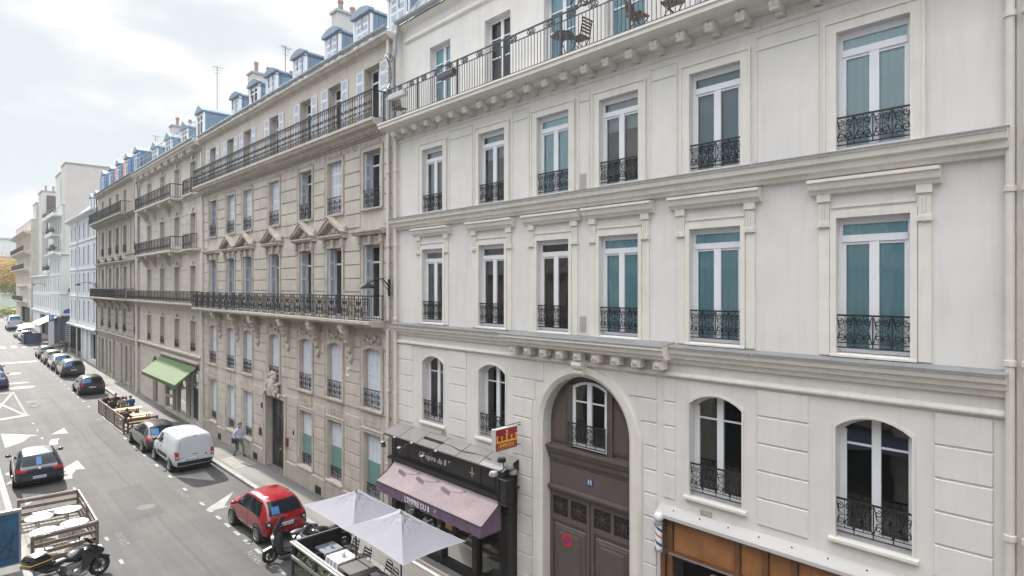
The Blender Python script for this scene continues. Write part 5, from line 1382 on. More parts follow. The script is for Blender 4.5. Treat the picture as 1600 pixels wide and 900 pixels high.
# ================================================================== ground, roads, kerbs
def asphalt(name, base, kind):
    m = bpy.data.materials.new(name); m.use_nodes = True; nt = m.node_tree; N = nt.nodes; L = nt.links; b = N['Principled BSDF']
    b.inputs['Roughness'].default_value = .85; b.inputs['Specular IOR Level'].default_value = .35
    geo = N.new('ShaderNodeNewGeometry'); pos = geo.outputs['Position']
    def noise(scale, detail, mapping=None):
        t = N.new('ShaderNodeTexNoise'); t.inputs['Scale'].default_value = scale; t.inputs['Detail'].default_value = detail; t.inputs['Roughness'].default_value = .6
        if mapping: mp = N.new('ShaderNodeMapping'); mp.inputs['Scale'].default_value = mapping; L.new(pos, mp.inputs[0]); L.new(mp.outputs[0], t.inputs['Vector'])
        else: L.new(pos, t.inputs['Vector'])
        return t.outputs['Fac']
    def rmp(f,a,c,lo,hi):
        r = N.new('ShaderNodeMapRange'); 
        for i,v in enumerate((a,c,lo,hi)): r.inputs[i+1].default_value = v
        L.new(f, r.inputs[0]); return r.outputs[0]
    def mul(a, c):
        x = N.new('ShaderNodeMath'); x.operation = 'MULTIPLY'
        L.new(a, x.inputs[0]); L.new(c, x.inputs[1]) if hasattr(c,'node') else setattr(x.inputs[1],'default_value',c); return x.outputs[0]
    v = rmp(noise(.5,6),.3,.7,.80,1.16)
    v = mul(v, rmp(noise(1.0,5,(1.6,.055,1)),.3,.7,.76,1.20))       # wheel bands along the street
    v = mul(v, rmp(noise(38,2),.35,.65,.88,1.12))
    v = mul(v, rmp(noise(6,4),.60,.74,1.0,.78))
    sx = N.new('ShaderNodeSeparateXYZ'); L.new(pos, sx.inputs[0])
    if kind == 'road':
        for c, w_, amp, k in ((6.0,.030,.10,.74),(6.95,.014,.12,.88)):    # worn joints and cracks
            wob = rmp(noise(.35,4),.2,.8,-amp,amp); ad = N.new('ShaderNodeMath'); ad.operation = 'ADD'; L.new(sx.outputs[0], ad.inputs[0]); L.new(wob, ad.inputs[1])
            d = N.new('ShaderNodeMath'); d.operation = 'SUBTRACT'; L.new(ad.outputs[0], d.inputs[0]); d.inputs[1].default_value = c
            a_ = N.new('ShaderNodeMath'); a_.operation = 'ABSOLUTE'; L.new(d.outputs[0], a_.inputs[0])
            v = mul(v, rmp(a_.outputs[0], w_*.4, w_*2.2, k, 1.0))
    cr = N.new('ShaderNodeMix'); cr.data_type = 'RGBA'; cr.blend_type = 'MULTIPLY'; cr.inputs[0].default_value = 1
    cr.inputs[6].default_value = (*base,1); cmb = N.new('ShaderNodeCombineColor')
    for i in range(3): L.new(v, cmb.inputs[i])
    L.new(cmb.outputs[0], cr.inputs[7]); L.new(cr.outputs[2], b.inputs['Base Color'])
    bp = N.new('ShaderNodeBump'); bp.inputs['Strength'].default_value = .25; bp.inputs['Distance'].default_value = .01; L.new(noise(55,3), bp.inputs['Height']); L.new(bp.outputs[0], b.inputs['Normal'])
    return m
M['road'] = asphalt('road', ROAD, 'road'); M['pavement'] = asphalt('pavement', PAVE, 'pave')
M['kerb'] = mat('kerb_granite', (.24,.237,.23), .8, noise=.18, nscale=5, dirt=.3)
M['road_paint'] = mat('road_paint', (.225,.222,.215), .75, noise=.15, nscale=7, dirt=.8, dirtcol=(.115,.112,.109))
M['earth'] = mat('earth', (.16,.15,.13), .95, noise=.2)
def strip(name, x0, x1, y0, y1, dz, m, step=6, kind='structure'):
    mb = MB(); n = max(1,int((y1-y0)/step))
    for i in range(n):
        a,b = y0+(y1-y0)*i/n, y0+(y1-y0)*(i+1)/n
        mb.add([(x0,a,gz(a)+dz),(x1,a,gz(a)+dz),(x1,b,gz(b)+dz),(x0,b,gz(b)+dz)],[(0,1,2,3)])
    return tag(mb.build(name, M[m], recalc=False), kind=kind)
strip('ground', -500, 500, -60, 900, -.03, 'earth')
strip('road', 1.95, 9.78, -30, 240, 0, 'road', 4)
strip('side_street', 9.78, 60, 93.6, 100.9, .002, 'road', 3)
strip('side_street', -60, 1.95, 86, 94, .002, 'road', 3)
for nm,x0,x1,y0,y1 in (('pavement',9.98,W+.6,-30,93.4),('pavement',9.98,W+.6,101.1,190),('pavement',-3.2,1.75,-30,86),('pavement',-3.2,1.75,94,190)):
    strip(nm,x0,x1,y0,y1,.13,'pavement',4)
def kerb(x, y0, y1, far):
    mb = MB(); y = y0
    while y < y1:
        L_ = 1.0 if y < 80 else 4.0; a,b = y+.006, min(y+L_-.006,y1); z = gz((a+b)/2)
        mb.box(x,x+.20,a,b,z-.1,z+.137); y += L_
    return tag(mb.build('kerb', M['kerb']), kind='structure')
kerb(9.78,-10,93.4,0); kerb(9.78,101.1,180,0); kerb(1.75,0,86,0); kerb(1.75,94,180,0)
def mark(name, polys, dz=.006, m='road_paint'):
    mb = MB()
    for k,P in enumerate(polys): mb.add([(x,y,gz(y)+dz+k*.0006) for x,y in P], [tuple(range(len(P)))])
    return tag(mb.build(name, M[m], recalc=False), kind='structure')
def rect(x0,x1,y0,y1): return [(x0,y0),(x1,y0),(x1,y1),(x0,y1)]
dash = []
y = 8.0
while y < 90:
    if not (41 < y < 51): dash.append(rect(7.58,7.70,y,y+.5))
    y += 1.0 if y < 26 else 2.4
mark('parking_line', dash)
dash = []
y = 20
while y < 50: dash.append(rect(4.10,4.20,y,y+.4)); y += 2.4
y = 52.4
while y < 63.5: dash.append(rect(4.0,4.14,y,y+.45)); y += .75
mark('parking_line', dash)
mark('triangle_marking', [[(7.74,31.0),(9.1,30.7),(9.0,29.0),(8.5,29.7)],[(7.55,25.5),(8.2,25.35),(9.1,26.9)],[(7.55,25.2),(7.55,25.45),(8.3,25.35),(8.3,25.2)]])
mark('quad_marking', [[(2.45,47.1),(4.0,45.3),(3.95,44.7),(2.43,43.0)],[(2.4,33.0),(3.2,32.2),(2.4,31.1)]])
def line(a,b,w):
    d = Vector((b[0]-a[0],b[1]-a[1])); n = Vector((-d.y,d.x)).normalized()*w/2
    return [(a[0]-n.x,a[1]-n.y),(b[0]-n.x,b[1]-n.y),(b[0]+n.x,b[1]+n.y),(a[0]+n.x,a[1]+n.y)]
mark('delivery_cross', [line((2.1,51.6),(4.15,52.3),.55)]); mark('delivery_cross', [line((2.2,52.6),(3.95,62.8),.16)], .009); mark('delivery_cross', [line((3.95,52.6),(2.2,62.8),.16)], .012); mark('delivery_cross', [line((2.1,63.2),(4.1,63.2),.2)], .015)
def arrow(pts, w, hw, hl):
    out = []
    for a,b in zip(pts[:-2],pts[1:-1]): out.append(line(a,b,w))
    d = Vector((pts[-1][0]-pts[-2][0],pts[-1][1]-pts[-2][1])).normalized(); n = Vector((-d.y,d.x)); q = Vector(pts[-2])
    out.append([tuple(q+n*hw),tuple(q-n*hw),tuple(q+d*hl)]); return out
mark('arrow_marking', arrow([(4.45,41.9),(4.55,42.9),(4.85,44.0),(5.45,46.4)],.38,.62,2.4)); mark('arrow_marking', arrow([(4.1,34.0),(4.2,34.8),(4.45,35.5),(4.95,37.4)],.4,.55,1.9))
def oval(x,y,a,b): return [(x+a*math.cos(t*.3927),y+b*math.sin(t*.3927)) for t in range(16)]
mark('oval_marking', [oval(4.75,65.6,.95,.75),oval(4.8,68.6,.7,.5),oval(4.6,75.5,.9,.7)])
mark('stop_line', [rect(4.3,7.6,84.6,85.8),rect(2.2,4.0,88.0,89.2),rect(7.9,9.6,91.0,92.0)]); mark('crossing_bar', [rect(3.2+1.1*i,3.75+1.1*i,103,106) for i in range(5)])
mark('bicycle_marking', [oval(2.3,35.0,.28,.34),oval(2.35,36.9,.26,.4),line((2.1,35.2),(2.6,36.2),.12)])
M['road_text'] = mat('road_text', (.2,.197,.19), .8, noise=.3, nscale=9, dirt=1.0, dirtcol=(.09,.088,.086))
for (x,y,s,sz,rot) in ((4.50,24.6,'PAYANT',.36,0),(7.36,19.8,'PAYANT',.36,0),(7.38,34.3,'PAYANT',.34,0),(7.36,28.2,'PAYANT',.34,0),(7.4,47.0,'PAYANT',.42,0),(4.75,57.5,'LIVRAISON',1.0,0)):
    o = text('road_lettering', s, sz, 'road_text', (x,y,gz(y)+.008), ((0,-1,0),(1,0,0),(0,0,1)), None, (0,0,0), .0008); tag(o, kind='structure')
mk = MB(); mk.lathe([(.33,0),(.33,.004)],(5.9,27.5,.001),'z',24); mk.lathe([(.3,0),(.3,.004)],(6.6,44,.001),'z',24); tag(mk.build('manhole_cover', mat('cast_iron', (.075,.07,.066), .8, noise=.3, nscale=20)), kind='structure')
M['road_patch'] = asphalt('road_patch', tuple(c*.80 for c in ROAD), 'patch'); M['road_patch_pale'] = asphalt('road_patch_pale', tuple(c*1.14 for c in ROAD), 'patch')
mark('road_patch', [[(5.05,26.2),(6.35,26.3),(6.4,31.0),(5.1,30.8)],[(6.6,36.5),(7.3,36.5),(7.25,47.0),(6.65,47.0)]], .003, 'road_patch'); mark('road_patch', [[(4.3,17.5),(5.0,17.4),(5.05,24.0),(4.35,24.1)],[(6.2,52.0),(7.4,52.1),(7.4,58.0),(6.3,58.2)]], .003, 'road_patch_pale')
# pavement details in front of the beige door
mk = MB()
for i in range(9): mk.box(10.15,11.2,29.9+i*.24,29.98+i*.24,.131,.137)
tag(mk.build('pavement_grating', M['plinth_stone']), kind='structure')

# ================================================================== street end: trees, hedge, far buildings
def tree(label, x, y, h, cr, mats, n=2600, ls=.42, trunk_h=4.5, group='trees at the street end'):
    z0 = gz(y); t = thing('autumn_tree', label, 'tree', (x,y,z0), random.uniform(0,6), group)
    mb = MB(); mb.tube([(0,0,0),(.05,.02,trunk_h*.5),(0,.05,trunk_h)], .24, 8, r1=.16)
    limbs = []
    for i in range(9):
        a = i*2.4; zz = trunk_h*(.8+.05*i); r = cr*random.uniform(.45,.8); e = Vector((r*math.cos(a), r*math.sin(a), zz+random.uniform(.25,.6)*(h-zz)))
        mb.tube([(0,0,zz*.9),(e.x*.4,e.y*.4,(zz+e.z)*.5),tuple(e)], .10, 5, r1=.03); limbs.append(e)
    limbs += [Vector((random.gauss(0,cr*.35),random.gauss(0,cr*.35),h*.82)) for _ in range(5)]
    mb.build('trunk', M['bark'], t, org=(0,0,0))
    lf = MB()
    for k in range(n):
        c = random.choice(limbs); q = c+Vector((random.gauss(0,cr*.28),random.gauss(0,cr*.28),random.gauss(0,h*.085)))
        d = Vector((random.gauss(0,1),random.gauss(0,1),random.gauss(0,1))).normalized()*ls*random.uniform(.5,1); e = d.orthogonal().normalized()*ls*.45
        lf.mi = 0 if q.z > h*.55 and random.random() < .75 else 1
        lf.add([tuple(q-d),tuple(q+e),tuple(q+d),tuple(q-e)],[(0,1,2,3)])
    lf.build('crown', mats, t, org=(0,0,0), recalc=False)
tree('orange autumn tree with the tallest crown in front of the pale far block', 6.5, 205, 16.0, 6.5, [M['leaf_orange'],M['leaf_gold']], 9000, .26)
tree('golden autumn tree leaning over the road end beside the cream building', 13.5, 199, 14.0, 5.2, [M['leaf_gold'],M['leaf_green']], 8000, .26)
tree('yellow green tree at the left picture edge beyond the road end', 0.5, 214, 14.0, 5.5, [M['leaf_gold'],M['leaf_green']], 8000, .26)
tree('rusty orange tree behind the golden one at the road end', 18.0, 212, 13.0, 5, [M['leaf_orange'],M['leaf_gold']], 7000, .26)
hb = MB()
for k in range(5200):
    q = Vector((random.uniform(-6,24), 192+random.gauss(0,.5), gz(190)+abs(random.gauss(.9,.5)))); d = Vector((random.gauss(0,1),random.gauss(0,1),random.gauss(0,1))).normalized()*.22; e = d.orthogonal().normalized()*.12
    hb.add([tuple(q-d),tuple(q+e),tuple(q+d),tuple(q-e)],[(0,1,2,3)])
tag(hb.build('hedge', M['leaf_green'], recalc=False), 'low clipped green hedge across the far end of the street', 'hedge')
strip('lawn', -40, 60, 191, 260, .03, 'leaf_green'); strip('far_road', -60, 60, 172, 188, .006, 'road')
B9, _ = simple_building('far_pale_block', 'distant pale apartment block above the orange tree crowns', -6, 6, 0, 1, 1, (), 3, 'pale_wall') if False else (None,None)
def facing_block(name, label, x0, x1, y, depth, z1, rows, pitch, m):
    b = thing(name, label, 'building', (x0,y,0), world=True)
    mb = MB(); mb.box(x0,x1,y,y+depth,0,z1); mb.build('wall', M[m], b)
    gl = MB(); x = x0+pitch/2
    k = MB()
    while x < x1-.6:
        for z in rows: link('window', shared(('farwin',), lambda: (lambda q: (q.box(-.6,.6,-.02,-.005,0,2),q)[1])(MB()), M['blind_grey']), b, (x-x0,0,z)); k.box(x-.75,x+.75,y-.1,y-.003,z-.15,z-.02)
        x += pitch
    k.build('sill', M['pale_wall'], b)
    mb = MB(); mb.box(x0-.3,x1+.3,y-.3,y+depth+.3,z1,z1+.6); r = mb.build('roof', M['zinc_pale'], b)
    mb = MB(); mb.box(x0+2,x0+4,y+2,y+4,z1+.6,z1+2.5); mb.build('chimney', M['gable_wall'], r)
facing_block('far_pale_block', 'tall distant pale apartment block above the orange tree crowns', 6, 34, 282, 14, 26, (6,9.5,13,16.5,20), 3.2, 'pale_wall')
facing_block('far_low_block', 'lower distant block with a pale flat roof in front of the tall one', -10, 22, 262, 12, 18.5, (5,8.5,12,15), 3.0, 'mint_wall')

# ================================================================== wall lamps, antennas
def wall_lamp(label, x, y, z, reach=1.0, rot=0):
    t = thing('street_lamp', label, 'street lamp', (x,y,z), rot, 'street lamps on wall arms')
    mb = MB(); mb.box(-.04,.0,-.05,.05,-.35,.25); mb.tube([(-.02,0,.0),(-reach*.35,0,.26),(-reach*.7,0,.22),(-reach,0,.10)],.03,6,r1=.022); mb.tube([(-.02,0,-.2),(-reach*.4,0,.2)],.015,5); mb.build('arm', M['black_matte'], t)
    mb = MB(); mb.lathe([(.03,.14),(.06,.10),(.17,.06),(.25,-.02),(.27,-.07),(.25,-.08)],(-reach-.05,0,0),'z',16); h = mb.build('lamp_head', M['black_matte'], t, smooth=True)
    mb = MB(); mb.lathe([(.24,-.075),(.15,-.12),(.001,-.14)],(-reach-.05,0,0),'z',16); mb.build('lens', M['lamp_glass'], h, smooth=True)
wall_lamp('dark wall mounted street lamp between the beige and white buildings', W-.12, 18.0, 9.0, .85)
wall_lamp('dark wall mounted street lamp on the white shuttered house', W-.0, 75.0, 9.15, 1.5)
wall_lamp('far wall mounted street lamp on the low pale building', W, 118.5, 9.2, 1.4)
antenna('tall thin antenna on the roof of the cream building', W+4, 49.5, 21.2, 5.2)
antenna('short antenna on the slate roof of the dark stone building', W+4.5, 70.5, 21.3, 3.6)
antenna('forked antenna among the chimney pots near the end of the beige roof', W+4, 36.6, 21.2, 3.0)
# ================================================================== vehicles
def subsurf(mb, lv=2):
    me = mb.mesh('tmp', [], recalc=True); o = bpy.data.objects.new('tmp', me); COL.objects.link(o)
    m = o.modifiers.new('s','SUBSURF'); m.levels = lv; m.render_levels = lv
    dg = bpy.context.evaluated_depsgraph_get(); r = bpy.data.meshes.new_from_object(o.evaluated_get(dg))
    bpy.data.objects.remove(o); bpy.data.meshes.remove(me); return r
PROF = {
 'mini': [(-1.80,.40,.62,.74,.58,.42),(-1.78,.32,.72,.86,.73,.55),(-1.69,.25,.84,1.02,.82,.62),(-1.48,.22,.91,1.33,.845,.62),(-1.20,.22,.93,1.475,.85,.61),(-.6,.22,.93,1.53,.84,.62),(0,.22,.93,1.51,.84,.61),(.42,.22,.93,1.40,.84,.60),(.95,.22,.91,1.06,.83,.64),(1.12,.22,.88,.98,.82,.66),(1.5,.24,.80,.90,.79,.62),(1.72,.28,.66,.76,.72,.5),(1.80,.36,.58,.66,.58,.42)],
 'hatch': [(-1.80,.38,.74,.84,.72,.55),(-1.77,.28,.80,.94,.82,.62),(-1.66,.22,.88,1.02,.84,.62),(-1.36,.20,.92,1.33,.85,.60),(-1.02,.20,.92,1.44,.85,.60),(-.5,.20,.92,1.48,.85,.61),(0,.20,.91,1.47,.85,.60),(.35,.20,.91,1.36,.85,.58),(.85,.20,.90,1.06,.84,.62),(1.0,.20,.88,.97,.83,.66),(1.45,.22,.80,.88,.80,.62),(1.70,.26,.66,.74,.72,.5),(1.80,.34,.56,.64,.58,.42)],
 'suv': [(-1.80,.40,.78,.88,.74,.58),(-1.78,.30,.86,1.0,.83,.66),(-1.70,.24,.92,1.16,.85,.66),(-1.58,.22,.94,1.38,.85,.64),(-1.40,.22,.94,1.47,.85,.64),(-.6,.22,.94,1.51,.85,.64),(0,.22,.93,1.50,.85,.63),(.40,.22,.93,1.38,.85,.60),(.85,.22,.92,1.10,.84,.64),(1.0,.22,.91,1.02,.83,.68),(1.45,.24,.84,.94,.81,.64),(1.70,.28,.70,.80,.74,.5),(1.80,.36,.60,.68,.6,.44)],
 'van': [(-1.80,.36,.80,1.30,.77,.66),(-1.785,.28,.82,1.42,.825,.70),(-1.70,.22,.84,1.475,.84,.715),(-1.4,.21,.84,1.495,.845,.72),(.1,.21,.84,1.50,.845,.72),(.5,.21,.84,1.43,.845,.68),(.98,.21,.82,1.10,.83,.68),(1.15,.21,.80,.96,.82,.68),(1.55,.23,.70,.80,.77,.6),(1.75,.28,.54,.64,.68,.5),(1.80,.34,.46,.52,.58,.4)],
}
def wheel_mesh(r, wd, side):
    a = MB(); a.lathe([(r*.66,-wd/2),(r*.92,-wd/2),(r,-wd/2+.03),(r,wd/2-.03),(r*.92,wd/2),(r*.66,wd/2)],(0,0,0),'x',24,False); return a
def rim_mesh(r, wd, side, spokes=10):
    a = MB(); x = side*wd/2
    a.mi = 1; a.lathe([(.001,0),(r*.66,0)],(x-side*.035,0,0),'x',24,False); a.mi = 0
    a.lathe([(r*.58,x-side*.02),(r*.60,x+side*.004),(r*.67,x+side*.004),(r*.68,x-side*.03)],(0,0,0),'x',24,False)
    for i in range(spokes):
        t = 2*math.pi*i/spokes; u = Vector((0,math.cos(t),math.sin(t))); v = Vector((0,-math.sin(t),math.cos(t)))
        a.obox(Vector((x-side*.012,0,0))+u*r*.34, (1,0,0), u, v, .02, r*.58, r*.085)
    a.lathe([(.001,x+side*.006),(r*.13,x+side*.002),(r*.14,x-side*.02)],(0,0,0),'x',12,False)
    return a
def vehicle(name, label, cat, loc, rot, L, Wd, H, kind, paint_, roof=None, plate=True, sky_reflection=None, group='cars parked along the kerb', detail=True, axle=(.60,.60), wr=.31, lights='tall', dark_bumper=False, light_m='tail_light'):
    root = thing(name, label, cat, loc, rot, group)
    sy, sx, sz = L/3.6, Wd/1.70, H/1.5
    mb = MB(); rings = []
    for (y,zl,zb,zt,wb,wt) in PROF[kind]:
        y *= sy; zl, zb, zt = zl*sz if zl*sz < .3 else zl*sz, zb*sz, zt*sz; wb *= sx; wt *= sx
        d = zt-zb
        half = [(0,zl),(wb*.82,zl),(wb*.97,zl+.10),(wb,zl+(zb-zl)*.55),(wb*.965,zb),(wb*.93+(wt-wb*.93)*.30,zb+d*.30),(wt+(wb*.93-wt)*.12,zb+d*.80),(wt*.84,zt-.025),(wt*.46,zt+.008),(0,zt+.020)]
        rings.append([(x,y,z) for x,z in half]+[(-x,y,z) for x,z in half[-2:0:-1]])
    n = len(rings[0]); k = len(rings)
    mb.v = [p for r in rings for p in r]
    for i in range(k-1):
        for j in range(n): mb.f.append([i*n+j, i*n+(j+1) % n, (i+1)*n+(j+1) % n, (i+1)*n+j]); mb.m.append(0)
    h = n//2
    for base in (0,(k-1)*n):
        mb.f.append([base+0,base+1,base+n-1]); mb.m.append(0)
        for j in range(1,h-1): mb.f.append([base+j,base+j+1,base+n-j-1,base+n-j]); mb.m.append(0)
        mb.f.append([base+h-1,base+h,base+h+1]); mb.m.append(0)
    me = subsurf(mb, 2); me.name = 'body'
    me.materials.append(M[paint_])
    me.polygons.foreach_set('use_smooth', [True]*len(me.polygons))
    body = link('body', me, root)
    bm = bmesh.new(); bm.from_mesh(me); bvh = BVHTree.FromBMesh(bm)
    def cast(o, d):
        hit = bvh.ray_cast(Vector(o), Vector(d)); return hit[0], hit[1]
    def patch(nm, m, bot, top, axis, nu=12, nv=5, off=.006, parent=None, smooth=True):
        "surface patch between two polylines given in the plane seen along the axis"
        def samp(P, t):
            s = t*(len(P)-1); i = min(int(s), len(P)-2); f = s-i; return (P[i][0]+(P[i+1][0]-P[i][0])*f, P[i][1]+(P[i+1][1]-P[i][1])*f)
        a = MB(); idx = {}
        for i in range(nu+1):
            b, t = samp(bot,i/nu), samp(top,i/nu)
            for j in range(nv+1):
                u = b[0]+(t[0]-b[0])*j/nv; v = b[1]+(t[1]-b[1])*j/nv
                if axis == 'rear': o, d = (u,-9,v), (0,1,0)
                elif axis == 'front': o, d = (u,9,v), (0,-1,0)
                elif axis == 'left': o, d = (-9,u,v), (1,0,0)
                elif axis == 'right': o, d = (9,u,v), (-1,0,0)
                else: o, d = (u,v,9), (0,0,-1)
                p, nn = cast(o,d)
                if p is None: continue
                if nn.dot(Vector(d)) > 0: nn = -nn
                q = p+nn*off; idx[(i,j)] = len(a.v); a.v.append(tuple(q))
        for i in range(nu):
            for j in range(nv):
                ks = [(i,j),(i+1,j),(i+1,j+1),(i,j+1)]
                if all(x in idx for x in ks): a.f.append([idx[x] for x in ks]); a.m.append(0)
        if not a.f: return None
        return a.build(nm, M[m], parent or root, org=(0,0,0), recalc=False, smooth='all' if smooth else False)
    Y = lambda v: v*sy
    X = lambda v: v*sx
    Z = lambda v: v*sz
    van = kind == 'van'
    zb = .96 if not van else .92
    # glass
    if not van:
        zt = 1.39 if kind != 'hatch' else 1.36
        patch('rear_window','car_glass',[(X(-.60),Z(zb+.04)),(X(.60),Z(zb+.04))],[(X(-.52),Z(zt)),(X(.52),Z(zt))],'rear',14,6)
        if sky_reflection:  # flat blue patch painting the sky's reflection onto the rear glass
            sh = patch('sun_reflection' if False else 'painted_sky_reflection','sky_reflection_totem_blue',[(X(sky_reflection[0]),Z(zb+.06)),(X(sky_reflection[1]),Z(zb+.06))],[(X(sky_reflection[0]*.92),Z(sky_reflection[2])),(X(sky_reflection[1]*.92),Z(sky_reflection[2]))],'rear',6,5,.010)
        rb = {'mini':(-1.36,-.42,-1.20),'hatch':(-1.15,-.30,-.95),'suv':(-1.45,-.35,-1.30)}[kind]
        for s in ('left','right'):
            patch('side_window','car_glass',[(Y(rb[0]),Z(zb)),(Y(rb[1]),Z(zb-.01))],[(Y(rb[2]),Z(1.36)),(Y(rb[1]),Z(1.40))],s,8,5)
            patch('side_window','car_glass',[(Y(rb[1]+.09),Z(zb-.01)),(Y(.74),Z(zb-.02))],[(Y(rb[1]+.09),Z(1.40)),(Y(.22),Z(1.37))],s,8,5)
            patch('pillar','car_black_trim',[(Y(rb[1]-.01),Z(zb)),(Y(rb[1]+.10),Z(zb))],[(Y(rb[1]-.01),Z(1.395)),(Y(rb[1]+.10),Z(1.395))],s,2,5,.004)
            patch('door_seam','gap',[(Y(rb[1]+.05),Z(.34)),(Y(rb[1]+.062),Z(.34))],[(Y(rb[1]+.05),Z(.95)),(Y(rb[1]+.062),Z(.95))],s,1,6,.004)
            patch('door_seam','gap',[(Y(.80),Z(.34)),(Y(.812),Z(.34))],[(Y(.80),Z(.93)),(Y(.812),Z(.93))],s,1,6,.004)
            patch('sill','car_black_trim',[(Y(-.85),Z(.24)),(Y(.95),Z(.24))],[(Y(-.85),Z(.33)),(Y(.95),Z(.33))],s,10,2,.004)
            hd = patch('door_handle','chrome' if detail else 'car_black_trim',[(Y(rb[1]+.14),Z(.84)),(Y(rb[1]+.32),Z(.84))],[(Y(rb[1]+.14),Z(.87)),(Y(rb[1]+.32),Z(.87))],s,2,1,.02)
            if kind == 'mini': patch('belt_strip','chrome',[(Y(-1.3),Z(zb-.035)),(Y(.80),Z(zb-.045))],[(Y(-1.3),Z(zb-.012)),(Y(.80),Z(zb-.022))],s,10,1,.006); patch('roof_strip','chrome',[(Y(-1.22),Z(1.445)),(Y(.3),Z(1.43))],[(Y(-1.22),Z(1.475)),(Y(.3),Z(1.455))],s,10,1,.008)
    else:
        for s in ('left','right'):
            patch('side_window','car_glass',[(Y(.02),Z(zb)),(Y(.78),Z(zb-.02))],[(Y(.02),Z(1.30)),(Y(.36),Z(1.29))],s,8,5)
            patch('side_strip','car_black_trim',[(Y(-.75),Z(.46)),(Y(.55),Z(.46))],[(Y(-.75),Z(.60)),(Y(.55),Z(.60))],s,10,2,.010)
            for yy in (-.62,.0,.62): patch('door_seam','gap',[(Y(yy),Z(.28)),(Y(yy+.012),Z(.28))],[(Y(yy),Z(1.33 if yy < .5 else .9)),(Y(yy+.012),Z(1.33 if yy < .5 else .9))],s,1,7,.004)
            for zz in (1.33,): patch('door_seam','gap',[(Y(-.62),Z(zz)),(Y(.0),Z(zz))],[(Y(-.62),Z(zz+.01)),(Y(.0),Z(zz+.01))],s,7,1,.004)
            patch('door_handle','car_black_trim',[(Y(.06),Z(.78)),(Y(.2),Z(.78))],[(Y(.06),Z(.81)),(Y(.2),Z(.81))],s,2,1,.02)
        patch('door_seam','gap',[(X(-.62),Z(1.37)),(X(.62),Z(1.37))],[(X(-.62),Z(1.378)),(X(.62),Z(1.378))],'rear',8,1,.004)
        for xx in (-.63,.63): patch('door_seam','gap',[(X(xx),Z(.45)),(X(xx+.008),Z(.45))],[(X(xx),Z(1.37)),(X(xx+.008),Z(1.37))],'rear',1,8,.004)
        patch('door_handle','car_black_trim',[(X(-.09),Z(.70)),(X(.11),Z(.70))],[(X(-.09),Z(.725)),(X(.11),Z(.725))],'rear',3,1,.015)
        patch('brake_light','tail_light',[(X(-.08),Z(1.40)),(X(.08),Z(1.40))],[(X(-.08),Z(1.42)),(X(.08),Z(1.42))],'rear',3,1,.012)
        patch('emblem','car_black_trim',[(X(.42),Z(.62)),(X(.50),Z(.62))],[(X(.44),Z(.70)),(X(.48),Z(.70))],'rear',2,2,.008)
        patch('badge','car_black_trim',[(X(-.62),Z(.60)),(X(-.46),Z(.60))],[(X(-.62),Z(.615)),(X(-.46),Z(.615))],'rear',3,1,.008)
    zf0, zf1 = (1.0,1.36) if not van else (.98,1.36)
    patch('windscreen','car_glass',[(X(-.60),Z(zf0+.05)),(X(.60),Z(zf0+.05))],[(X(-.52),Z(zf1)),(X(.52),Z(zf1))],'front',12,5)
    if roof: patch('roof_panel',roof,[(X(-.50),Y(-1.15)),(X(.50),Y(-1.15))],[(X(-.50),Y(.18)),(X(.50),Y(.18))],'top',8,8,.006)
    # lamps
    for s in (-1,1):
        a, b = {'tall':((.60,.78),(.70,.90)),'wide':((.44,.80),(.76,.90)),'van':((.66,.80),(.56,.86)),'square':((.54,.74),(.66,.84)),'strip':((.40,.80),(.86,.93))}[lights]
        x0,x1 = sorted((s*a[0],s*a[1]))
        tl = patch('tail_light', light_m, [(X(x0),Z(b[0])),(X(x1),Z(b[0]))],[(X(x0),Z(b[1])),(X(x1),Z(b[1]))],'rear',6,5,.012)
        if tl and lights in ('van','square'): patch('lamp_lens','head_light',[(X(s*(a[0]+a[1])/2-.04),Z(b[0]+.06)),(X(s*(a[0]+a[1])/2+.04),Z(b[0]+.06))],[(X(s*(a[0]+a[1])/2-.04),Z(b[0]+.12)),(X(s*(a[0]+a[1])/2+.04),Z(b[0]+.12))],'rear',2,2,.018,tl)
        x0,x1 = sorted((s*.46,s*.70)); patch('headlight','head_light',[(X(x0),Z(.62)),(X(x1),Z(.62))],[(X(x0),Z(.74)),(X(x1),Z(.74))],'front',4,3,.01)
        w_ = PROF[kind][5][4]*sx
        m_ = MB(); m_.ball((s*(w_+.10),Y(.62),Z(1.0)),.11,.07,.075,8,6); m_.box(min(s*(w_-.06),s*(w_+.06)),max(s*(w_-.06),s*(w_+.06)),Y(.62)-.02,Y(.62)+.02,Z(.96),Z(1.0))
        m_.build('mirror', M[paint_ if kind != 'van' else 'car_black_trim'], root, org=(0,0,0), smooth='all')
    bz = (.26,.46) if dark_bumper else (.24,.36)
    patch('bumper','car_black_trim',[(X(-.80),Z(bz[0])),(X(.80),Z(bz[0]))],[(X(-.80),Z(bz[1])),(X(.80),Z(bz[1]))],'rear',16,3,.008)
    if not van: patch('hatch_seam','gap',[(X(-.70),Z(.57)),(X(.70),Z(.57))],[(X(-.70),Z(.578)),(X(.70),Z(.578))],'rear',12,1,.004); patch('emblem','chrome',[(X(-.045),Z(.86)),(X(.045),Z(.86))],[(X(-.03),Z(.92)),(X(.03),Z(.92))],'rear',2,2,.012)
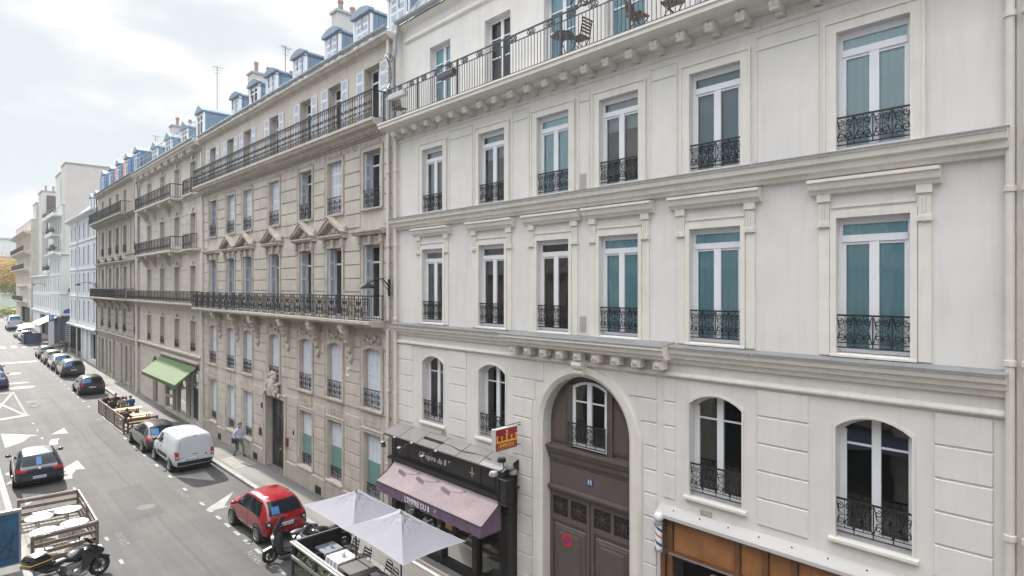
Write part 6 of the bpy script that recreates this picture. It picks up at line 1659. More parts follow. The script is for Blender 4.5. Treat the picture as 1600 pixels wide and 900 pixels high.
    if plate:
        zc = Z(.66) if kind in ('mini',) else (Z(.52) if van else Z(.50 if kind == 'hatch' else .66)); 
        p, nn = cast((X(-.12 if van else 0),-9,zc),(0,1,0))
        if p:
            a = MB(); cx = X(-.12 if van else 0); a.box(cx-.26,cx+.26,p.y-.025,p.y+.04,zc-.055,zc+.055); pl_ = a.build('number_plate', M['plate_white'], root, org=(0,0,0))
            a = MB(); a.box(cx-.26,cx-.225,p.y-.028,p.y-.0255,zc-.055,zc+.055); a.box(cx+.225,cx+.26,p.y-.028,p.y-.0255,zc-.055,zc+.055); a.build('plate_band', M['plate_band'], pl_, org=(0,0,0))
            a = MB()
            for i,c in enumerate((-.17,-.13,-.06,-.01,.04,.11,.15)): a.box(cx+c,cx+c+.022,p.y-.028,p.y-.0255,zc-.03,zc+.03)
            a.build('plate_characters', M['black_matte'], pl_, org=(0,0,0))
    # wheels
    w_ = PROF[kind][5][4]*sx
    for s,sd in ((-1,'left'),(1,'right')):
        for yy in (-L/2+axle[0], L/2-axle[1]):
            a = MB(); nseg = 20; R_ = wr+.055
            pts = []
            for i in range(nseg):
                t = 2*math.pi*i/nseg; z_ = max(.12, wr+R_*math.sin(t)); p, nn = cast((s*9, yy+R_*math.cos(t), z_),(-s,0,0))
                pts.append((s*(w_*.955) if p is None else p.x+s*.004, yy+R_*math.cos(t), z_))
            c, _ = cast((s*9,yy,wr+.05),(-s,0,0)); a.v = pts+[((c.x if c else s*w_)+s*.004,yy,wr)]
            for i in range(nseg): a.f.append([i,(i+1) % nseg,nseg]); a.m.append(0)
            a.build('wheel_arch', M['gap'], root, org=(0,0,0), recalc=False)
            wh = link('wheel', shared(('wheel',wr,s), lambda: wheel_mesh(wr,.20,s), M['tyre'], smooth=True), root, (s*(w_-.075),yy,wr))
            link('rim', shared(('rim',wr,s), lambda: rim_mesh(wr,.20,s), [M['rim'],M['gap']]), wh)
    a = MB(); a.box(-w_*.8,w_*.8,-L/2+.25,L/2-.25,.14,.28); a.build('underbody', M['gap'], root, org=(0,0,0))
    bm.free()
    return root
PI = math.pi
GR = 'cars parked along the kerb'
vehicle('red_car','small glossy red hatchback with chrome side trim parked by the umbrellas','car',(8.62,22.12,0),R(1.5),3.60,1.66,1.50,'mini','paint_red',lights='square',light_m='car_black_trim',wr=.32,axle=(.62,.70),sky_reflection=(-.50,-.22,1.24))
vehicle('white_van','white delivery van with a windowless rear parked beyond the red hatchback','van',(8.72,33.35,0),R(0.6),4.40,1.84,1.84,'van','paint_white',lights='van',wr=.32,axle=(.80,.86),dark_bumper=True)
vehicle('grey_car','grey brown hatchback parked nose to tail in front of the white van','car',(8.55,38.1,0),R(1),4.30,1.78,1.46,'hatch','paint_brown',lights='wide',wr=.33,axle=(.80,.80),roof='paint_anthracite',sky_reflection=(-.55,-.2,1.26))
vehicle('dark_blue_car','dark blue black hatchback with a pale roof parked against the left kerb','car',(3.12,35.6,0),R(-1.5),4.20,1.78,1.46,'hatch','paint_navy',roof='paint_silver',lights='wide',wr=.32,axle=(.78,.8),sky_reflection=(-.10,.08,1.30))
vehicle('black_car','black compact car parked just past the wooden terrace with people','car',(8.62,59.6,gz(58)),0,4.0,1.76,1.52,'suv','paint_black',lights='tall',wr=.33,axle=(.72,.76),sky_reflection=(-.60,-.1,1.30))
vehicle('dark_estate_car','large dark grey car with a silver roof second in the row beyond the black compact','car',(8.85,71.4,gz(70)),0,4.6,1.86,1.62,'suv','paint_anthracite',roof='paint_silver',lights='tall',wr=.35,axle=(.85,.85),sky_reflection=(-.60,-.1,1.3))
vehicle('silver_car','silver grey car third in the row beyond the black compact','car',(8.75,77.6,gz(76)),0,4.4,1.80,1.55,'suv','paint_silver',lights='tall',wr=.33,axle=(.8,.8),sky_reflection=(-.5,.3,1.3))
vehicle('pale_roof_car','grey brown car with red lamps fourth in the row towards the crossing','car',(8.7,83.2,gz(82)),0,4.3,1.78,1.48,'hatch','paint_brown',roof='paint_silver',lights='wide',wr=.33,axle=(.8,.8))
vehicle('dark_far_car','small dark car at the far end of the row by the side street','car',(8.7,89.0,gz(88)),0,4.0,1.74,1.48,'hatch','paint_navy',lights='tall',wr=.32,axle=(.75,.8))
vehicle('blue_edge_car','dark blue car cut by the left picture edge nearest the delivery cross','car',(3.05,67.6,gz(66)),0,4.2,1.80,1.48,'hatch','paint_blue',lights='wide',wr=.33,axle=(.8,.8),sky_reflection=(-.4,.4,1.3))
vehicle('blue_edge_car','blue car cut by the left picture edge behind the first one','car',(3.1,73.6,gz(72)),0,4.2,1.78,1.50,'suv','paint_blue',lights='tall',wr=.33,axle=(.8,.8),sky_reflection=(-.5,.5,1.3))
vehicle('white_far_car','small white car beyond the side street nearest the navy board','car',(8.9,115.2,gz(113)),0,4.1,1.76,1.5,'hatch','paint_white',lights='tall',wr=.32,axle=(.8,.8))
vehicle('pale_far_car','pale car second beyond the navy board under the far parasols','car',(8.8,121.0,gz(119)),0,4.2,1.76,1.5,'hatch','paint_silver',lights='tall',wr=.32,axle=(.8,.8))
vehicle('camper_van','tall pale grey camper van far down the street','van',(9.0,138.5,gz(136)),0,5.6,2.15,2.75,'suv','paint_camper',lights='tall',wr=.36,axle=(1,1),sky_reflection=(-.5,.5,1.2))
vehicle('dark_distant_car','tiny blue car on the left of the far camper van','car',(5.6,152,gz(150)),0,4.2,1.8,1.55,'suv','paint_blue',lights='tall',wr=.33,axle=(.8,.8))

# ------------------------------------------------------------------ two wheelers
def torus_wheel(root, y, r, w=.12, spokes=8):
    a = MB(); a.lathe([(r-w*.75,-w*.38),(r-w*.2,-w*.5),(r,-w*.18),(r,w*.18),(r-w*.2,w*.5),(r-w*.75,w*.38)],(0,0,0),'x',24,False)
    wh = a.build('wheel', M['tyre'], root, org=(0,0,0), smooth=True); wh.location = (0,y,r)
    b = MB(); b.lathe([(r-w*.75,-w*.3),(r-w*.95,-w*.25),(r-w*.95,w*.25),(r-w*.75,w*.3)],(0,0,0),'x',24,False); b.lathe([(.04,-.07),(.04,.07)],(0,0,0),'x',10)
    for i in range(spokes):
        t = 2*math.pi*i/spokes; u = Vector((0,math.cos(t),math.sin(t))); b.obox(u*(r-w)*.52,(1,0,0),u,(0,-u.z,u.y),.02,r-w*1.0,.02)
    b.lathe([(r*.42,-.075),(r*.42,-.068),(r*.2,-.068),(r*.2,-.075)],(0,0,0),'x',20,False)
    b.build('rim', M['grey_iron'], wh, org=(0,0,0)); return wh
def sideplate(mb, poly, x0, x1): mb.prism(poly, lambda a,b,t: (t,a,b), x0, x1)
def motorbike(label, loc, rot, case=True, lean=0):
    t = thing('motorcycle', label, 'motorcycle', loc, rot); t.rotation_euler = (0,lean,rot)
    torus_wheel(t,.76,.31,.13,10); torus_wheel(t,-.74,.31,.17,10)
    a = MB()
    for s in (-1,1): a.tube([(s*.09,.76,.31),(s*.10,.62,.62),(s*.11,.48,.96)],.028,8); a.tube([(s*.10,-.74,.31),(s*.10,-.25,.42)],.035,6); a.tube([(s*.13,.42,.90),(s*.2,.1,.62),(s*.17,-.25,.42),(s*.14,-.4,.72),(s*.13,-.9,.82)],.024,6)
    a.build('frame', M['grey_iron'], t, org=(0,0,0), smooth=True)
    a = MB(); sideplate(a,[(-.28,.28),(.30,.26),(.40,.45),(.22,.66),(-.22,.68)],-.18,.18); a.build('engine', M['cloth_grey'], t, org=(0,0,0), bevel=.03, smooth=True)
    a = MB()
    for s in (-1,1): a.lathe([(.11,-.05),(.12,0),(.08,.05)],(s*.2,.0,.42),'x',16); a.lathe([(.07,-.03),(.075,.03)],(s*.2,-.2,.5),'x',12)
    for i in range(5): a.box(-.2,.2,.02,.32,.46+.035*i,.475+.035*i)
    a.build('engine_cover', M['steel'], t, org=(0,0,0), smooth=True)
    a = MB(); a.ball((0,.12,.86),.19,.36,.17,14,10); a.build('tank', M['moto_black'], t, org=(0,0,0), smooth='all')
    a = MB(); sideplate(a,[(.30,.98),(.62,1.0),(.86,.80),(.80,.68),(.50,.62),(.32,.42),(.10,.40),(.16,.70)],-.21,.21); a.build('fairing', M['moto_black'], t, org=(0,0,0), bevel=.06, smooth=True)
    for s in (-1,1):
        a = MB(); sideplate(a,[(.12,.92),(.46,.86),(.42,.60),(.26,.46),(.20,.66)],s*.212-.006,s*.212+.006); a.build('side_panel', M['scooter_dark'], t, org=(0,0,0))
    a = MB(); a.ball((0,-.32,.86),.16,.36,.075,12,8); a.ball((0,-.66,.93),.15,.24,.07,12,8); a.build('seat', M['car_black_trim'], t, org=(0,0,0), smooth='all')
    a = MB(); sideplate(a,[(-.35,.80),(-.95,.94),(-1.02,.88),(-.72,.68),(-.4,.66)],-.12,.12); a.build('tail', M['moto_black'], t, org=(0,0,0), bevel=.03, smooth=True)
    a = MB(); a.box(-.08,.08,-1.035,-1.01,.86,.91); a.build('tail_light', M['tail_light'], t, org=(0,0,0))
    a = MB(); sideplate(a,[(.5,.60),(.78,.66),(1.06,.50),(1.02,.44),(.76,.60),(.52,.56)],-.09,.09); a.build('mudguard', M['moto_black'], t, org=(0,0,0), bevel=.015)
    a = MB()
    for s in (-1,1): a.tube([(0,.44,1.02),(s*.2,.42,1.05),(s*.38,.30,1.03)],.014,6); a.tube([(s*.30,.28,1.03),(s*.42,.26,1.02)],.02,6); a.tube([(s*.3,.4,1.05),(s*.36,.46,1.22)],.009,5); a.ball((s*.38,.46,1.25),.075,.02,.05,8,5)
    a.build('handlebar', M['black_matte'], t, org=(0,0,0), smooth='all')
    a = MB(); n = 8
    for i in range(n):
        q = []
        for (u,v) in ((i,0),(i+1,0),(i+1,1),(i,1)):
            x = -.19+.38*u/n; q.append((x*(1-.25*v), .70-.22*v-(x*2.2)**2*.35, .98+.26*v))
        a.add(q,[(0,1,2,3)])
    a.build('windscreen', M['car_glass'], t, org=(0,0,0), recalc=False, smooth='all')
    a = MB(); a.ball((0,.80,.84),.14,.07,.08,10,6); a.build('headlight', M['head_light'], t, org=(0,0,0), smooth='all')
    a = MB(); a.tube([(.16,.3,.30),(.18,-.2,.24),(.20,-.45,.34),(.24,-.95,.48)],.05,10,r1=.065); a.build('exhaust', M['steel'], t, org=(0,0,0), smooth=True)
    a = MB(); a.tube([(-.12,-.05,.3),(-.28,-.08,.0)],.014,5); a.build('kickstand', M['grey_iron'], t, org=(0,0,0))
    if case:
        a = MB(); sideplate(a,[(-.62,.98),(-.66,1.22),(-.78,1.31),(-1.08,1.30),(-1.18,1.2),(-1.20,.98)],-.26,.26); tc = a.build('top_case', M['moto_black'], t, org=(0,0,0), bevel=.04, smooth=True)
        a = MB(); a.box(-.263,.263,-1.205,-.645,1.085,1.105); a.build('yellow_stripe', M['gold'], tc, org=(0,0,0))
        a = MB(); a.box(-.20,.20,-1.0,-.7,1.305,1.312); a.build('lid_pad', M['car_black_trim'], tc, org=(0,0,0))
    return t
def scooter(label, loc, rot, name='scooter', screen=True):
    t = thing(name, label, 'scooter', loc, rot)
    torus_wheel(t,.66,.25,.12,6); torus_wheel(t,-.62,.25,.13,6)
    a = MB(); sideplate(a,[(.50,.40),(.62,.72),(.48,1.02),(.36,1.04),(.30,.70),(.26,.36),(.10,.30),(-.15,.30),(-.15,.22),(.40,.20)],-.20,.20); a.build('front_shield', M['scooter_dark'], t, org=(0,0,0), bevel=.05, smooth=True)
    a = MB(); sideplate(a,[(-.12,.28),(-.05,.66),(-.4,.76),(-.95,.80),(-1.02,.72),(-.85,.50),(-.45,.36)],-.19,.19); a.build('rear_body', M['scooter_dark'], t, org=(0,0,0), bevel=.05, smooth=True)
    a = MB(); a.ball((0,-.26,.80),.17,.30,.08,12,8); a.ball((0,-.66,.86),.16,.26,.08,12,8); a.build('seat', M['car_black_trim'], t, org=(0,0,0), smooth='all')
    a = MB()
    for s in (-1,1): a.tube([(s*.08,.66,.25),(s*.08,.52,.56)],.03,8); a.tube([(0,.40,1.04),(s*.18,.36,1.08),(s*.36,.24,1.06)],.016,6); a.tube([(s*.27,.22,1.06),(s*.40,.21,1.05)],.02,6); a.tube([(s*.25,.34,1.08),(s*.33,.38,1.26)],.009,5); a.ball((s*.36,.38,1.28),.075,.02,.05,8,5)
    a.build('handlebar', M['black_matte'], t, org=(0,0,0), smooth='all')
    a = MB(); sideplate(a,[(.40,.42),(.60,.54),(.88,.46),(.90,.40),(.66,.50),(.44,.36)],-.08,.08); a.build('mudguard', M['scooter_dark'], t, org=(0,0,0), bevel=.02)
    a = MB(); a.box(-.10,.10,-1.03,-.99,.70,.78); a.build('tail_light', M['tail_light'], t, org=(0,0,0))
    a = MB(); a.ball((0,.58,.80),.14,.05,.07,10,6); a.build('headlight', M['head_light'], t, org=(0,0,0), smooth='all')
    if screen:
        a = MB(); n = 8
        for i in range(n):
            q = []
            for (u,v) in ((i,0),(i+1,0),(i+1,1),(i,1)):
                x = -.22+.44*u/n; q.append((x*(1-.2*v), .58-.26*v-(x*2)**2*.4, .98+.46*v))
            a.add(q,[(0,1,2,3)])
        a.build('windscreen', M['car_glass'], t, org=(0,0,0), recalc=False, smooth='all')
    a = MB(); a.tube([(.14,-.3,.3),(.2,-.6,.32),(.22,-.98,.44)],.05,8,r1=.06); a.build('exhaust', M['steel'], t, org=(0,0,0), smooth=True)
    return t
motorbike('large black touring motorcycle with a yellow striped top case by the left terrace', (2.78,21.78,0), R(-68), True, R(-6))
scooter('dark maxi scooter with a tall windscreen between the red hatchback and the dining enclosure', (8.25,19.05,0), R(84))
m2 = motorbike('black motorcycle half hidden behind the dark end panel of the dining enclosure', (9.05,18.45,.0), R(88), False, R(-5))

# ================================================================== people
def person(label, loc, rot, J, top, bottom, hair, group=None, headr=1.0, hair_long=False):
    "J: joints; one continuous skinned body"
    t = thing('person', label, 'person', loc, rot, group)
    names = [k for k in J if k not in ('head','face')]; vs = [J[k] for k in names]; ix = {k:i for i,k in enumerate(names)}
    E = [('pelvis','spine'),('spine','chest'),('chest','neck'),('neck','head0')]
    for s in 'LR': E += [('chest','sh'+s),('sh'+s,'el'+s),('el'+s,'wr'+s),('wr'+s,'pa'+s),('pelvis','hip'+s),('hip'+s,'kn'+s),('kn'+s,'an'+s),('an'+s,'to'+s)]
    RAD = {'pelvis':(.15,.12),'spine':(.14,.11),'chest':(.165,.12),'neck':(.058,.058),'head0':(.06,.06),'sh':(.085,.085),'el':(.055,.055),'wr':(.04,.034),'pa':(.045,.024),'hip':(.105,.10),'kn':(.068,.068),'an':(.048,.048),'to':(.042,.036)}
    me = bpy.data.meshes.new('body'); me.from_pydata(vs, [(ix[a],ix[b]) for a,b in E], [])
    o = bpy.data.objects.new('tmp', me); COL.objects.link(o)
    md = o.modifiers.new('k','SKIN'); md.use_smooth_shade = True
    for k in names:
        r = RAD.get(k) or RAD[k[:-1]]; sv = me.skin_vertices[0].data[ix[k]]; sv.radius = r; sv.use_root = k == 'pelvis'
    o.modifiers.new('s','SUBSURF').levels = 2
    dg = bpy.context.evaluated_depsgraph_get(); bme = bpy.data.meshes.new_from_object(o.evaluated_get(dg)); bpy.data.objects.remove(o)
    segs = [(Vector(J[a]),Vector(J[b]),a,b) for a,b in E]
    a = MB(); a.v = [tuple(v.co) for v in bme.vertices]
    for p in bme.polygons:
        c = p.center; best = None
        for A,B,na,nb in segs:
            d = B-A; u = max(0,min(1,(c-A).dot(d)/max(1e-9,d.length_squared))); q = (c-A-d*u).length
            if best is None or q < best[0]: best = (q,na,nb,u)
        _,na,nb,u = best
        k = 1
        if nb in ('head0',) or nb.startswith('pa') : k = 0
        elif nb[:2] in ('kn','an') or nb.startswith('hip'): k = 2
        elif nb[:2] == 'to': k = 3
        a.f.append(list(p.vertices)); a.m.append(k)
    H = Vector(J['head']); a.mi = 0
    a.ball(H, .078*headr, .095*headr, .118*headr, 14, 10); f = Vector(J.get('face',(0,1,0)))
    a.ball(H+f*.095+Vector((0,0,-.01)), .014,.022,.022,6,5); a.ball(H+Vector((.078,0,-.005)),.012,.024,.032,6,5); a.ball(H+Vector((-.078,0,-.005)),.012,.024,.032,6,5)
    a.ball(H+f*.04+Vector((0,0,-.085)),.05,.05,.04,8,6)
    a.mi = 3
    for s in (-1,1): a.ball(H+f*.088+Vector((s*.032,0,.012)),.014,.008,.009,6,4)
    a.mi = 0
    for s in 'LR':
        p = Vector(J['pa'+s]); d = (p-Vector(J['wr'+s])).normalized(); sd = d.orthogonal().normalized()
        for i,l in enumerate((.065,.078,.072,.055)):
            b0 = p+sd*(.024-.016*i); a.tube([b0,b0+d*l*.55,b0+d*l+Vector((0,0,-.015))],.0095,5,r1=.007)
        b0 = p-d*.03+sd*.03; a.tube([b0,b0+sd*.03+d*.02,b0+sd*.035+d*.055],.011,5,r1=.008)
    bd = a.build('body', [M['skin'],M[top],M[bottom],M['black_matte']], t, org=(0,0,0), recalc=False, smooth='all')
    h = MB(); c = H-f*.012+Vector((0,0,.022)); h.ball(c,.089*headr,.102*headr,.118*headr,14,10)
    cut = MB(); cut.v = h.v
    for fc in h.f:
        m_ = sum((Vector(h.v[i]) for i in fc), Vector())/len(fc)-H
        if m_.z > .035 or (m_.dot(f) < -.01 and m_.z > (-.10 if not hair_long else -.2)): cut.f.append(fc); cut.m.append(0)
    if hair_long: cut.ball(H-f*.05+Vector((0,0,-.1)),.08,.06,.14,10,6)
    cut.build('hair', M[hair], t, org=(0,0,0), recalc=False, smooth='all')
    return t
WALK = dict(pelvis=(0,0,.94),spine=(0,.01,1.12),chest=(0,.02,1.36),neck=(0,.03,1.50),head0=(0,.05,1.56),head=(0,.06,1.66),
  shL=(-.19,.02,1.42),elL=(-.26,-.06,1.14),wrL=(-.24,.10,.94),paL=(-.235,.14,.87),shR=(.19,.02,1.42),elR=(.27,-.10,1.16),wrR=(.27,-.06,.90),paR=(.27,-.04,.83),
  hipL=(-.10,0,.88),knL=(-.11,.16,.50),anL=(-.11,.20,.09),toL=(-.12,.36,.035),hipR=(.10,0,.88),knR=(.11,-.02,.48),anR=(.11,-.28,.12),toR=(.12,-.16,.035))
SIT = dict(pelvis=(0,0,.50),spine=(0,.03,.68),chest=(0,.10,.92),neck=(0,.14,1.06),head0=(0,.17,1.12),head=(0,.20,1.21),
  shL=(-.19,.10,.98),elL=(-.25,.24,.74),wrL=(-.14,.46,.78),paL=(-.09,.52,.79),shR=(.19,.10,.98),elR=(.25,.24,.74),wrR=(.14,.46,.78),paR=(.09,.52,.79),
  hipL=(-.10,.02,.47),knL=(-.13,.44,.48),anL=(-.13,.40,.09),toL=(-.13,.55,.035),hipR=(.10,.02,.47),knR=(.13,.44,.48),anR=(.13,.44,.09),toR=(.13,.59,.035))
person('pedestrian in a pale blue shirt and grey trousers walking along the beige facade', (11.0,31.7,.135), R(200), WALK, 'shirt_blue','cloth_grey','hair_brown')
wp = thing('shoulder_bag','dark shoulder bag hanging at the side of the walking pedestrian','bag',(10.72,31.6,.9),R(20)); a = MB(); sideplate(a,[(-.16,.0),(.16,.0),(.18,.26),(-.18,.26)],-.05,.05); a.build('bag_body', M['cloth_black'], wp, org=(0,0,0), bevel=.02); a = MB(); a.tube([(0,-.15,.26),(.02,-.05,.5),(.06,.05,.5),(0,.15,.26)],.012,5); a.build('strap', M['cloth_black'], wp, org=(0,0,0))
seat_people = [((8.12,49.55),R(-150),'cloth_black','trousers','hair_dark','seated person in black at the street side far corner of the wooden terrace',False),
 ((8.22,47.55),R(0),'cloth_black','trousers','hair_brown','seated person with their back to us wearing a black coat beside the slatted fence',False),
 ((8.72,49.5),R(180),'cloth_black','trousers','hair_dark','dark haired person seated facing us between the black coats and the blue jacket',True),
 ((8.85,47.5),R(8),'cloth_grey','trousers','hair_brown','seated person in a dark grey top next to the one in the blue jacket',False),
 ((9.35,47.6),R(12),'cloth_navy','trousers','hair_brown','seated person in a bright blue jacket at the pavement end of the table',False),
 ((8.05,43.0),R(-60),'cloth_black','trousers','hair_dark','lone person in black hunched at the near end of the wooden terrace',False)]
for (x,y),r,tp,bt,hr,lab,lg in seat_people: person(lab,(x,y,gz(y)+.02),r,SIT,tp,bt,hr,'people seated on the wooden terrace',hair_long=lg)
# ================================================================== terraces and their furniture
def slat_fence(name, label, segs, h, m, nsl=4, sw=.13, base=None, group=None, top=True, loc=None, gap0=.1, post=.09):
    "segs: list of ((x0,y0),(x1,y1)) runs with a post at each end"
    x,y = segs[0][0]; z = base if base is not None else gz(y)
    t = thing(name, label, 'fence', (x,y,z), 0, group)
    posts = []
    for a,b in segs:
        for q in (a,b):
            if all((Vector(q)-Vector(w)).length > .15 for w in posts): posts.append(q)
    for q in posts:
        k = MB(); k.box(q[0]-x-post/2,q[0]-x+post/2,q[1]-y-post/2,q[1]-y+post/2,0,h+.02); k.build('post', M[m[0]], t, org=(0,0,0), bevel=.006)
    for a,b in segs:
        d = Vector((b[0]-a[0],b[1]-a[1],0)); c = Vector(((a[0]+b[0])/2-x,(a[1]+b[1])/2-y,0)); n = Vector((-d.y,d.x,0)).normalized(); k = MB()
        for i in range(nsl):
            zz = gap0+(h-gap0-sw)*i/(nsl-1)+sw/2; k.obox(c+Vector((0,0,zz)), d, n, (0,0,1), d.length-post-.004, .028, sw)
        k.build('slats', M[m[1]], t, org=(0,0,0))
        if top:
            k = MB(); k.obox(c+Vector((0,0,h+.035)), d, n, (0,0,1), d.length+.06, .055, .03); k.build('top_board', M[m[2]], t, org=(0,0,0))
    return t
# left terrace
dk = thing('terrace_deck','worn pale wooden deck of the small terrace on the left','deck',(2.85,26.4,0))
a = MB()
for i in range(15): a.box(-.92+.125*i,-.92+.125*i+.118,-2.2,2.15,.06,.13)
a.box(-.9,.9,-2.15,2.1,0,.06); a.build('boards', M['wood_deck'], dk, org=(0,0,0))
slat_fence('slat_fence','open slatted timber fence around the left terrace with round white tables',[((2.02,24.1),(3.74,24.18)),((3.74,24.18),(3.77,26.3)),((3.77,26.3),(3.78,28.45)),((3.78,28.45),(2.0,28.6))],.96,('wood_fence','wood_fence','wood_fence_pale'),4,.115,0)
tb = thing('round_table','round white pedestal table near the far left corner of the terrace','table',(2.42,26.75,.13),0,'round white terrace tables')
a = MB(); a.lathe([(.001,.60),(.40,.60),(.41,.615),(.40,.63),(.001,.63)],(0,0,0),'z',28,False); a.build('tabletop', M['table_white'], tb, org=(0,0,0), smooth=True)
a = MB(); a.lathe([(.03,.02),(.03,.60)],(0,0,0),'z',10); a.lathe([(.24,0),(.24,.02),(.05,.05)],(0,0,0),'z',16); a.build('pedestal', M['table_white'], tb, org=(0,0,0), smooth=True)
dup(tb,'round white pedestal table near the far street side corner of the terrace',(3.28,26.95,.13)); dup(tb,'round white pedestal table near the close left corner of the terrace',(2.42,25.12,.13)); dup(tb,'round white pedestal table close behind the near slatted fence on the street side',(3.26,25.3,.13))
bn = thing('bench','low grey bench between the round tables of the left terrace','bench',(2.85,25.8,.13)); a = MB(); a.box(-.55,.55,-.12,.12,.36,.39); a.build('seat', M['alu'], bn, org=(0,0,0))
for s in (-1,1): a = MB(); a.box(s*.45-.03,s*.45+.03,-.10,.10,0,.36); a.build('leg', M['alu'], bn, org=(0,0,0))
b2 = dup(bn,'low grey bench along the far slatted fence of the left terrace',(2.9,28.05,.13),0,None)
pn = thing('poster_panel','tall dark blue poster panel in a grey frame at the left picture edge','sign',(1.14,24.0,.13),R(-3))
a = MB(); a.box(-.58,.58,-.03,.03,.16,1.80); a.box(-.60,-.56,-.04,.04,0,1.86); a.box(.56,.60,-.04,.04,0,1.86); a.box(-.6,.6,-.05,.05,1.80,1.88); a.build('frame', M['alu'], pn, org=(0,0,0))
a = MB(); a.box(-.54,.54,-.036,-.031,.20,1.78); pf = a.build('poster_face', M['poster_blue'], pn, org=(0,0,0))
a = MB()
for p,q,w_ in (((.10,.62),(.44,1.10),.05),((.30,.45),(.40,1.2),.04),((.05,.9),(.45,.55),.05),((.0,.45),(.5,.42),.03)):
    d = Vector((q[0]-p[0],0,q[1]-p[1])); a.obox(((p[0]+q[0])/2,-.037,(p[1]+q[1])/2), d, (0,1,0), d.cross(Vector((0,1,0))), d.length, .002, w_)
a.build('poster_drawing', M['poster_dark'], pf, org=(0,0,0))
a = MB(); a.box(-.10,-.075,-.038,-.0365,.55,.95); a.build('letter', M['letter_white'], pf, org=(0,0,0))
# wooden terrace with people
z0 = gz(46)
dk = thing('terrace_deck','brown timber platform under the picnic tables and seated people','deck',(8.7,46,z0)); a = MB(); a.box(-.95,.95,-4.1,4.2,0,.03); a.build('boards', M['wood_brown'], dk, org=(0,0,0))
slat_fence('slat_fence','dark brown slatted fence with pale boards along the terrace with seated people',[((7.84,42.0),(7.84,44.7)),((7.84,44.7),(7.84,47.4)),((7.84,47.4),(7.84,50.0)),((7.84,50.0),(9.5,50.1))],.92,('wood_brown','wood_fence_pale','wood_brown'),4,.15,z0)
slat_fence('end_rail','dark wooden end rail of the people terrace just beyond the grey hatchback',[((8.0,41.75),(9.55,41.65))],.90,('wood_brown','wood_brown','wood_brown'),2,.12,gz(42),gap0=.55)
pt = thing('picnic_table','orange wooden picnic table where the people sit','picnic table',(8.75,48.55,z0+.03),0,'orange picnic tables')
a = MB()
for i in range(4): a.box(-.85,.85,-.36+.18*i,-.36+.18*i+.165,.70,.74)
a.build('tabletop', M['wood_orange'], pt, org=(0,0,0))
for s in (-1,1):
    a = MB(); a.box(-.85,.85,s*.72-.13,s*.72+.13,.40,.44); a.build('bench', M['wood_orange'], pt, org=(0,0,0))
    a = MB(); a.obox((s*.6,-.38,.37),(1,0,0),(0,.5,1),(0,-1,.5),.06,.86,.09); a.obox((s*.6,.38,.37),(1,0,0),(0,-.5,1),(0,1,.5),.06,.86,.09); a.box(s*.6-.03,s*.6+.03,-.8,.8,.33,.40); a.build('leg', M['wood_brown'], pt, org=(0,0,0))
dup(pt,'empty orange picnic table in the middle of the wooden terrace',(8.8,46.2,z0+.03)); dup(pt,'empty orange picnic table nearest the grey hatchback',(8.85,43.6,z0+.03))
# dining enclosure with parasols
en = thing('dining_enclosure','grey metal rail enclosure with dark end panels around the dining tables','enclosure',(7.8,17.85,0),0)
def rail(mb, a, b, z, w, h): 
    d = Vector((b[0]-a[0],b[1]-a[1],0)); mb.obox(((a[0]+b[0])/2-7.8,(a[1]+b[1])/2-17.85,z), d, (-d.y,d.x,0), (0,0,1), d.length, w, h)
a = MB(); S0,S1 = (7.80,17.85),(7.80,9.6)
for off in (-.05,.05): rail(a,(7.8+off,17.9),(7.8+off,9.6),1.03,.075,.05)
rail(a,(7.76,17.85),(7.76,9.6),.60,.05,.09); a.build('street_rail', M['alu'], en, org=(0,0,0))
a = MB(); rail(a,(7.86,17.87),(9.40,17.84),1.03,.07,.05); a.build('end_rail', M['grey_iron'], en, org=(0,0,0))
a = MB(); rail(a,(7.86,17.86),(9.38,17.83),.77,.02,.46); a.build('end_panel', M['black_matte'], en, org=(0,0,0))
a = MB(); rail(a,(7.86,17.86),(9.38,17.83),.42,.03,.03); a.build('lower_bar', M['steel'], en, org=(0,0,0))
for y in (17.85,16.3,14.7,13.1,11.5,9.9):
    a = MB(); a.box(-.04,.04,y-17.85-.03,y-17.85+.03,0,1.02); a.build('post', M['grey_iron'], en, org=(0,0,0))
a = MB(); a.box(1.55,1.62,-.05,.03,0,1.04); a.build('post', M['black_matte'], en, org=(0,0,0))
a = MB(); a.box(.12,1.6,-8.2,-.1,.0,.03); a.build('floor', M['wood_deck'], en, org=(0,0,0))
planters = ((17.1,'dark planter trough of small pale leaved plants at the far corner of the dining enclosure'),(15.5,'dark planter trough second along the street side of the dining enclosure'),(13.9,'dark planter trough third along the street side of the dining enclosure'))
for yy,lab in planters:
    p_ = thing('planter',lab,'planter',(7.98,yy,0),0,'planter troughs inside the enclosure'); a = MB(); a.box(-.13,.13,-.70,.70,.03,.32); a.build('trough', M['cloth_grey'], p_, org=(0,0,0), bevel=.01)
    lf = MB()
    for k in range(420):
        q = Vector((random.gauss(-.02,.10), random.uniform(-.7,.7), .34+abs(random.gauss(.0,.17)))); d = Vector((random.gauss(0,1),random.gauss(0,1),random.gauss(0,.7))).normalized()*.045; e = d.orthogonal().normalized()*.022
        lf.mi = random.random() < .3; lf.add([tuple(q-d),tuple(q+e),tuple(q+d),tuple(q-e)],[(0,1,2,3)])
    lf.m = [int(x) for x in lf.m]; lf.build('leaves', [M['leaf'],M['leaf_pale']], p_, org=(0,0,0), recalc=False)
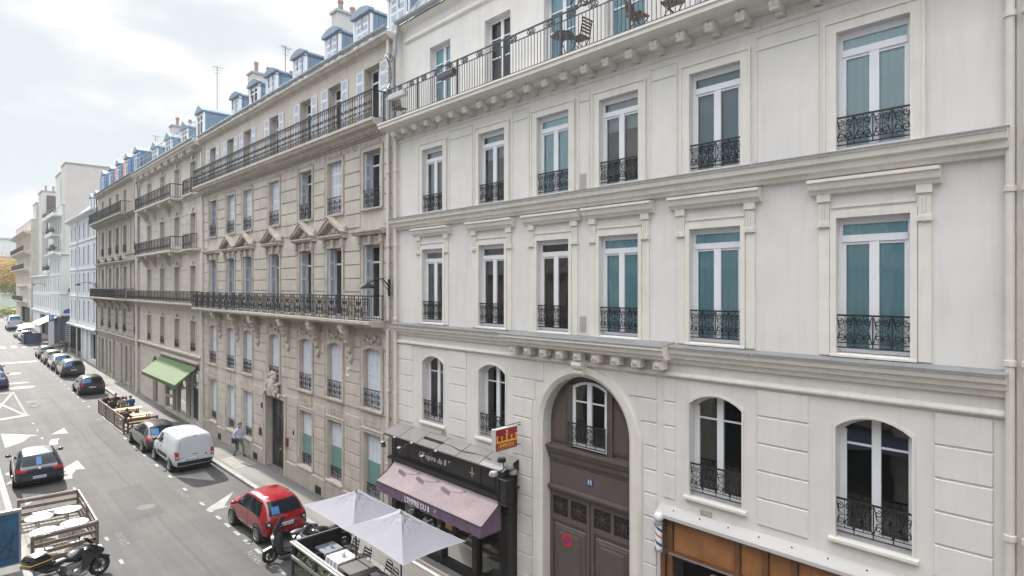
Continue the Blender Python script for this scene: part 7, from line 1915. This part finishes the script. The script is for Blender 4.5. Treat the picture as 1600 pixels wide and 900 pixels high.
def parasol(label, x, y, z, a_, b_, rise):
    t = thing('parasol', label, 'parasol', (x,y,.03), 0, 'pale square parasols over the dining tables')
    mb = MB(); n = 14
    def pt_(u,v):       # u,v in -1..1
        k = max(abs(u),abs(v)); s = (1-k); sag = -.06*math.sin(math.pi*k)*(1-.9*min(abs(u),abs(v))/max(k,1e-6)) 
        edge = -.05*(1-(min(abs(u),abs(v))/max(k,1e-6))**2)*0+.07*k*k*(1-(min(abs(u),abs(v))/max(k,1e-6))**2)*0
        inn = 1-.055*k*k*(1-(min(abs(u),abs(v))/max(k,1e-6))**2)
        fold = (.016*math.sin(14*math.atan2(v,u)+u*9)+.010*math.sin(31*math.atan2(v,u)))*max(0,.55-k)*2*min(1,k*8)
        return (u*a_*inn, v*b_*inn, z+rise*(s**1.08)+sag*.5+fold)
    grid = {}
    for i in range(2*n+1):
        for j in range(2*n+1): grid[(i,j)] = len(mb.v); mb.v.append(pt_(i/n-1,j/n-1))
    for i in range(2*n):
        for j in range(2*n):
            q = [grid[(i,j)],grid[(i+1,j)],grid[(i+1,j+1)],grid[(i,j+1)]]
            if (i < n) == (j < n): mb.f += [[q[0],q[1],q[2]],[q[0],q[2],q[3]]]
            else: mb.f += [[q[0],q[1],q[3]],[q[1],q[2],q[3]]]
            mb.m += [0,0]
    mb.build('canopy', M['umbrella'], t, org=(0,0,0), recalc=False)
    mb = MB(); mb.tube([(0,0,0),(0,0,z+rise)],.024,8); mb.lathe([(.26,0),(.26,.05),(.04,.09)],(0,0,0),'z',16); mb.build('pole', M['grey_iron'], t, org=(0,0,0))
    mb = MB()
    for sx in (-1,1):
        for sy_ in (-1,1): mb.tube([(0,0,z+rise-.05),(sx*a_*.97,sy_*b_*.97,z-.02)],.011,4); mb.tube([(0,0,z+rise-.55),(sx*a_*.45,sy_*b_*.45,z+rise*.5)],.009,4)
    mb.build('rib', M['grey_iron'], t, org=(0,0,0))
    # fallen pocket flap near the top
    mb = MB(); mb.lathe([(.03,0),(.05,.02),(.02,.07),(.001,.09)],(0,0,z+rise-.01),'z',10); mb.build('finial', M['umbrella'], t, org=(0,0,0))
    return t
parasol('pale lilac square parasol nearer the red hatchback', 8.93, 15.98, 2.20, .98, 1.56, .57)
parasol('pale lilac square parasol nearest the picture bottom overlapping the other one', 8.90, 13.50, 2.24, .98, 1.57, .59)
def chair(label, x, y, rot):
    t = thing('folding_chair', label, 'chair', (x,y,.03), rot, 'folding chairs at the dining tables')
    for s in (-1,1):
        a = MB(); a.tube([(s*.19,.20,0),(s*.19,-.14,.52),(s*.18,-.22,.84)],.012,6); a.build('frame_tube', M['grey_iron'], t, org=(0,0,0))
        a = MB(); a.tube([(s*.17,-.22,0),(s*.17,.20,.45)],.012,6); a.build('leg', M['grey_iron'], t, org=(0,0,0))
    a = MB()
    for i in range(6): a.box(-.19,.19,-.19+.068*i,-.19+.068*i+.05,.45,.465)
    a.build('seat', M['cloth_black'], t, org=(0,0,0))
    a = MB()
    for z in (.62,.71,.80): a.obox((0,-.18-.10*(z-.62)*2,z),(1,0,0),(0,1,0),(0,0,1),.38,.014,.05)
    a.tube([(.18,-.22,.84),(.1,-.24,.885),(-.1,-.24,.885),(-.18,-.22,.84)],.012,6)
    a.build('backrest', M['grey_iron'], t, org=(0,0,0)); return t
chair('black folding chair furthest along behind the slate topped table',9.30,17.0,R(90)); chair('black folding chair beside the white clothed table',9.24,16.15,R(95)); chair('black folding chair nearest the picture bottom under the parasol edge',9.20,14.9,R(85)); chair('black folding chair with a dark seat at the grey table',9.05,14.35,R(80))
def table(label, x, y, top, w=.62, d=.70, cloth=False):
    t = thing('dining_table', label, 'table', (x,y,.03), 0, 'dining tables inside the enclosure')
    a = MB(); a.box(-w/2,w/2,-d/2,d/2,.70,.73); a.build('tabletop', M[top], t, org=(0,0,0), bevel=.006)
    a = MB(); a.box(-w/2-.006,w/2+.006,-d/2-.006,d/2+.006,.695,.705); a.build('edge_band', M['steel'], t, org=(0,0,0))
    a = MB(); a.tube([(0,0,.02),(0,0,.70)],.035,8); a.box(-.24,.24,-.03,.03,0,.03); a.box(-.03,.03,-.24,.24,0,.03); a.build('pedestal', M['black_matte'], t, org=(0,0,0))
table('slate topped square dining table by the far end panel',8.72,17.28,'slate'); table('dining table hidden under the white tablecloth',8.70,16.42,'table_white'); table('dark grey dining table next to the white clothed one',8.72,15.42,'cloth_grey',.8,.95)
tc = thing('tablecloth','white tablecloth draped over the middle dining table','tablecloth',(8.70,16.42,.03)); a = MB(); n = 20
def ring(k, z, rr):
    out = []
    for i in range(48):
        t = 2*math.pi*i/48; c_, s_ = math.cos(t), math.sin(t); q = max(abs(c_),abs(s_)); wv = 1+(.035*math.sin(i*1.7) if rr else 0)
        out.append((c_/q*(.33+rr)*wv, s_/q*(.37+rr)*wv, z))
    return out
rs = [ring(0,.737,0),ring(1,.735,.006),ring(2,.6,.03),ring(3,.44,.05)]; a.v = [p for r_ in rs for p in r_]+[(0,0,.737)]
for r_ in range(3):
    for i in range(48): a.f.append([r_*48+i,r_*48+(i+1) % 48,(r_+1)*48+(i+1) % 48,(r_+1)*48+i]); a.m.append(0)
for i in range(48): a.f.append([i,(i+1) % 48,192]); a.m.append(0)
a.build('cloth', M['cloth_white'], tc, org=(0,0,0), recalc=False)
for (x,y,lab) in ((8.78,17.25,'small glass cruet on the slate topped table'),(8.74,16.4,'small glass cruet on the white tablecloth')):
    c = thing('cruet',lab,'cruet',(x,y,.765),0,'small glass cruets on the tables')
    a = MB()
    for s in (-1,1): a.lathe([(.022,0),(.022,.07),(.010,.09)],(s*.028,0,0),'z',8)
    a.build('bottle', M['lamp_glass'], c, org=(0,0,0)); a = MB()
    for s in (-1,1): a.lathe([(.014,.088),(.014,.105)],(s*.028,0,0),'z',8)
    a.build('cap', M['steel'], c, org=(0,0,0))
wt = thing('interior_table','pale green clothed table just inside the restaurant door','table',(W+.24,12.35,.12)); a = MB(); a.box(-.16,.16,-.4,.4,.0,.72); a.build('cloth', M['frosted_green'], wt, org=(0,0,0)); a = MB(); a.lathe([(.05,.72),(.05,.95),(.02,1.0)],(0,0,0),'z',10); a.build('bottle', M['curtain_white'], wt, org=(0,0,0))
# balcony furniture on the white building
BZ = 14.62
t = thing('bistro_table','round dark bistro table on the upper balcony of the white building','table',(W-.28,9.75,BZ)); a = MB(); a.lathe([(.001,.70),(.29,.70),(.29,.73),(.001,.73)],(0,0,0),'z',20,False); a.build('tabletop', M['grey_iron'], t, org=(0,0,0))
for k in range(3): a = MB(); q = k*2.094; a.tube([(.08*math.cos(q),.08*math.sin(q),.70),(-.2*math.cos(q),-.2*math.sin(q),0)],.012,5); a.build('leg', M['grey_iron'], t, org=(0,0,0))
def bchair(label,y,rot):
    t = thing('bistro_chair',label,'chair',(W-.30,y,BZ),rot,'dark slatted bistro chairs on the balcony')
    for s in (-1,1): a = MB(); a.tube([(s*.18,.2,0),(s*.18,-.16,.5),(s*.17,-.22,.86)],.013,5); a.build('frame_tube', M['iron'], t, org=(0,0,0)); a = MB(); a.tube([(s*.16,-.22,0),(s*.16,.2,.45)],.013,5); a.build('leg', M['iron'], t, org=(0,0,0))
    a = MB()
    for i in range(6): a.box(-.19,.19,-.19+.068*i,-.19+.068*i+.05,.45,.465)
    a.build('seat', M['wood_brown'], t, org=(0,0,0)); a = MB()
    for i in range(5): a.obox((0,-.165-.02*i,.56+.07*i),(1,0,0),(0,1,0),(0,0,1),.36,.012,.045)
    a.build('backrest', M['wood_brown'], t, org=(0,0,0))
bchair('dark slatted bistro chair beside the round table on the upper balcony',9.15,R(0)); bchair('dark slatted bistro chair at the picture top nearest the balcony middle',7.5,R(180)); bchair('dark slatted bistro chair at the far end of the upper balcony',17.1,R(180)); bchair('dark slatted bistro chair cut by the picture top further along the balcony',6.6,R(0))
def bplanter(label,y,L_,m):
    t = thing('balcony_planter',label,'planter',(W-.60,y,15.30),0,'planter boxes hung on the balcony rail'); a = MB(); a.box(-.10,.10,-L_/2,L_/2,0,.17); a.build('box', M[m], t, org=(0,0,0), bevel=.008)
    a = MB()
    for s in (-.3,0,.3): a.tube([(-.06,s*L_,.17),(-.06,s*L_,.38),(-.02,s*L_,.40)],.010,4)
    a.build('hook', M['grey_iron'], t, org=(0,0,0))
bplanter('pale green planter box hung at the far end of the balcony rail',16.75,.9,'mint_wall'); bplanter('dark empty planter box hung on the balcony rail between two windows',14.05,.75,'grey_iron')
# far parklet past the side street
t = thing('navy_board','low navy blue planter screen standing past the side street','screen',(8.95,106.3,gz(106))); a = MB(); a.box(-.95,.95,-.05,.05,.1,1.6); a.box(-.95,-.85,-.05,5,.1,1.3); a.build('panel', M['board_navy'], t, org=(0,0,0)); a = MB()
for k in range(7): a.box(-.6+.0*k,.1+.08*(k % 3),-.056,-.051,.4+.15*k,.43+.15*k)
a.build('chalk_lines', M['poster_blue'], t, org=(0,0,0))
for (x,y,lab) in ((8.9,109.0,'flat white parasol directly behind the navy screen'),(9.0,113.0,'flat white parasol second behind the navy screen')):
    t = thing('white_parasol',lab,'parasol',(x,y,gz(y)),0,'white parasols past the side street'); a = MB(); n = 10
    q = [(1.5*math.cos(i*.6283),1.9*math.sin(i*.6283),2.35) for i in range(10)]; a.add(q+[(0,0,2.75)],[(i,(i+1) % 10,10) for i in range(10)]); a.build('canopy', M['umbrella_far'], t, org=(0,0,0), recalc=False); a = MB(); a.tube([(0,0,0),(0,0,2.75)],.04,6); a.build('pole', M['grey_iron'], t, org=(0,0,0))
t = thing('parking_totem','slim blue and white parking totem by the corner house','sign',(10.7,103.2,gz(103)+.13)); a = MB(); a.box(-.3,.3,-.08,.08,0,4.2); a.build('column', M['pale_wall'], t, org=(0,0,0)); a = MB(); a.box(-.28,.28,-.09,-.082,3.3,4.1); a.build('blue_face', M['sky_reflection_totem_blue'], t, org=(0,0,0)); text('letter','P',.6,'white_paint',(0,-.093,3.7),SIDE,t,(0,0,0),.002)
t = thing('potted_shrub','round reddish shrub in a pot at the corner of the white shuttered house','plant',(10.9,92.2,gz(92)+.13)); a = MB(); a.lathe([(.22,0),(.28,.5)],(0,0,0),'z',10); a.build('pot', M['terracotta'], t, org=(0,0,0)); lf = MB()
for k in range(350):
    q = Vector((random.gauss(0,.28),random.gauss(0,.28),1.0+random.gauss(0,.28))); d = Vector((random.gauss(0,1),random.gauss(0,1),random.gauss(0,1))).normalized()*.12; e = d.orthogonal().normalized()*.06; lf.add([tuple(q-d),tuple(q+e),tuple(q+d),tuple(q-e)],[(0,1,2,3)])
lf.build('leaves', M['door_brown'], t, org=(0,0,0), recalc=False)
# ================================================================== air, sky, sun, camera
SUN_EL, SUN_AZ = 33.0, -0.5        # azimuth: degrees from the street direction towards the facade side
w = bpy.data.worlds.new('World'); scene.world = w; w.use_nodes = True
nt = w.node_tree; N = nt.nodes; L = nt.links
bg = N['Background']
sky = N.new('ShaderNodeTexSky'); sky.sky_type = 'NISHITA'; sky.sun_disc = False
sky.sun_elevation = R(SUN_EL); sky.sun_rotation = R(SUN_AZ); sky.air_density = 1.2; sky.dust_density = .4
tc = N.new('ShaderNodeTexCoord')
mp = N.new('ShaderNodeMapping'); mp.inputs['Scale'].default_value = (1.0,1.0,2.4); mp.inputs['Location'].default_value = CLOUD_LOC
L.new(tc.outputs['Generated'], mp.inputs[0])
nz = N.new('ShaderNodeTexNoise'); nz.inputs['Scale'].default_value = 2.5; nz.inputs['Detail'].default_value = 7; nz.inputs['Roughness'].default_value = .5
L.new(mp.outputs[0], nz.inputs['Vector'])
rp = N.new('ShaderNodeMapRange'); rp.inputs[1].default_value = .46; rp.inputs[2].default_value = .56; rp.interpolation_type = 'SMOOTHSTEP'; L.new(nz.outputs['Fac'], rp.inputs[0])
nz2 = N.new('ShaderNodeTexNoise'); nz2.inputs['Scale'].default_value = 5; nz2.inputs['Detail'].default_value = 6; L.new(mp.outputs[0], nz2.inputs['Vector'])
# high thin overcast: brighter towards the zenith, as a bright overcast sky is
sp = N.new('ShaderNodeSeparateXYZ'); L.new(tc.outputs['Generated'], sp.inputs[0])
el = N.new('ShaderNodeMapRange'); el.inputs[1].default_value = .42; el.inputs[2].default_value = .95; el.inputs[3].default_value = VEIL[0]; el.inputs[4].default_value = VEIL[1]; L.new(sp.outputs[2], el.inputs[0])
veil = N.new('ShaderNodeCombineColor')
for i,k in enumerate((.90,.96,1.0)):
    mm = N.new('ShaderNodeMath'); mm.operation = 'MULTIPLY'; mm.inputs[1].default_value = k; L.new(el.outputs[0], mm.inputs[0]); L.new(mm.outputs[0], veil.inputs[i])
mx = N.new('ShaderNodeMix'); mx.data_type = 'RGBA'; mx.inputs[0].default_value = VEIL_MIX; L.new(sky.outputs[0], mx.inputs[6]); L.new(veil.outputs[0], mx.inputs[7])
cl = N.new('ShaderNodeMix'); cl.data_type = 'RGBA'; L.new(rp.outputs[0], cl.inputs[0]); L.new(mx.outputs[2], cl.inputs[6])
cc = N.new('ShaderNodeMapRange'); cc.inputs[1].default_value = .3; cc.inputs[2].default_value = .7; cc.inputs[3].default_value = 1.10; cc.inputs[4].default_value = 1.22; L.new(nz2.outputs['Fac'], cc.inputs[0])
ce = N.new('ShaderNodeMath'); ce.operation = 'MULTIPLY'; L.new(cc.outputs[0], ce.inputs[0]); L.new(el.outputs[0], ce.inputs[1])
cm = N.new('ShaderNodeCombineColor')
for i in range(3): L.new(ce.outputs[0], cm.inputs[i])
L.new(cm.outputs[0], cl.inputs[7]); L.new(cl.outputs[2], bg.inputs[0]); bg.inputs[1].default_value = SKY_STRENGTH
sd = bpy.data.lights.new('sun', 'SUN'); sd.energy = SUN_E; sd.angle = R(.6); sd.color = (1,.955,.89)
so = link('sun', sd)
e, a = R(SUN_EL), R(SUN_AZ)
d = Vector((math.sin(a)*math.cos(e), math.cos(a)*math.cos(e), math.sin(e)))
so.rotation_euler = (-d).to_track_quat('-Z','Y').to_euler()
if HAZE:
    hm = bpy.data.materials.new('haze_air'); hm.use_nodes = True; n_ = hm.node_tree.nodes; n_.remove(n_['Principled BSDF'])
    pv = n_.new('ShaderNodeVolumePrincipled'); pv.inputs['Color'].default_value = (.95,.96,1,1); pv.inputs['Density'].default_value = HAZE; pv.inputs['Anisotropy'].default_value = 0
    hm.node_tree.links.new(pv.outputs[0], n_['Material Output'].inputs['Volume'])
    hz = MB(); hz.box(-520,520,-62,920,-1.2,32); tag(hz.build('haze', hm), kind='stuff')
cd = bpy.data.cameras.new('camera'); co = link('camera', cd)
FPX = 915.0; cd.sensor_width = 36; cd.lens = FPX/1600*36; cd.clip_end = 3000; cd.clip_start = .1
cd.shift_y = -(450-447)/1600
th = math.radians(44.11)
co.location = (0,0,CAMZ); co.rotation_euler = (R(90),0,-th)
scene.camera = co
scene.view_settings.view_transform = 'Standard'; scene.view_settings.look = 'None'; scene.view_settings.exposure = EXPO; scene.view_settings.gamma = 1; scene.view_settings.use_curve_mapping = False
scene.render.engine = 'CYCLES'; scene.cycles.max_bounces = 8; scene.cycles.transparent_max_bounces = 12; scene.cycles.use_denoising = True; scene.cycles.caustics_reflective = False; scene.cycles.caustics_refractive = False
scene.cycles.volume_bounces = 0
